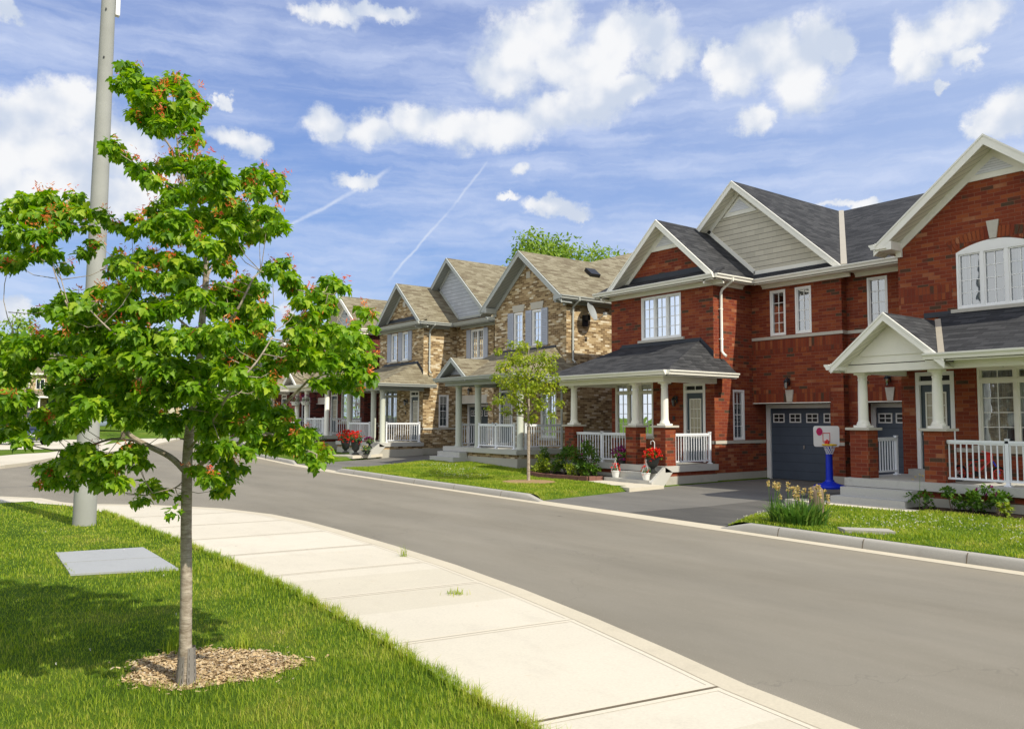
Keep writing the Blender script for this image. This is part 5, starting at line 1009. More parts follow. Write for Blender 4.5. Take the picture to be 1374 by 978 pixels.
# far kerbs (ramped ends), gutter, lawns and driveways of the house side
GAPS = [(9.2, 14.75), (27.2, 32.6), (44.3, 50.5)]
gm = MB(); ys = list(np.arange(-14, 80, 1.5))+[9.2, 14.75, 27.2, 32.6]; ys = sorted(set(float(round(q, 3)) for q in ys))
for a, b in zip(ys, ys[1:]): gm.quad((kx(a)-.26, a, .004), (kx(a)+.02, a, .004), (kx(b)+.02, b, .004), (kx(b)-.26, b, .004))
for g0, g1 in GAPS:
    yy = np.linspace(g0, g1, 6)
    for a, b in zip(yy, yy[1:]): gm.quad((kx(a)+.02, a, .004), (kx(a)+.18, a, .02), (kx(b)+.18, b, .02), (kx(b)+.02, b, .004))
struct(gm.build('gutter_strip', M['gutter']))
kp = [(0, 0), (.035, .11), (.06, .135), (.085, .142), (.17, .142), (.17, -.05), (0, -.05)]
def kerb_run(a, b, r0, r1, name='kerb'):
    m = MB(); ys = [a]; y = a
    while y < b-.01:
        y = min(b, y+1.2); ys.append(y)
    if r0: ys = [a, a+.55]+[q for q in ys if q > a+.9]
    if r1: ys = [q for q in ys if q < b-.9]+[b-.55, b]
    vs = []
    for q in ys:
        s_ = .12 if ((q == a and r0) or (q == b and r1)) else 1.
        vs.append([(kx(q)+u, q, z*(s_ if z > 0 else 1)) for u, z in kp])
    n = len(kp); m.add([p for r_ in vs for p in r_], [(i*n+j, i*n+(j+1) % n, (i+1)*n+(j+1) % n, (i+1)*n+j) for i in range(len(vs)-1) for j in range(n)]+[tuple(range(n)), tuple((len(vs)-1)*n+j for j in range(n-1, -1, -1))])
    return struct(m.build(name, M['kerb'], smooth=True))
kerb_run(-14, 9.3, 0, 1); kerb_run(14.7, 27.3, 1, 1); kerb_run(32.5, 44.4, 1, 1); kerb_run(50.4, 78, 1, 0)
kj = MB()
for y in (2.5, 5.1, 6.6, 8.1, 16.3, 18.6, 20.9, 23.2, 25.5, 35, 38):
    kj.slab([(kx(y)-.002, y-.007, .0), (kx(y)+.033, y-.007, .112), (kx(y)+.06, y-.007, .138), (kx(y)+.17, y-.007, .1445), (kx(y)+.17, y-.007, .05)], .014, (0, 1, 0))
struct(kj.build('kerb_joint', M['joint']))
def patch(name, mat, xa, ya, yb, hfun, nx=14, ny=24, x1=33.):
    """sheet from the kerb to x1; ya(x), yb(x) give its two side edges"""
    m = MB(); R_ = []
    ts = sorted(set([j/ny for j in range(ny+1)]+([.008, .016, .03, .97, .984, .992] if ny > 8 else [])))
    for t in ts:
        row = []
        y0 = ya(xa)*(1-t)+yb(xa)*t; x0 = kx(y0)+.165
        for i in range(nx+1):
            s_ = (i/nx)**1.8; x = x0+(x1-x0)*s_; y = ya(x)*(1-t)+yb(x)*t; row.append((x, y, hfun(x, y)))
        R_.append(row)
    for a, b in zip(R_, R_[1:]):
        for i in range(nx): m.quad(a[i], a[i+1], b[i+1], b[i])
    for row in (R_[0], R_[-1]):
        for a, b in zip(row, row[1:]): m.quad(a, b, (b[0], b[1], -.1), (a[0], a[1], -.1))
    return struct(m.build(name, mat))
patch('front_lawn', M['turf'], 11.5, lambda x: -14., D1r, hy)
patch('front_lawn', M['turf'], 11.7, D1l, D2r, hy, ny=30)
patch('front_lawn', M['turf'], 12.9, D2l, D3r, hy)
patch('front_lawn', M['turf'], 15.5, D3l, lambda x: 76., hy)
DM = pl((11.6, 11.9), (14, 11.6), (33, 11.3)); DM2 = pl((11.6, 11.895), (14, 11.595), (33, 11.295))
patch('driveway', M['drive'], 11.6, D1r, DM2, lambda x, y: .022+.078*sm((x-11.6)/9), x1=22.3, ny=6)
patch('driveway', M['drive2'], 11.6, DM, D1l, lambda x, y: .023+.078*sm((x-11.6)/9), x1=22.3, ny=6)
patch('driveway', M['drive2'], 12.6, D2r, D2l, lambda x, y: .022+.30*sm((x-12.6)/9), x1=22.3, ny=6)
patch('driveway', M['drive'], 14.8, D3r, D3l, lambda x, y: .022+.5*sm((x-14.8)/6), x1=22.3, ny=6)
struct(MB().slab([(15.5, 8.0, .152), (16.2, 8.0, .152), (16.2, 10.9, .152), (15.8, 10.9, .152), (15.5, 9.9, .152)], .1).build('front_path', M['walk']))
struct(MB().slab([(15.0, 14.95, .15), (16.35, 15.0, .15), (16.35, 17.3, .15), (15.75, 17.35, .15)], .12).build('front_path', M['walk']))
struct(MB().slab([(17.0, 32.2, .36), (16.2, 33.5, .33), (15.2, 34., .3), (15.6, 32.3, .3)], .12).build('front_path', M['walk']))
# far side of the junction
FB = [(-60, 30), (-8, 34.2), (2.9, 35.6), (4.0, 37.6), (5.3, 41.3), (7.0, 44.4), (8.7, 46.3), (12, 54), (17, 68), (24, 88)]
FI = off(FB, 3.2)
fm = band(FB, FI, .13); 
for a, b in zip(FB, FB[1:]): fm.quad((*a, 0), (*b, 0), (*b, .13), (*a, .13))
struct(fm.build('sidewalk', M['walk']))
FL = off(FB, 3.1)
struct(MB().poly(*[(x, y, .135) for x, y in FL], (24, 100, .14), (-60, 100, .14)).build('lawn', M['turf']))
struct(MB().quad((-14, 55, .15), (8.9, 52, .15), (14, 74, .15), (-14, 76, .15)).build('parking_bay', M['walk']))
hm = MB(); NX = [-200, -60, -20, 0, 20, 40, 60, 120, 300]; NY = [76, 90, 105, 120, 160, 400]; NZ = [.13, .7, 1.7, 2.0, 2.3, 2.5]
for i in range(len(NX)-1):
    for j in range(len(NY)-1): hm.quad((NX[i], NY[j], NZ[j]), (NX[i+1], NY[j], NZ[j]), (NX[i+1], NY[j+1], NZ[j+1]), (NX[i], NY[j+1], NZ[j+1]))
struct(hm.build('rising_ground', M['turf']))
# ---------------------------------------------------------------- houses
left_unit('red', 0, 0, 'red brick house with hip-roofed porch and scarlet flower urn, left of the basketball hoop')
right_unit('red', 0, 0, 'red brick house at the right edge with arched upstairs window and gabled porch')
right_unit('tan', 16.78, .22, 'tan brick house with satellite dish and grey shutters, behind the young street tree')
left_unit('tan', 16.84, .22, 'tan brick house with red flower urns beside its porch steps')
right_unit('dark', 32.9, .42, 'dark red brick house with hanging baskets, next beyond the tan brick pair', low=True)
left_unit('dark', 33.2, .42, 'dark red brick house farthest along the row, half hidden behind the maple', low=True)
# ---------------------------------------------------------------- vegetation
def branch_mesh(mb, P, base, n=8):
    pts = [tuple(np.array(p[:3])+base) for p in P]; rr = [p[3] for p in P]
    # smooth (Catmull-Rom)
    Q = []; Rr = []
    for i in range(len(pts)-1):
        p0, p1, p2, p3 = [np.array(pts[max(0, min(len(pts)-1, k))]) for k in (i-1, i, i+1, i+2)]
        for t in (0, .33, .66):
            Q.append(.5*((2*p1)+(-p0+p2)*t+(2*p0-5*p1+4*p2-p3)*t*t+(-p0+3*p1-3*p2+p3)*t**3)); Rr.append(rr[i]*(1-t)+rr[i+1]*t)
    Q.append(np.array(pts[-1])); Rr.append(rr[-1]); mb.tube(Q, Rr, n)
def twigs(mb, clumps, nodes, base, r=.0035):
    N = np.array([q[:3] for q in nodes])
    for c in clumps:
        p = np.array(c[:3]); d = np.linalg.norm(N-p, axis=1)+np.maximum(0, N[:, 2]-p[2]+.05)*1.5; q = N[int(np.argmin(d))]
        if np.linalg.norm(q-p) < .03 or np.linalg.norm(q-p) > .38: continue
        mid = (p+q)/2+np.array((0, 0, -.03)); mb.tube([q+base, mid+base, p+base], [r*1.7, r*1.2, r*.6], 5)
def dens_nodes(paths):
    out = []
    for P in paths:
        for a, b in zip(P, P[1:]):
            for t in (0, .25, .5, .75): out.append([a[i]*(1-t)+b[i]*t for i in range(3)])
        out.append(P[-1][:3])
    return out
MB0 = np.array((1.58, 5.73, .13))
t = thing('maple_tree', tuple(MB0), 'young maple with red seed clusters standing in wood chips in the foreground lawn', 'tree')
MAPLE_BRANCHES = [[[*q[:3], q[3]*.8] for q in P] for P in MAPLE_BRANCHES]
m = MB(); branch_mesh(m, [[*MAPLE_BRANCHES[0][0][:2], -.03, .062]]+MAPLE_BRANCHES[0], MB0, 14)
m.build('trunk', M['bark'], t, MB0, smooth=True)
m = MB()
for P in MAPLE_BRANCHES[1:]: branch_mesh(m, P, MB0, 8)
nodes = dens_nodes(MAPLE_BRANCHES[1:]+[MAPLE_BRANCHES[0][5:]])
twigs(m, MAPLE_CLUMPS, nodes, MB0, .0019); m.build('branch', M['bark'], t, MB0, smooth=True)
CL = [[c[0]+MB0[0], c[1]+MB0[1], c[2]+MB0[2], c[3]*.99] for c in MAPLE_CLUMPS]
V, F = leaves([[*c[:3], c[3]*(1.15 if c[2] < 2.4 else 1.)] for c in CL], .050, 13500, 'maple', droop=.75, squash=.62)
fast_mesh('crown', V, F, M['maple'], t, MB0)
# seed clusters
SV = np.array([(0,0,0),(.16,.35,.02),(.1,1,-.05),(-.08,.7,0)]); SF = np.array([(0,1,3),(1,2,3)])
P = []; 
for c in [[*c[:3], c[3]*1.2] for c in CL]:
    hi = .5+.5*sm((c[2]-1.3)/2.)
    for _ in range(1 if NR.random() < hi*.8 else 0):
        q = unit(NR.normal(size=(1, 3))+np.array([[.1, -.55, .75]]))[0]*c[3]*NR.uniform(.75, 1.1); ctr = np.array(c[:3])+q
        n = int(NR.integers(16, 34)); P.append(ctr+NR.normal(size=(n, 3))*.017)
P = np.concatenate(P); n = len(P); Y = unit(NR.normal(size=(n, 3))+np.array([0, 0, -.2])); Z = unit(np.cross(Y, NR.normal(size=(n, 3)))); X = np.cross(Y, Z)
V, F = inst(SV, SF, P, X, Y, Z, .027*(.7+.6*NR.random(n))); fast_mesh('seed_cluster', V, F, M['seed'], t, MB0)
# perforated trunk guard
g_ = MB()
nseg = 18
for i in range(nseg):
    if i in (12,): continue
    a0, a1 = 2*math.pi*i/nseg, 2*math.pi*(i+1)/nseg; r_ = .052
    for k in range(5):
        z0, z1 = k*.048, k*.048+.048
        rr0 = r_+.014*(1-z0/.24); rr1 = r_+.014*(1-z1/.24)
        f = lambda a, z, rr: (MB0[0]+rr*math.cos(a), MB0[1]+rr*math.sin(a), MB0[2]+z+.005)
        if i % 2 == 0: g_.quad(f(a0, z0, rr0), f(a1, z0, rr0), f(a1, z1, rr1), f(a0, z1, rr1))
        else:
            g_.quad(f(a0, z0, rr0), f(a1, z0, rr0), f(a1, z0+.022, rr0), f(a0, z0+.022, rr0)); am = (a0+a1)/2
            g_.quad(f(a0, z0+.022, rr0), f(am-.04, z0+.022, rr0), f(am-.04, z1, rr1), f(a0, z1, rr1)); g_.quad(f(am+.04, z0+.022, rr0), f(a1, z0+.022, rr0), f(a1, z1, rr1), f(am+.04, z1, rr1))
tagp(g_.build('trunk_guard', M['guard'], None, MB0), 'grey slotted plastic guard wrapped round the foot of the foreground maple trunk', 'trunk guard')
# mulch ring
cx, cy = 1.82, 6.0
n = 5200; a = NR.random(n)*2*math.pi; rr = np.sqrt(NR.random(n))*(1+.16*NR.normal(size=n)*(NR.random(n) < .35)); rad = 1+.07*np.sin(3*a+1)+.05*np.sin(7*a)
al = R(-36.9); ux = np.array((math.cos(al), math.sin(al))); uy = np.array((-ux[1], ux[0]))
px = rr*rad*.60*np.cos(a); py = rr*rad*.46*np.sin(a)
P = np.stack([cx+px*ux[0]+py*uy[0], cy+px*ux[1]+py*uy[1], .136+.022*(1-rr)+.010*NR.random(n)], 1)
CV = np.array([(-.5,-.18,0),(.5,-.2,0),(.45,.2,.1),(-.5,.17,.08)]); CF = np.array([(0,1,2),(0,2,3)])
Z = unit(np.array([0, 0, 1.])+NR.normal(size=(n, 3))*.35); X = unit(np.cross(NR.normal(size=(n, 3)), Z)); Y = np.cross(Z, X)
V, F = inst(CV, CF, P, X, Y, Z, .024*(.4+NR.random(n)**1.5*1.3)); o = fast_mesh('wood_chips', V, F, M['chips']); tagp(o, 'loose wood chips ringing the foot of the foreground maple', 'mulch', kind='stuff')
m = MB(); NN = 40
def mring(k, s): 
    a = 2*math.pi*k/NN; rad = (1+.07*math.sin(3*a+1)+.05*math.sin(7*a))*s; x = rad*.58*math.cos(a); y = rad*.44*math.sin(a); return (cx+x*ux[0]+y*uy[0], cy+x*ux[1]+y*uy[1])
for s0, s1 in ((0, .4), (.4, .8), (.8, 1.02)):
    for k in range(NN): m.quad(*[(*p, .134+.022*(1-s_)) for p, s_ in ((mring(k, s0), s0), (mring(k+1, s0), s0), (mring(k+1, s1), s1), (mring(k, s1), s1))])
struct(m.build('mulch_bed', M['mulch']))
# young street tree
def small_tree(base, clumps, label, group=None, size=.06, per=2600, mat='young', lean=(0, 0), H=None, tr=.04, tmpl='maple', name='street_tree'):
    base = np.array(base, float); t = thing(name, tuple(base), label, 'tree', group)
    H = H or max(c[2]+c[3] for c in clumps)*.93; z0 = min(c[2] for c in clumps)
    tk = [[0, 0, -.05, tr*1.15], [0, 0, z0*.5, tr*.95], [lean[0]*.5, lean[1]*.5, z0, tr*.8], [lean[0]*.7, lean[1]*.7, (z0+H)/2, tr*.5], [lean[0], lean[1], H, tr*.12]]
    m = MB(); branch_mesh(m, tk, base, 10); m.build('trunk', M['bark'], t, base, smooth=True)
    m = MB(); nodes = dens_nodes([tk[2:]]); br = []
    for c in clumps[::3]:
        k = (c[2]*.75); j = min(nodes, key=lambda q: abs(q[2]-max(z0, k-.15)))
        P = [[*j, tr*.35], [(j[0]+c[0])/2, (j[1]+c[1])/2, (j[2]+c[2])/2-.05, tr*.22], [c[0], c[1], c[2], tr*.08]]; branch_mesh(m, P, base, 6); br.append(P)
    twigs(m, clumps, dens_nodes(br), base, tr*.07); m.build('branch', M['bark2'], t, base)
    V, F = leaves([[c[0]+base[0], c[1]+base[1], c[2]+base[2], c[3]] for c in clumps], size, per, tmpl); fast_mesh('crown', V, F, M[mat], t, base)
    return t
yb = (14.26, 18.22, hy(14.26, 18.22))
small_tree(yb, YOUNG_CLUMPS, 'slender young tree with yellow-green leaves in the lawn before the tan brick house', size=.075, per=2600, tr=.045)
m = MB(); NN = 24
pts = [(14.1+.75*math.cos(2*math.pi*k/NN)*(1+.1*math.sin(3*k)), 18.0+.75*math.sin(2*math.pi*k/NN), hy(14.1, 18.)+.012) for k in range(NN)]
for k in range(NN): m.quad((14.1, 18.0, hy(14.1, 18)+.03), pts[k], pts[(k+1) % NN])
struct(m.build('mulch_bed', M['mulch']))
def big_tree(base, H, Rr, label, group, size=.3, n=46, per=6., mat='far', seed=1, low=.3, fork=True):
    rg = np.random.default_rng(seed); base = np.array(base, float); cl = []
    for k in range(n):
        q = unit(rg.normal(size=(1, 3)))[0]*rg.random()**.4; cl.append([q[0]*Rr, q[1]*Rr, H*(low+1)/2+q[2]*H*(1-low)/2*.93, Rr*rg.uniform(.16, .34)])
    t = thing('leafy_tree', tuple(base), label, 'tree', group)
    m = MB(); branch_mesh(m, [[0, 0, -.2, H*.03], [0, 0, H*low, H*.022], [.1, 0, H*.6, H*.014], [0, .1, H*.9, H*.004]], base, 10); m.build('trunk', M['bark2'], t, base, smooth=True)
    m = MB()
    for c in cl[::2]:
        z = H*low+(c[2]-H*low)*.45; branch_mesh(m, [[0, 0, z, H*.009], [c[0]*.5, c[1]*.5, (z+c[2])/2, H*.006], [c[0], c[1], c[2], H*.002]], base, 6)
    m.build('branch', M['bark2'], t, base)
    V, F = leaves([[c[0]+base[0], c[1]+base[1], c[2]+base[2], c[3]] for c in cl], size, per, 'oval', rng=rg); fast_mesh('crown', V, F, M[mat], t, base)
    return t
GT = 'trees rising behind the houses'
big_tree((37.5, 44.5, .2), 15.2, 5.2, 'broad leafy tree rising behind the ridge of the tan brick house', GT, .30, 90, 120, seed=4, low=.35)
big_tree((34., 62, .4), 12.2, 3.6, 'leafy tree top showing past the gable of the far tan brick house', GT, .3, 30, 80, seed=5)
big_tree((24, 112, 1.8), 11, 4.6, 'rounded green tree beyond the parked cars, right of the far houses', GT, .45, 34, 30, seed=9)
for i, (x, y, h_, r_) in enumerate([(2, 118, 13, 5), (8.5, 98, 11.5, 4.2), (15.5, 104, 8.5, 3.0), (-6, 110, 12, 5), (20, 124, 11, 5)]):
    big_tree((x, y, 1.6), h_, r_, ['tall green tree standing behind the far houses at the left', 'rounded tree leaning over the far parked cars', 'small tree between the far houses and the dark sedan', 'leftmost of the trees behind the far houses', 'green tree behind the far tan house'][i], GT, .42, 34, 60, seed=20+i)
for i, (x, y, z_, h_, r_, lb) in enumerate([(8.6, 84, .45, 6.2, 1.9, 'small street tree standing between the parked cars and the far tan house'), (4.2, 70, .16, 5.0, 1.6, 'small round tree at the far left behind the dark blue sedan'), (15.5, 78, .3, 6.5, 2.0, 'street tree on the far lawn right of the parked cars'), (26, 82, .4, 7., 2.3, 'street tree at the bend of the far street')]):
    big_tree((x, y, z_), h_, r_, lb, 'young street trees beyond the junction', .22, 22, 70, seed=60+i, low=.32)
# shrubs and beds
def shrub(x, y, z, r, h, label, mat='shrub', size=.07, per=3500, fl=None, cat='shrub', group=None, flower_n=0, seed=1, name='shrub'):
    rg = np.random.default_rng(seed); base = np.array((x, y, z)); t = thing(name, tuple(base), label, cat, group); cl = []
    for k in range(max(4, int(h/.09))): cl.append([x+rg.normal()*r*.38, y+rg.normal()*r*.38, z+h*(.15+.8*rg.random()), r*rg.uniform(.3, .55)])
    m = MB()
    for c in cl: m.tube([(x, y, z-.03), ((x+c[0])/2, (y+c[1])/2, z+(c[2]-z)*.6), c[:3]], [.009, .006, .003], 5)
    m.build('stem', M['bark2'], t, base)
    V, F = leaves(cl, size, per, 'oval', droop=.1, rng=rg); fast_mesh('foliage', V, F, M[mat], t, base)
    if flower_n:
        P = np.array([np.array(cl[int(rg.integers(len(cl)))][:3])+unit(rg.normal(size=(1, 3))+np.array([[-.4, -.3, .5]]))[0]*r*.42 for _ in range(flower_n)])
        for q in (P[:, None] if flower_n < 16 else [P]): blossoms('flower', q, .05, M[fl], t, base, rg)
    return t
def blossoms(name, P, s, mat, parent, org, rg=NR, petals=9):
    PV = np.array([(0,0,0),(.3,.5,.15),(0,1,.1),(-.3,.5,.15)]); PF = np.array([(0,1,2),(0,2,3)])
    Q = np.repeat(P, petals, 0); n = len(Q); Y = unit(rg.normal(size=(n, 3))+np.array([0, 0, .5])); Z = unit(np.cross(Y, rg.normal(size=(n, 3)))); X = np.cross(Y, Z)
    V, F = inst(PV, PF, Q, X, Y, Z, s*(.7+.5*rg.random(n))); return fast_mesh(name, V, F, mat, parent, org)
BD = [(16.2, 20.3), (15.75, 19.9), (15.62, 19.3), (15.66, 18.7), (15.75, 18.2), (15.7, 17.7), (15.62, 17.2), (15.7, 16.95), (16.0, 17.35)]
BD = [(16.55, 20.6), (16.0, 20.35), (15.72, 19.9), (15.6, 19.3), (15.62, 18.6), (15.72, 18.1), (15.74, 17.75), (15.8, 17.4), (16.3, 17.36)]
zb = .16
e_ = thing('bed_edging', (15.7, 19, zb), 'low curved edging of reddish blocks round the planted bed before the red brick porch', 'edging')
m = MB()
for a, b in zip(BD, BD[1:]):
    a = np.array(a); b = np.array(b); L = np.linalg.norm(b-a); t_ = (b-a)/L; n_ = np.array((-t_[1], t_[0])); k = max(1, int(L/.22))
    for i in range(k):
        p = a+t_*L*i/k; q = a+t_*(L*(i+1)/k-.012); dz = rnd.uniform(-.008, .008)
        m.bar((*(p-n_*.05), .1), (*(q-n_*.05), .1), (*(n_*.1), 0), (0, 0, .17+dz))
m.build('edging_block', M['edging'], e_, (15.7, 19, zb))
struct(MB().poly(*[(x, y, .235) for x, y in BD], (17.0, 17.4, .235), (17.0, 20.6, .235)).build('garden_bed', M['soil']))
GS = 'shrubs planted in the bed before the red brick porch'
for i, (x, y, r_, h_, mt, fl, fn, lb) in enumerate([
    (16.05, 19.95, .34, .55, 'limeshrub', None, 0, 'yellow-green shrub at the left end of the edged bed'),
    (16.45, 19.2, .42, .8, 'shrub', None, 0, 'dark leafy shrub against the white railing of the edged bed'),
    (16.0, 19.3, .28, .42, 'limeshrub', None, 0, 'low bright plant with broad leaves behind the edging blocks'),
    (16.4, 18.5, .38, .95, 'shrub', 'pinkfl', 3, 'tall rose bush with pink blooms before the white railing'),
    (16.3, 17.85, .38, 1.0, 'shrub', 'pinkfl', 3, 'rose bush beside the purple flower urn'),
    (16.0, 18.3, .28, .4, 'limeshrub', None, 0, 'low lime green plant spilling toward the edging blocks'),
    (16.1, 17.65, .25, .35, 'shrub', None, 0, 'small dark plant beside the concrete steps'),
    (16.55, 20.3, .3, .75, 'shrub', None, 0, 'dark shrub touching the left brick pier')]):
    shrub(x, y, .23, r_, h_, lb, mt, .075, 4200, fl, group=GS, flower_n=fn, seed=50+i)
GB = 'plants along the porch foundation of the house at the right'
for i, (x, y, r_, h_, mt, fl, fn, lb) in enumerate([
    (16.35, 8.05, .22, .38, 'shrub', None, 0, 'broad-leaved plant beside the concrete steps at the right'),
    (16.45, 7.6, .25, .45, 'shrub', None, 0, 'dark low plant below the middle of the right porch railing'),
    (16.45, 7.2, .26, .62, 'shrub', 'purfl', 2, 'upright dark plant reaching the porch slab at the right'),
    (16.45, 6.75, .28, .6, 'shrub', 'purfl', 4, 'leafy plant with small violet blooms below the right porch slab'),
    (16.2, 6.55, .16, .3, 'limeshrub', None, 0, 'small lime green plant before the bare foundation'),
    (16.2, 5.6, .22, .4, 'limeshrub', 'pinkfl', 3, 'grassy plant with pink blooms at the right edge'),
    (16.4, 5.2, .3, .45, 'shrub', None, 0, 'rightmost shrub by the porch foundation')]):
    shrub(x, y, .15, r_*1.0, h_*.9, lb, mt, .08, 5200, fl, group=GB, flower_n=fn, seed=80+i)
struct(MB().poly((16.0, 4.5, .158), (16.9, 4.5, .158), (16.9, 8.3, .158), (16.05, 8.3, .158), (15.95, 7, .158)).build('garden_bed', M['soil']))
shrub(16.4, 37.6, hy(16.4, 37.6), .45, 1.25, 'upright green shrub before the porch of the dark red brick house', 'shrub', .08, 900, group='shrubs before the dark red house', seed=5)
shrub(16.0, 39.3, hy(16., 39.3), .5, 1.0, 'yellow-green shrub left of the upright shrub before the dark red house', 'limeshrub', .08, 700, group='shrubs before the dark red house', seed=6)
shrub(15.7, 36.2, hy(15.7, 36.2), .35, .45, 'low red-flowered plant left of the two urns', 'shrub', .08, 900, 'redfl', flower_n=14, seed=7)
# iris clump
def irises(x, y, z, label):
    t = thing('iris_clump', (x, y, z), label, 'flowers'); rg = np.random.default_rng(3); V = []; F = []
    for k in range(330):
        a = rg.random()*2*math.pi; r0 = math.sqrt(rg.random())*.36; p = np.array((x+r0*math.cos(a)*1.3, y+r0*math.sin(a)*1.3, z-.01)); d = np.array((math.cos(a), math.sin(a), 0))*rg.uniform(.3, 1.25)+rg.normal(size=3)*.2
        L = rg.uniform(.28, .5); s = unit(np.cross(d+(0, 0, .01), (0, 0, 1))[None])[0]*.018; n0 = len(V)
        for i, f_ in enumerate((0, .35, .7, 1)):
            c = p+np.array((0, 0, 1))*L*f_*(1-.35*f_*np.linalg.norm(d))+d*L*.55*f_*f_; w = (1, 1.15, .8, .08)[i]; V += [c-s*w, c+s*w]
        F += [(n0+2*i, n0+2*i+1, n0+2*i+3) for i in range(3)]+[(n0+2*i, n0+2*i+3, n0+2*i+2) for i in range(3)]
    fast_mesh('leaf', V, np.array(F), M['iris'], t, (x, y, z))
    m = MB(); P = []
    for k in range(26):
        a = rg.random()*2*math.pi; r0 = math.sqrt(rg.random())*.36; p = np.array((x+r0*math.cos(a)*1.2, y+r0*math.sin(a)*1.3, z)); q = p+np.array((rg.normal()*.05, rg.normal()*.05, rg.uniform(.42, .68)))
        m.tube([p, (p+q)/2+rg.normal(size=3)*.01, q], [.006, .005, .004], 5); P += [q, q+(0, 0, -.05), q+(0, 0, -.12)][:int(rg.integers(1, 4))]
    m.build('stem', M['iris'], t, (x, y, z)); P = np.array(P)
    for q in P: blossoms('flower', q[None], .048, M['yelfl'], t, (x, y, z), rg, 12)
irises(12.36, 8.27, .145, 'clump of faded yellow irises with long strap leaves by the kerb next to the driveway')
t = thing('garden_marigold', (16.2, 8.35, .15), 'single tall stem of small yellow flowers beside the right porch steps', 'flowers')
m = MB().tube([(16.3, 8.15, .15), (16.32, 8.14, .5), (16.3, 8.12, .8)], [.006, .005, .003], 5); m.build('stem', M['iris'], t, (16.2, 8.35, .15))
for q in [(16.3, 8.12, .82), (16.3, 8.2, .78), (16.28, 8.05, .8), (16.3, 8.27, .72)]: blossoms('flower', np.array([q]), .035, M['yelfl'], t, (16.2, 8.35, .15))
# ---------------------------------------------------------------- grass blades
BV = np.array([(-.5,0,0),(.5,0,0),(.38,0,.5),(-.38,0,.5),(0,0,1)]); BF = np.array([(0,1,2),(0,2,3),(3,2,4)])
def blades(name, P, L, w, bend, label):
    n = len(P); a = NR.random(n)*2*math.pi; c, s = np.cos(a), np.sin(a); lean = NR.random(n)*bend
    V = np.zeros((n, 5, 3)); D = np.stack([np.cos(a+1.57), np.sin(a+1.57)], 1)
    for i, (bx, _, bz) in enumerate(BV):
        f_ = bz; V[:, i, 0] = P[:, 0]+bx*w*c+D[:, 0]*lean*L*f_*f_; V[:, i, 1] = P[:, 1]+bx*w*s+D[:, 1]*lean*L*f_*f_; V[:, i, 2] = P[:, 2]+L*f_*(1-.35*lean*f_)
    F = BF[None]+(np.arange(n)*5)[:, None, None]
    return tagp(fast_mesh(name, V.reshape(-1, 3), F.reshape(-1, 3), M['blade']), label, 'grass', kind='stuff')
def near_in(x, y):
    xi = np.where(y < 16.8, np.interp(y, [p[1] for p in NIN[:12]], [p[0] for p in NIN[:12]]), np.interp(y, [16.8, 17.7, 18.4, 19., 19.5, 20.], [3.08, 2.98, 2.8, 2.55, 2.25, 1.75]))
    return x < xi
def vnoise(x, y, s):
    v = 0
    for k, (a, b, c) in enumerate(((1.3, .7, 0), (-.6, 1.1, 2), (2.3, -1.7, 4), (.9, 2.9, 1))): v = v+np.sin((a*x+b*y)*s+c)/(k+1)**.5
    return v/3
n0 = 900000; x = NR.uniform(-9, 3.6, n0); y = NR.uniform(1.2, 20.3, n0)
dist = np.hypot(x, y); ang = np.degrees(np.arctan2(x, y))-36.86
keep = near_in(x+.0, y) & (ang > -38) & (ang < 20) & (dist > 3.6)
prob = np.clip((5.2/dist)**1.7, .10, 1); keep &= NR.random(n0) < prob
# slab cover and mulch stay clear
keep &= ~((x > 1.63) & (x < 2.63) & (y > 10.12) & (y < 12.0)); 
rx = (x-cx)*ux[0]+(y-cy)*ux[1]; ry = (x-cx)*uy[0]+(y-cy)*uy[1]; ell = (rx/.60)**2+(ry/.46)**2
keep &= (ell > .55+.6*NR.random(n0)) | (NR.random(n0) < .03)
x, y = x[keep], y[keep]; xi = np.interp(y, [p[1] for p in NIN[:12]], [p[0] for p in NIN[:12]])
vn = vnoise(x, y, 1.4); edge = (xi-x < .09)
L = (.038+.022*vn+.03*NR.random(len(x)))*np.where(edge, 1.7, 1.)*(1+.25*(NR.random(len(x)) < .03)*3); L = np.clip(L*.8, .02, .13)
z = .128+.012*np.sin(x*.9)*np.sin(y*.6)*np.clip((3-x)/1.5, 0, 1)
dd = np.hypot(x, y); blades('grass', np.stack([x, y, z], 1), L, .0042+.0009*np.maximum(0, dd-6), .9, 'mown lawn grass on the near side of the street')
# overhanging tufts on the sidewalk edge
n1 = 7500; y = NR.uniform(2.6, 17, n1); xi = np.interp(y, [p[1] for p in NIN[:12]], [p[0] for p in NIN[:12]]); x = xi-.03+.075*NR.random(n1)*(1+1.3*vnoise(y, y*0, 9.))
blades('grass', np.stack([x, y, np.full(n1, .125)], 1), .05+.07*NR.random(n1)**2, .0045, 1.3, 'longer grass fringe along the sidewalk edge')
def tuft(x, y, z, n, h, label, sp=.05, name='grass_tuft'):
    P = np.stack([x+NR.normal(size=n)*sp, y+NR.normal(size=n)*sp, np.full(n, z)], 1); o = blades(name, P, h*(.4+.6*NR.random(n)), .006, 1.1, label)
    del o['kind']; o['category'] = 'weed'; return o
tuft(4.55, 7.0, .13, 60, .09, 'small green weed tuft in the joint between sidewalk and kerb', .05)
tuft(5.25, 9.3, .13, 26, .22, 'tall wispy weed growing in the kerb joint', .03)
tuft(1.75, 6.55, .14, 170, .2, 'thick tuft of long grass behind the foreground maple trunk', .06)
tuft(2.15, 6.3, .14, 60, .18, 'weedy grass tuft at the right of the wood chip ring', .04)
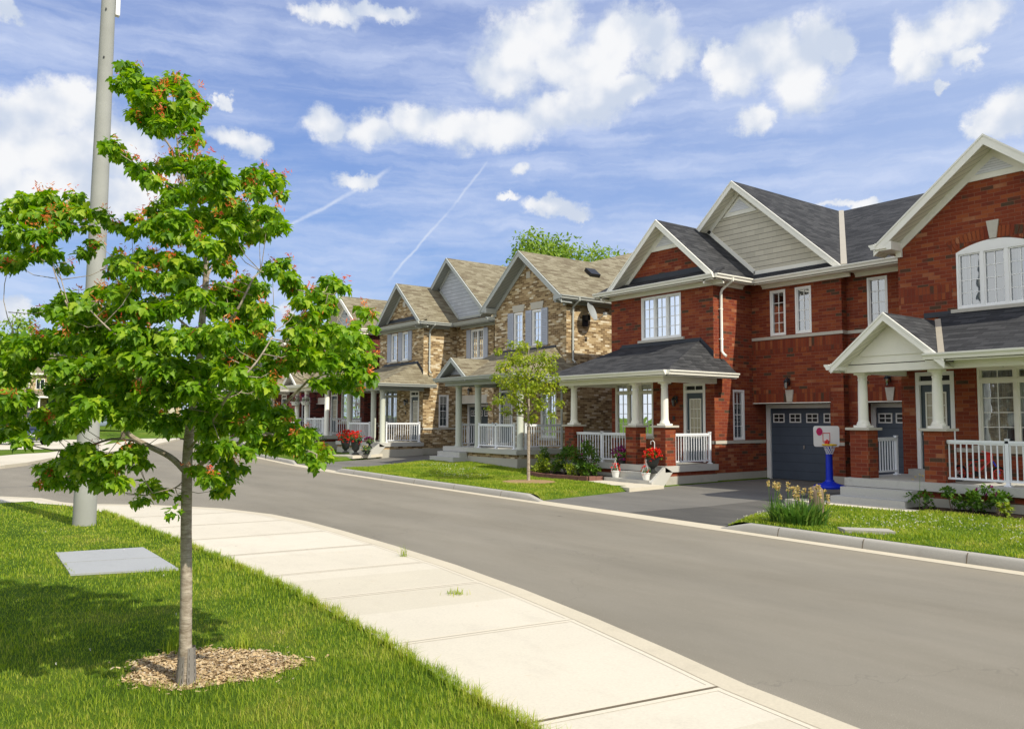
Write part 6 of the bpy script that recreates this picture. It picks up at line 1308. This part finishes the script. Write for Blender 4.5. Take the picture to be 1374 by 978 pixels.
n1 = 130000; y = NR.uniform(2, 27.2, n1); kxx = np.interp(y, [p[1] for p in KERB], [p[0] for p in KERB]); x = kxx+.16+NR.random(n1)*(17.2-kxx-.16)
D1R = np.interp(x, [11.5, 12.9, 16, 33], [9.2, 9.75, 9.98, 9.98]); D1L = np.interp(x, [11.7, 15.1, 16.2, 33], [14.7, 15.1, 15.35, 15.5]); D2R = np.interp(x, [12.4, 16, 33], [27.2, 27., 26.8])
k1 = (y < D1R-.02) & (x < 16.1) & ~((x > 15.45) & (y > 7.9)); k2 = (y > D1L+.02) & (y < D2R-.02) & ~((x > 15.65) & (y < 20.6)) & ~((x > 14.95) & (y < 17.4) & (x > 14.9+(y-15)*.35)) & (np.hypot(x-14.1, y-18.) > .75)
k = k1 | k2; x, y = x[k], y[k]; vn = vnoise(x, y, 2.2)
z = np.array([hy(a, b) for a, b in zip(x.tolist(), y.tolist())])-.01
blades('grass', np.stack([x, y, z], 1), np.clip(.04+.03*vn+.03*NR.random(len(x)), .015, .12), .014, .9, 'lawn grass in front of the brick houses')
# clover
n1 = 700; c0 = np.array([(13.0, 7.0), (14.2, 7.2), (14.6, 5.8), (13.6, 4.9), (14.8, 4.7), (12.6, 8.9), (13.3, 9.3), (12.9, 4.4), (14.5, 22.5), (15.3, 24.5), (13.8, 21.)])
w = NR.integers(0, len(c0), n1); P = c0[w]+NR.normal(size=(n1, 2))*np.array((.45, .5)); P = np.array([(a, b, hy(a, b)+.05+.02*NR.random()) for a, b in P if (b < D1r(a)-.1 or b > 16) and kx(b)+.25 < a < 15.7])
o = blossoms('clover_flowers', P, .016, M['clover'], None, None, petals=6); tagp(o, 'white clover heads scattered over the lawns in front of the brick houses', 'clover', kind='stuff')
n1 = 60; P = np.stack([NR.uniform(-4, 2.6, n1), NR.uniform(6, 17, n1), np.full(n1, .19)], 1); o = blossoms('clover_flowers', P, .012, M['clover'], None, None, petals=6); tagp(o, 'tiny white clover heads in the near lawn', 'clover', kind='stuff')
# ---------------------------------------------------------------- street furniture and small things
pb = (2.45, 15.06, .13)
t = thing('street_lamp', pb, 'tall round grey concrete lamp post rising behind the foreground maple', 'lamp post')
lx, ly = .0, 0
def pp(h): return (pb[0]+.022*h*math.cos(yaw)*.35, pb[1]-.022*h*math.sin(yaw)*.35, pb[2]+h)
m = MB(); m.tube([pp(h) for h in (-.05, 2, 4, 6, 8, 10.2)], [.178, .162, .147, .132, .117, .10], 28); m.build('pole', plain('pole_concrete', (.33, .335, .31), .8, .2, 2.2, .2, bmp=.2), t, pb, smooth=True)
q = pp(8.86); m = MB().box(q[0]+.11, q[0]+.18, q[1]-.05, q[1]+.05, q[2]-.12, q[2]+.25); m.build('junction_box', M['potwhite'], t, pb)
m = MB(); a = np.array(pp(9.9)); m.tube([a, a+(.6, .1, .45), a+(1.5, .2, .6), a+(2.2, .3, .55)], [.04, .035, .03, .03], 8); m.build('arm', M['metal_grey'], t, pb, smooth=True)
m = MB(); m.box(a[0]+2.0, a[0]+2.6, a[1]+.2, a[1]+.42, a[2]+.48, a[2]+.60).box(a[0]+2.1, a[0]+2.55, a[1]+.23, a[1]+.39, a[2]+.43, a[2]+.479); m.build('lamp_head', M['metal_grey'], t, pb)
m = MB()
for h in (7.9, 8.75, 9.1): q = pp(h); m.lathe((q[0]-.05, q[1]-.115, q[2]), [(.012, 0), (.012, .03)], 6)
m.build('bolt', M['black'], t, pb)
# utility cover (two slabs)
t = thing('utility_cover', (2.15, 11, .13), 'flat pale grey concrete utility cover of two slabs set in the near lawn', 'utility cover')
MB().slab([(1.64, 12.08, .158), (2.66, 11.88, .158), (2.65, 10.93, .158), (1.60, 11.19, .158)], .1).build('cover_slab', M['slabgrey'], t, (2.15, 11, .13))
MB().slab([(1.60, 11.165, .156), (2.65, 10.905, .156), (2.63, 9.99, .156), (1.56, 10.33, .156)], .1).build('cover_slab', M['slabgrey'], t, (2.15, 11, .13))
o = MB().slab([(11.85, 7.1, .2), (12.05, 7.35, .2), (12.5, 6.75, .2), (12.25, 6.5, .2)], .08).build('utility_cover', M['kerb'], None, (12.15, 6.9, .13)); tagp(o, 'small flat concrete cover in the lawn behind the kerb at the right', 'utility cover')
# rounded bollard stone
bx, by = 13.95, 8.93
m = MB(); m.lathe((bx, by, .1), [(.135, 0), (.135, .3), (.135, .42), (.12, .5), (.07, .55), (.0, .56)], 18); o = m.build('bollard', M['bollard'], None, (bx, by, .1), smooth=True); tagp(o, 'short round-topped brown post behind the iris clump', 'bollard')
# basketball hoop
hx, hy_, hz = 19.85, 12.3, .1
t = thing('basketball_hoop', (hx, hy_, hz), 'toy basketball hoop on a blue plastic stand in front of the garage', 'basketball hoop'); og = (hx, hy_, hz)
m = MB().lathe((hx, hy_, hz), [(.40, 0), (.41, .04), (.38, .08), (.2, .13), (.12, .18), (.11, .22)], 24); m.build('base', M['blue'], t, og, smooth=True)
m = MB().tube([(hx, hy_, hz+.15), (hx, hy_, hz+.9), (hx-.02, hy_, hz+1.45)], [.095, .085, .08], 12); m.build('stand_pole', M['blue'], t, og, smooth=True)
dv = np.array((-.66, -.75, 0)); sv = np.array((.75, -.66, 0)); bc = np.array((hx, hy_, hz+1.38))+dv*.12-sv*.10
def bbp(u, v, w): return tuple(bc+sv*u*.74+dv*w+np.array((0, 0, v*.95)))
pts = []
for (cx_, cy_, a0) in ((.38, .22, 0), (-.38, .22, 90), (-.38, -.22, 180), (.38, -.22, 270)):
    for k in range(5): a = R(a0+k*22.5); pts.append((cx_+.07*math.cos(a), cy_+.07*math.sin(a)))
bb = MB().slab([bbp(u, v, 0) for u, v in pts], .035, tuple(dv)).build('backboard', M['white'], t, og)
m = MB()
for (u0, u1, v0, v1) in ((-.14, .12, .08, .10), (-.14, .12, -.16, -.14), (-.14, -.12, -.14, .08), (.10, .12, -.14, .08)): m.slab([bbp(u0, v0, .037), bbp(u1, v0, .037), bbp(u1, v1, .037), bbp(u0, v1, .037)], .004, tuple(dv))
m.build('target_square', M['redp'], bb, og)
m = MB(); ctr = (-.25, .13)
m.slab([bbp(ctr[0]+.11*math.cos(2*math.pi*k/20), ctr[1]+.11*math.sin(2*math.pi*k/20), .037) for k in range(20)], .004, tuple(dv)); m.build('ball_print', M['pink'], bb, og)
m = MB()
for cu in (-.05, .05): m.slab([bbp(ctr[0]+cu-.004, ctr[1]-.1, .043), bbp(ctr[0]+cu+.004, ctr[1]-.1, .043), bbp(ctr[0]+cu*.6+.004, ctr[1]+.1, .043), bbp(ctr[0]+cu*.6-.004, ctr[1]+.1, .043)], .003, tuple(dv))
m.slab([bbp(ctr[0]-.12, ctr[1]-.004, .043), bbp(ctr[0]+.12, ctr[1]+.016, .043), bbp(ctr[0]+.12, ctr[1]+.024, .043), bbp(ctr[0]-.12, ctr[1]+.004, .043)], .003, tuple(dv)); m.build('ball_seam', M['redp'], bb, og)
rc = bc+dv*.26+np.array((0, 0, -.22)); m = MB().torus(rc, .17, .022, 'z', 24, 8); m.build('hoop_ring', M['yellow'], t, og, smooth=True)
m = MB().box(rc[0]+.1, rc[0]+.17, rc[1]+.1, rc[1]+.2, rc[2]-.06, rc[2]+.1); m.slab([bbp(-.05, -.26, .04), bbp(.05, -.26, .04), bbp(.05, -.13, .04), bbp(0, -.08, .04), bbp(-.05, -.13, .04)], .05, tuple(dv)); m.build('hoop_bracket', M['redp'], t, og)
m = MB()
for k in range(12):
    a = 2*math.pi*k/12; b_ = a+.5
    m.tube([rc+np.array((.165*math.cos(a), .165*math.sin(a), 0)), rc+np.array((.11*math.cos(b_), .11*math.sin(b_), -.14)), rc+np.array((.08*math.cos(a), .08*math.sin(a), -.24))], .008, 4)
    m.tube([rc+np.array((.165*math.cos(a), .165*math.sin(a), 0)), rc+np.array((.11*math.cos(a-.5), .11*math.sin(a-.5), -.14)), rc+np.array((.08*math.cos(a), .08*math.sin(a), -.24))], .008, 4)
m.build('net', M['net'], t, og)
# urns and pots
def urn(x, y, z, label, fl, r=.2, h=.42, cat='flower urn', spread=.26, group=None, nf=40, seed=1, name='flower_urn'):
    t = thing(name, (x, y, z), label, cat, group); og = (x, y, z); rg = np.random.default_rng(seed)
    MB().lathe((x, y, z), [(r*.72, 0), (r*.75, .03), (r*.5, .06), (r*.28, .1), (r*.3, .14), (r*.62, .2), (r*.88, h*.72), (r*.92, h*.86), (r*1.12, h*.97), (r*1.12, h), (r*.9, h), (r*.85, h-.05)], 20).build('urn', M['terracotta'], t, og, smooth=True)
    V, F = leaves([[x+rg.normal()*.06, y+rg.normal()*.06, z+h+.05+.08*rg.random(), spread*.72] for _ in range(5)], .07, 1300, 'oval', rng=rg); fast_mesh('foliage', V, F, M['shrub'], t, og)
    q = unit(rg.normal(size=(nf, 3))+np.array([-.3, -.3, .9])); P = np.array((x, y, z+h+.06))+q*np.array((spread, spread, spread*.8))*(.7+.35*rg.random((nf, 1)))
    blossoms('flower', P, .055, M[fl], t, og, rg, 12); return t
urn(16.98, 17.25, .25, 'dark urn of magenta petunias left of the red brick porch steps', 'purfl', .2, .55, spread=.32, nf=46, seed=3)
urn(16.62, 15.66, .43, 'dark urn of scarlet flowers standing on the steps of the red brick porch', 'redfl', .2, .42, spread=.26, nf=60, seed=4)
tagp(MB().tube([(16.66, 15.62, 1.0), (16.66, 15.62, 1.28), (16.64, 15.66, 1.33), (16.62, 15.72, 1.3), (16.63, 15.73, 1.22)], .012, 6).build('plant_hook', M['potwhite'], None, (16.66, 15.62, .9)), 'white plant hook standing in the scarlet flower urn', 'hook')
def basket(x, y, z, label, fl='redfl', r=.12, seed=1, group=None, hook=True, col='potwhite', nf=16, hh=.5):
    t = thing('hanging_basket', (x, y, z), label, 'hanging basket', group); og = (x, y, z); rg = np.random.default_rng(seed)
    MB().lathe((x, y, z), [(r*.7, 0), (r*.75, .02), (r, .17), (r*1.1, .175), (r*1.1, .195), (r*.9, .195)], 16).build('pot', M[col], t, og, smooth=True)
    m = MB()
    for k in range(3): a = 2*math.pi*k/3+.4; m.tube([(x+r*math.cos(a), y+r*math.sin(a), z+.19), (x, y, z+hh)], .006, 4)
    m.torus((x, y, z+hh+.03), .03, .006, 'x', 12, 5); m.build('hanger', M['potwhite'], t, og)
    V, F = leaves([[x, y, z+.24, r*1.1], [x+.03, y-.03, z+.28, r*.8]], .05, 2600, 'oval', rng=rg); fast_mesh('foliage', V, F, M['shrub'], t, og)
    q = unit(rg.normal(size=(nf, 3))+np.array([0, 0, .5])); blossoms('flower', np.array((x, y, z+.25))+q*r*1.15, .045, M[fl], t, og, rg, 8); return t
GP = 'white hanging pots set down on the red brick porch steps'
basket(16.45, 16.95, .25, 'white hanging pot with pink flowers at the left end of the bottom porch step', 'redfl', seed=2, group=GP)
basket(16.42, 15.72, .25, 'white hanging pot with small coral flowers on the bottom porch step below the scarlet urn', 'redfl', seed=3, group=GP, nf=10)
urn(16.3, 34.5, .34, 'left of the two black urns of red flowers beside the tan brick porch', 'redfl', .24, .66, spread=.42, nf=70, seed=6, group='urns by the tan brick porch')
urn(15.95, 32.75, .34, 'right of the two black urns of red flowers beside the tan brick porch', 'redfl', .24, .66, spread=.42, nf=70, seed=7, group='urns by the tan brick porch')
urn(16.5, 32.5, .65, 'small pale pot of purple flowers on the tan brick porch step', 'purfl', .15, .24, spread=.22, nf=30, seed=8, cat='flower pot', name='flower_pot')
urn(16.2, 32.2, .36, 'low pot of yellow-green plants at the foot of the tan brick porch steps', 'yelfl', .2, .16, spread=.25, nf=8, seed=9, cat='flower pot', name='flower_pot')
for k, (y, lb) in enumerate(((40.7, 'purple flower basket hanging under the dark brick porch, nearer the column'), (42.1, 'purple flower basket hanging under the dark brick porch, the farther one'))):
    basket(16.9, y, 2.62, lb, 'purfl', .26, seed=20+k, group='baskets hanging from the dark brick porch', nf=60, hh=.6)
# satellite dish on the tan gable wall
t = thing('satellite_dish', (19.9, 22.2, 5.65), 'grey satellite dish on the sunlit side wall of the tan brick house', 'satellite dish'); og = (19.9, 22.2, 5.65)
c = np.array((20.0, 21.85, 5.85)); n_ = np.array((.34, -.86, .34)); n_ /= np.linalg.norm(n_); a_ = np.cross(n_, (0, 0, 1)); a_ /= np.linalg.norm(a_); b_ = np.cross(a_, n_)
m = MB(); vs = []; fs = []
for i in range(6):
    for k in range(20):
        r_ = .33*i/5; a = 2*math.pi*k/20; vs.append(c+a_*r_*math.cos(a)+b_*r_*1.12*math.sin(a)+n_*(.55*r_*r_))
for i in range(5):
    for k in range(20): fs.append((i*20+k, i*20+(k+1) % 20, (i+1)*20+(k+1) % 20, (i+1)*20+k))
m.add(vs, fs); m.build('dish', M['metal_grey'], t, og, smooth=True)
MB().tube([c-b_*.33, c-b_*.38+n_*.2, c-b_*.3+n_*.5], .014, 6).tube([c-n_*.02, (20.0, 22.05, 5.72), (20.0, 22.2, 5.6)], .025, 6).build('arm', M['metal_grey'], t, og)
MB().box(*[q for p_ in zip(c-b_*.3+n_*.5-.05, c-b_*.3+n_*.5+.05) for q in p_]).build('receiver', M['metal_grey'], t, og)
MB().box(19.88, 20.12, 22.14, 22.2, 5.35, 5.75).box(19.93, 20.07, 21.95, 22.14, 5.55, 5.75).build('mounting_plate', M['black'], t, og)
# child's bicycle on the right-hand porch
def bike(x, y, z):
    t = thing('child_bicycle', (x, y, z), "small red and blue child's bicycle leaning behind the white porch railing", 'bicycle'); og = (x, y, z); r = .17
    for s_ in (.38, -.38):
        w_ = MB().torus((x, y+s_, z+r), r-.025, .026, 'x', 28, 8).build('wheel', M['rubber'], t, og, smooth=True)
        mm = MB().torus((x, y+s_, z+r), r-.055, .01, 'x', 24, 6)
        for k in range(10): a = 2*math.pi*k/10; mm.tube([(x, y+s_, z+r), (x, y+s_+(r-.05)*math.cos(a), z+r+(r-.05)*math.sin(a))], .003, 4)
        mm.lathe((x, y+s_, z+r-.02), [(.02, 0), (.02, .04)], 8); mm.build('rim', M['redp'], w_, og, smooth=True)
    A = (x, y+.38, z+r); B = (x, y+.05, z+.17); Cc = (x, y+.12, z+.42); D = (x, y-.25, z+.48); E_ = (x, y-.38, z+r)
    MB().tube([A, B], .012).tube([A, Cc], .012).tube([B, Cc], .016).tube([B, D], .02).tube([Cc, D], .016).build('frame', M['redp'], t, og, smooth=True)
    MB().tube([E_, (x+.05, y-.37, z+.22), D, (x, y-.22, z+.6)], .014).build('fork', M['blue'], t, og, smooth=True)
    MB().tube([(x-.2, y-.15, z+.64), (x-.12, y-.2, z+.62), (x, y-.22, z+.6), (x+.12, y-.2, z+.62), (x+.2, y-.15, z+.64)], .012).build('handlebar', M['redp'], t, og, smooth=True)
    MB().slab([(x-.05, y+.2, z+.47), (x+.05, y+.2, z+.47), (x+.015, y-.0, z+.47), (x-.015, y-.0, z+.47)], .035).tube([Cc, (x, y+.13, z+.45)], .012).build('seat', M['black'], t, og)
    MB().slab([(x-.03, y-.28, z+.44), (x-.03, y-.16, z+.44), (x-.03, y-.16, z+.6), (x-.03, y-.28, z+.6)], .02, (1, 0, 0)).build('number_plate', M['redp'], t, og)
    m = MB(); m.disc((x-.03, y+.05, z+.17), .06, 'x', .01); m.tube([(x-.06, y+.05, z+.17), (x-.06, y-.03, z+.1), (x-.12, y-.03, z+.1)], .008).tube([(x+.06, y+.05, z+.17), (x+.06, y+.12, z+.24), (x+.12, y+.12, z+.24)], .008); m.build('crank', M['black'], t, og)
    for s_ in (-.1, .1): MB().torus((x+s_, y+.38, z+.075), .055, .018, 'x', 16, 6).tube([(x+s_, y+.38, z+.075), (x+s_*.3, y+.38, z+r)], .008).build('training_wheel', M['black'], t, og)
bike(17.75, 7.62, .645)
for k, (x, y, lb) in enumerate(((17.5, 6.45, 'white plastic pot with a green plant on the porch behind the right railing'), (17.55, 5.95, 'rightmost white pot on the porch behind the railing'))):
    t = thing('plant_pot', (x, y, .64), lb, 'plant pot', 'white pots on the right-hand porch'); og = (x, y, .64)
    MB().lathe(og, [(.1, 0), (.14, .2), (.155, .2), (.155, .23), (.13, .23)], 16).build('pot', M['potwhite'], t, og, smooth=True)
    V, F = leaves([[x, y, .64+.32, .15]], .08, 3000, 'oval'); fast_mesh('foliage', V, F, M['shrub'], t, og)
# chair on the tan porch
t = thing('porch_chair', (18.3, 34.2, .84), 'dark wicker chair on the tan brick porch behind the railing', 'chair'); og = (18.3, 34.2, .84)
MB().box(18.0, 18.5, 33.95, 34.45, 1.22, 1.27).build('seat', M['lamp'], t, og)
m = MB()
for k in range(6): m.tube([(18.52, 33.97+k*.095, 1.25), (18.6, 33.97+k*.095, 1.75)], .012, 5)
m.tube([(18.6, 33.95, 1.75), (18.6, 34.46, 1.75)], .018); m.build('backrest', M['lamp'], t, og)
for a, b in ((18.02, 33.97), (18.48, 33.97), (18.02, 34.43), (18.48, 34.43)): MB().tube([(a, b, .845), (a, b, 1.22)], .018, 6).build('leg', M['lamp'], t, og)
for b in (33.95, 34.45): MB().tube([(18.02, b, 1.22), (18.02, b, 1.48), (18.56, b, 1.48)], .016, 6).build('armrest', M['lamp'], t, og)
# ---------------------------------------------------------------- cars
PAINT = dict(navy=paint('navy_paint', (.012, .02, .05)), tan=paint('tan_paint', (.36, .29, .2)), white=paint('white_paint', (.75, .75, .74)), silver=paint('silver_blue_paint', (.22, .27, .34)), green=paint('green_paint', (.02, .28, .05)), black=paint('black_paint', (.012, .012, .014)))
CG = new_mat('car_glass', (.02, .026, .032), .06, .8)[0]; TL = new_mat('tail_lamp', (.5, .01, .01), .2, .6)[0]; HL = new_mat('head_lamp', (.75, .75, .72), .15, .7)[0]
def car(x, y, z, ang, kind, col, label, group='parked cars at the far left', seed=0):
    t = thing('parked_car', (x, y, z), label, 'car', group); t.rotation_euler = (0, 0, R(ang)); og = (0, 0, 0)
    if kind == 'sedan': L, Wd, prof, gl = 4.5, 1.76, [(0, .3), (0, .72), (.3, .86), (1.15, .95), (1.75, 1.38), (2.9, 1.42), (3.65, 1.02), (4.4, .95), (4.5, .7), (4.5, .3)], [(1.25, .95), (1.8, 1.34), (2.86, 1.37), (3.5, 1.0)]
    elif kind == 'van': L, Wd, prof, gl = 4.7, 1.9, [(0, .3), (0, .8), (.3, .98), (.9, 1.08), (1.6, 1.66), (4.2, 1.72), (4.6, 1.15), (4.68, .7), (4.68, .3)], [(1.05, 1.08), (1.65, 1.6), (4.1, 1.64), (4.4, 1.12)]
    else: L, Wd, prof, gl = 4.5, 1.86, [(0, .36), (0, .85), (.3, 1.02), (1.1, 1.1), (1.75, 1.64), (3.95, 1.68), (4.4, 1.15), (4.5, .8), (4.5, .36)], [(1.25, 1.1), (1.8, 1.58), (3.85, 1.6), (4.2, 1.12)]
    w = Wd/2; m = MB()
    def sec(p, s_):   # tumblehome above the belt
        return [(u-L/2, s_*(w-(max(0, v-.95)*.32)-(.05 if v < .4 else 0)), v) for u, v in p]
    A, B = sec(prof, -1), sec(prof, 1); n = len(prof); m.add(A+B, [tuple(range(n-1, -1, -1)), tuple(range(n, 2*n))]+[(i, (i+1) % n, (i+1) % n+n, i+n) for i in range(n)])
    body = m.build('body', col, t, og); bv = body.modifiers.new('bevel', 'BEVEL'); bv.width = .07; bv.segments = 3; bv.limit_method = 'ANGLE'; bv.angle_limit = R(12)
    body.data.polygons.foreach_set('use_smooth', [True]*len(body.data.polygons))
    g = MB()
    for s_ in (-1, 1):
        q = [(u-L/2, s_*(w-(max(0, v-.95)*.32)+.012), v) for u, v in gl]; g.quad(*(q if s_ > 0 else q[::-1]))
    g.build('side_window', CG, t, og)
    i0, i1 = (3, 4); p0, p1 = prof[i0], prof[i1]; q0, q1 = prof[-5] if kind == 'sedan' else prof[-4], prof[5]
    def pane(p, q, nm):
        d = np.array((q[1]-p[1], 0, -(q[0]-p[0]))); d = d/np.linalg.norm(d)*(-.015 if p[0] < q[0] else .015); pts = []
        for f_, s_ in ((.12, -1), (.12, 1), (.9, 1), (.9, -1)):
            u = p[0]+(q[0]-p[0])*f_; v = p[1]+(q[1]-p[1])*f_; pts.append((u-L/2+d[0]*1., s_*(w-.12-max(0, v-.95)*.32), v+abs(d[2])+.012))
        MB().quad(*pts).build(nm, CG, t, og)
    pane(p0, p1, 'windscreen')
    rr = (prof[6], prof[5]) if kind == 'sedan' else (prof[6], prof[5])
    pts = []
    for f_, s_ in ((.1, -1), (.1, 1), (.85, 1), (.85, -1)):
        u = rr[0][0]+(rr[1][0]-rr[0][0])*f_; v = rr[0][1]+(rr[1][1]-rr[0][1])*f_; pts.append((u-L/2+.02, s_*(w-.14-max(0, v-.95)*.32), v+.02))
    MB().quad(*pts).build('rear_window', CG, t, og)
    for u in (.82, L-.88):
        for s_ in (-1, 1):
            q = MB(); 
            q.disc((u-L/2, s_*(w-.08), .33), .33, 'y', .2, 22); wh = q.build('wheel', M['rubber'], t, og, smooth=False)
            MB().disc((u-L/2, s_*(w+.022), .33), .2, 'y', .012, 16).build('rim', M['chrome'], wh, og)
    for s_ in (-1, 1):
        MB().box(L/2-.06, L/2+.015, s_*(w-.12)-.1, s_*(w-.12)+.1, .72, .95).build('tail_light', TL, t, og)
        MB().box(-L/2-.015, -L/2+.08, s_*(w-.22)-.15, s_*(w-.22)+.15, .6, .74).build('headlight', HL, t, og)
        MB().box(-.78, -.62, s_*(w+.05)-.08, s_*(w+.05)+.08, .98, 1.1).build('mirror', col, t, og)
    MB().box(L/2-.01, L/2+.02, -.26, .26, .55, .68).build('number_plate', M['potwhite'], t, og)
    return t
car(6.0, 62., .15, 120, 'sedan', PAINT['navy'], 'dark blue sedan, nearest of the cars at the far left')
car(7.0, 69., .16, 120, 'sedan', PAINT['green'], 'bright green car just behind the dark blue sedan')
car(10.6, 91., .85, 150, 'van', PAINT['tan'], 'tan minivan parked before the far houses')
car(13.3, 93.5, .95, 140, 'suv', PAINT['white'], 'white sport utility car right of the tan minivan')
car(12.2, 99., 1.3, 150, 'sedan', PAINT['silver'], 'silver-blue car between the tan minivan and the white one')
car(16.2, 88., .8, 160, 'sedan', PAINT['silver'], 'pale blue-grey car right of the white sport utility car')
car(20.3, 49.4, .36, 178, 'sedan', PAINT['silver'], 'light car in the driveway of the farthest dark red brick house', group='cars in the driveways')
# ---------------------------------------------------------------- far houses across the junction
def far_house(x, y, z, ang, bm, rm, label, w=9.5, d=9, h=5.6, seed=0, tr='cream'):
    t = thing('distant_house', (x, y, z), label, 'house', 'houses beyond the junction'); t.rotation_euler = (0, 0, R(ang)); og = (0, 0, 0); m = MB(); F = ('y', -d/2)
    H = [(-3.6, -2.6, 3.6, 4.9), (-1.9, -.9, 3.6, 4.9), (1.6, 3.2, 3.6, 4.9), (-3.6, -2., .9, 2.4), (-.6, .4, .1, 2.3), (1.4, 4.1, .1, 2.4)]
    wall(m, F, -w/2, w/2, 0, h, H); m.box(-w/2, w/2, -d/2+.3, d/2, 0, h)
    m.slab([(.9, -d/2+.0, h), (4.6, -d/2, h), (2.75, -d/2, h+1.6)], .2, (0, 1, 0)); m.build('wall', M[bm], t, og)
    for k, (a, b, c, e) in enumerate(H[:4]):
        fr = MB(); fbox(fr, F, a, a+.07, -.1, .02, c, e); fbox(fr, F, b-.07, b, -.1, .02, c, e); fbox(fr, F, a+.07, b-.07, -.1, .02, c, c+.07); fbox(fr, F, a+.07, b-.07, -.1, .02, e-.07, e); fbox(fr, F, (a+b)/2-.03, (a+b)/2+.03, -.1, .0, c+.07, e-.07)
        f_ = fr.build('window', M['white'], t, og); MB().quad((a, -d/2+.08, c), (b, -d/2+.08, c), (b, -d/2+.08, e), (a, -d/2+.08, e)).build('glass_pane', CG, f_, og)
    MB().box(-.55, .35, -d/2+.05, -d/2+.1, .1, 2.25).build('entry_door', M['door'], t, og); MB().box(1.45, 4.05, -d/2+.05, -d/2+.1, .1, 2.35).build('garage_door', M['siding'], t, og)
    e = .4; rf = MB(); rh = h+2.9
    rf.slab([(-w/2-e, -d/2-e, h), (w/2+e, -d/2-e, h), (w/2-2.5, 0, rh), (-w/2+2.5, 0, rh)], .08).slab([(-w/2-e, d/2+e, h), (w/2+e, d/2+e, h), (w/2-2.5, 0, rh), (-w/2+2.5, 0, rh)], .08)
    rf.slab([(-w/2-e, -d/2-e, h), (-w/2-e, d/2+e, h), (-w/2+2.5, 0, rh)], .08).slab([(w/2+e, -d/2-e, h), (w/2+e, d/2+e, h), (w/2-2.5, 0, rh)], .08)
    rf.slab([(2.75, -d/2-.4, h+1.75), (.6, -d/2-.4, h-.05), (.6, -d/2+3, h-.05), (2.75, -d/2+3, h+1.75)], .08).slab([(2.75, -d/2-.4, h+1.75), (4.9, -d/2-.4, h-.05), (4.9, -d/2+3, h-.05), (2.75, -d/2+3, h+1.75)], .08)
    rf.slab([(-w/2, -d/2-1.8, 2.7), (1.1, -d/2-1.8, 2.7), (1.1, -d/2, 3.4), (-w/2, -d/2, 3.4)], .08); rf.build('roof', M[rm], t, og)
    MB().box(-w/2-e, w/2+e, -d/2-e-.05, -d/2-e-.002, h-.2, h+.02).box(-w/2, 1.1, -d/2-1.85, -d/2-1.802, 2.5, 2.72).build('fascia', M[tr], t, og)
    for u in (-w/2+.2, -1.8, .9): MB().box(u-.1, u+.1, -d/2-1.7, -d/2-1.5, 0, 2.6).build('porch_column', M['white'], t, og)
    return t
far_house(14.5, 122, 1.9, 5, 'tan', 'tanroof', 'distant tan brick house with a grey gable, seen between the maple leaves at the left')
far_house(3.5, 118, 1.9, 8, 'red', 'tanroof', 'distant red brick house left of the tan one beyond the parked cars')
far_house(25.5, 118, 1.9, -10, 'tan', 'slate', 'distant tan brick house with a dark roof beyond the bend of the street')
far_house(37, 108, 1.8, -25, 'dark', 'slate', 'distant dark red brick house at the bend of the street')
far_house(-8.5, 114, 1.9, 15, 'tan', 'tanroof', 'leftmost distant tan brick house beyond the junction')

for (x, y, bm, rm, lb) in ((-17, 3, 'red', 'slate', 'red brick house across the street behind the lawn, nearest one'), (-17.5, 16.5, 'tan', 'tanroof', 'tan brick house across the street from the red pair'), (-17, -11, 'tan', 'slate', 'tan house with dark roof across the street')):
    o = far_house(x, y, .1, 90, bm, rm, lb)
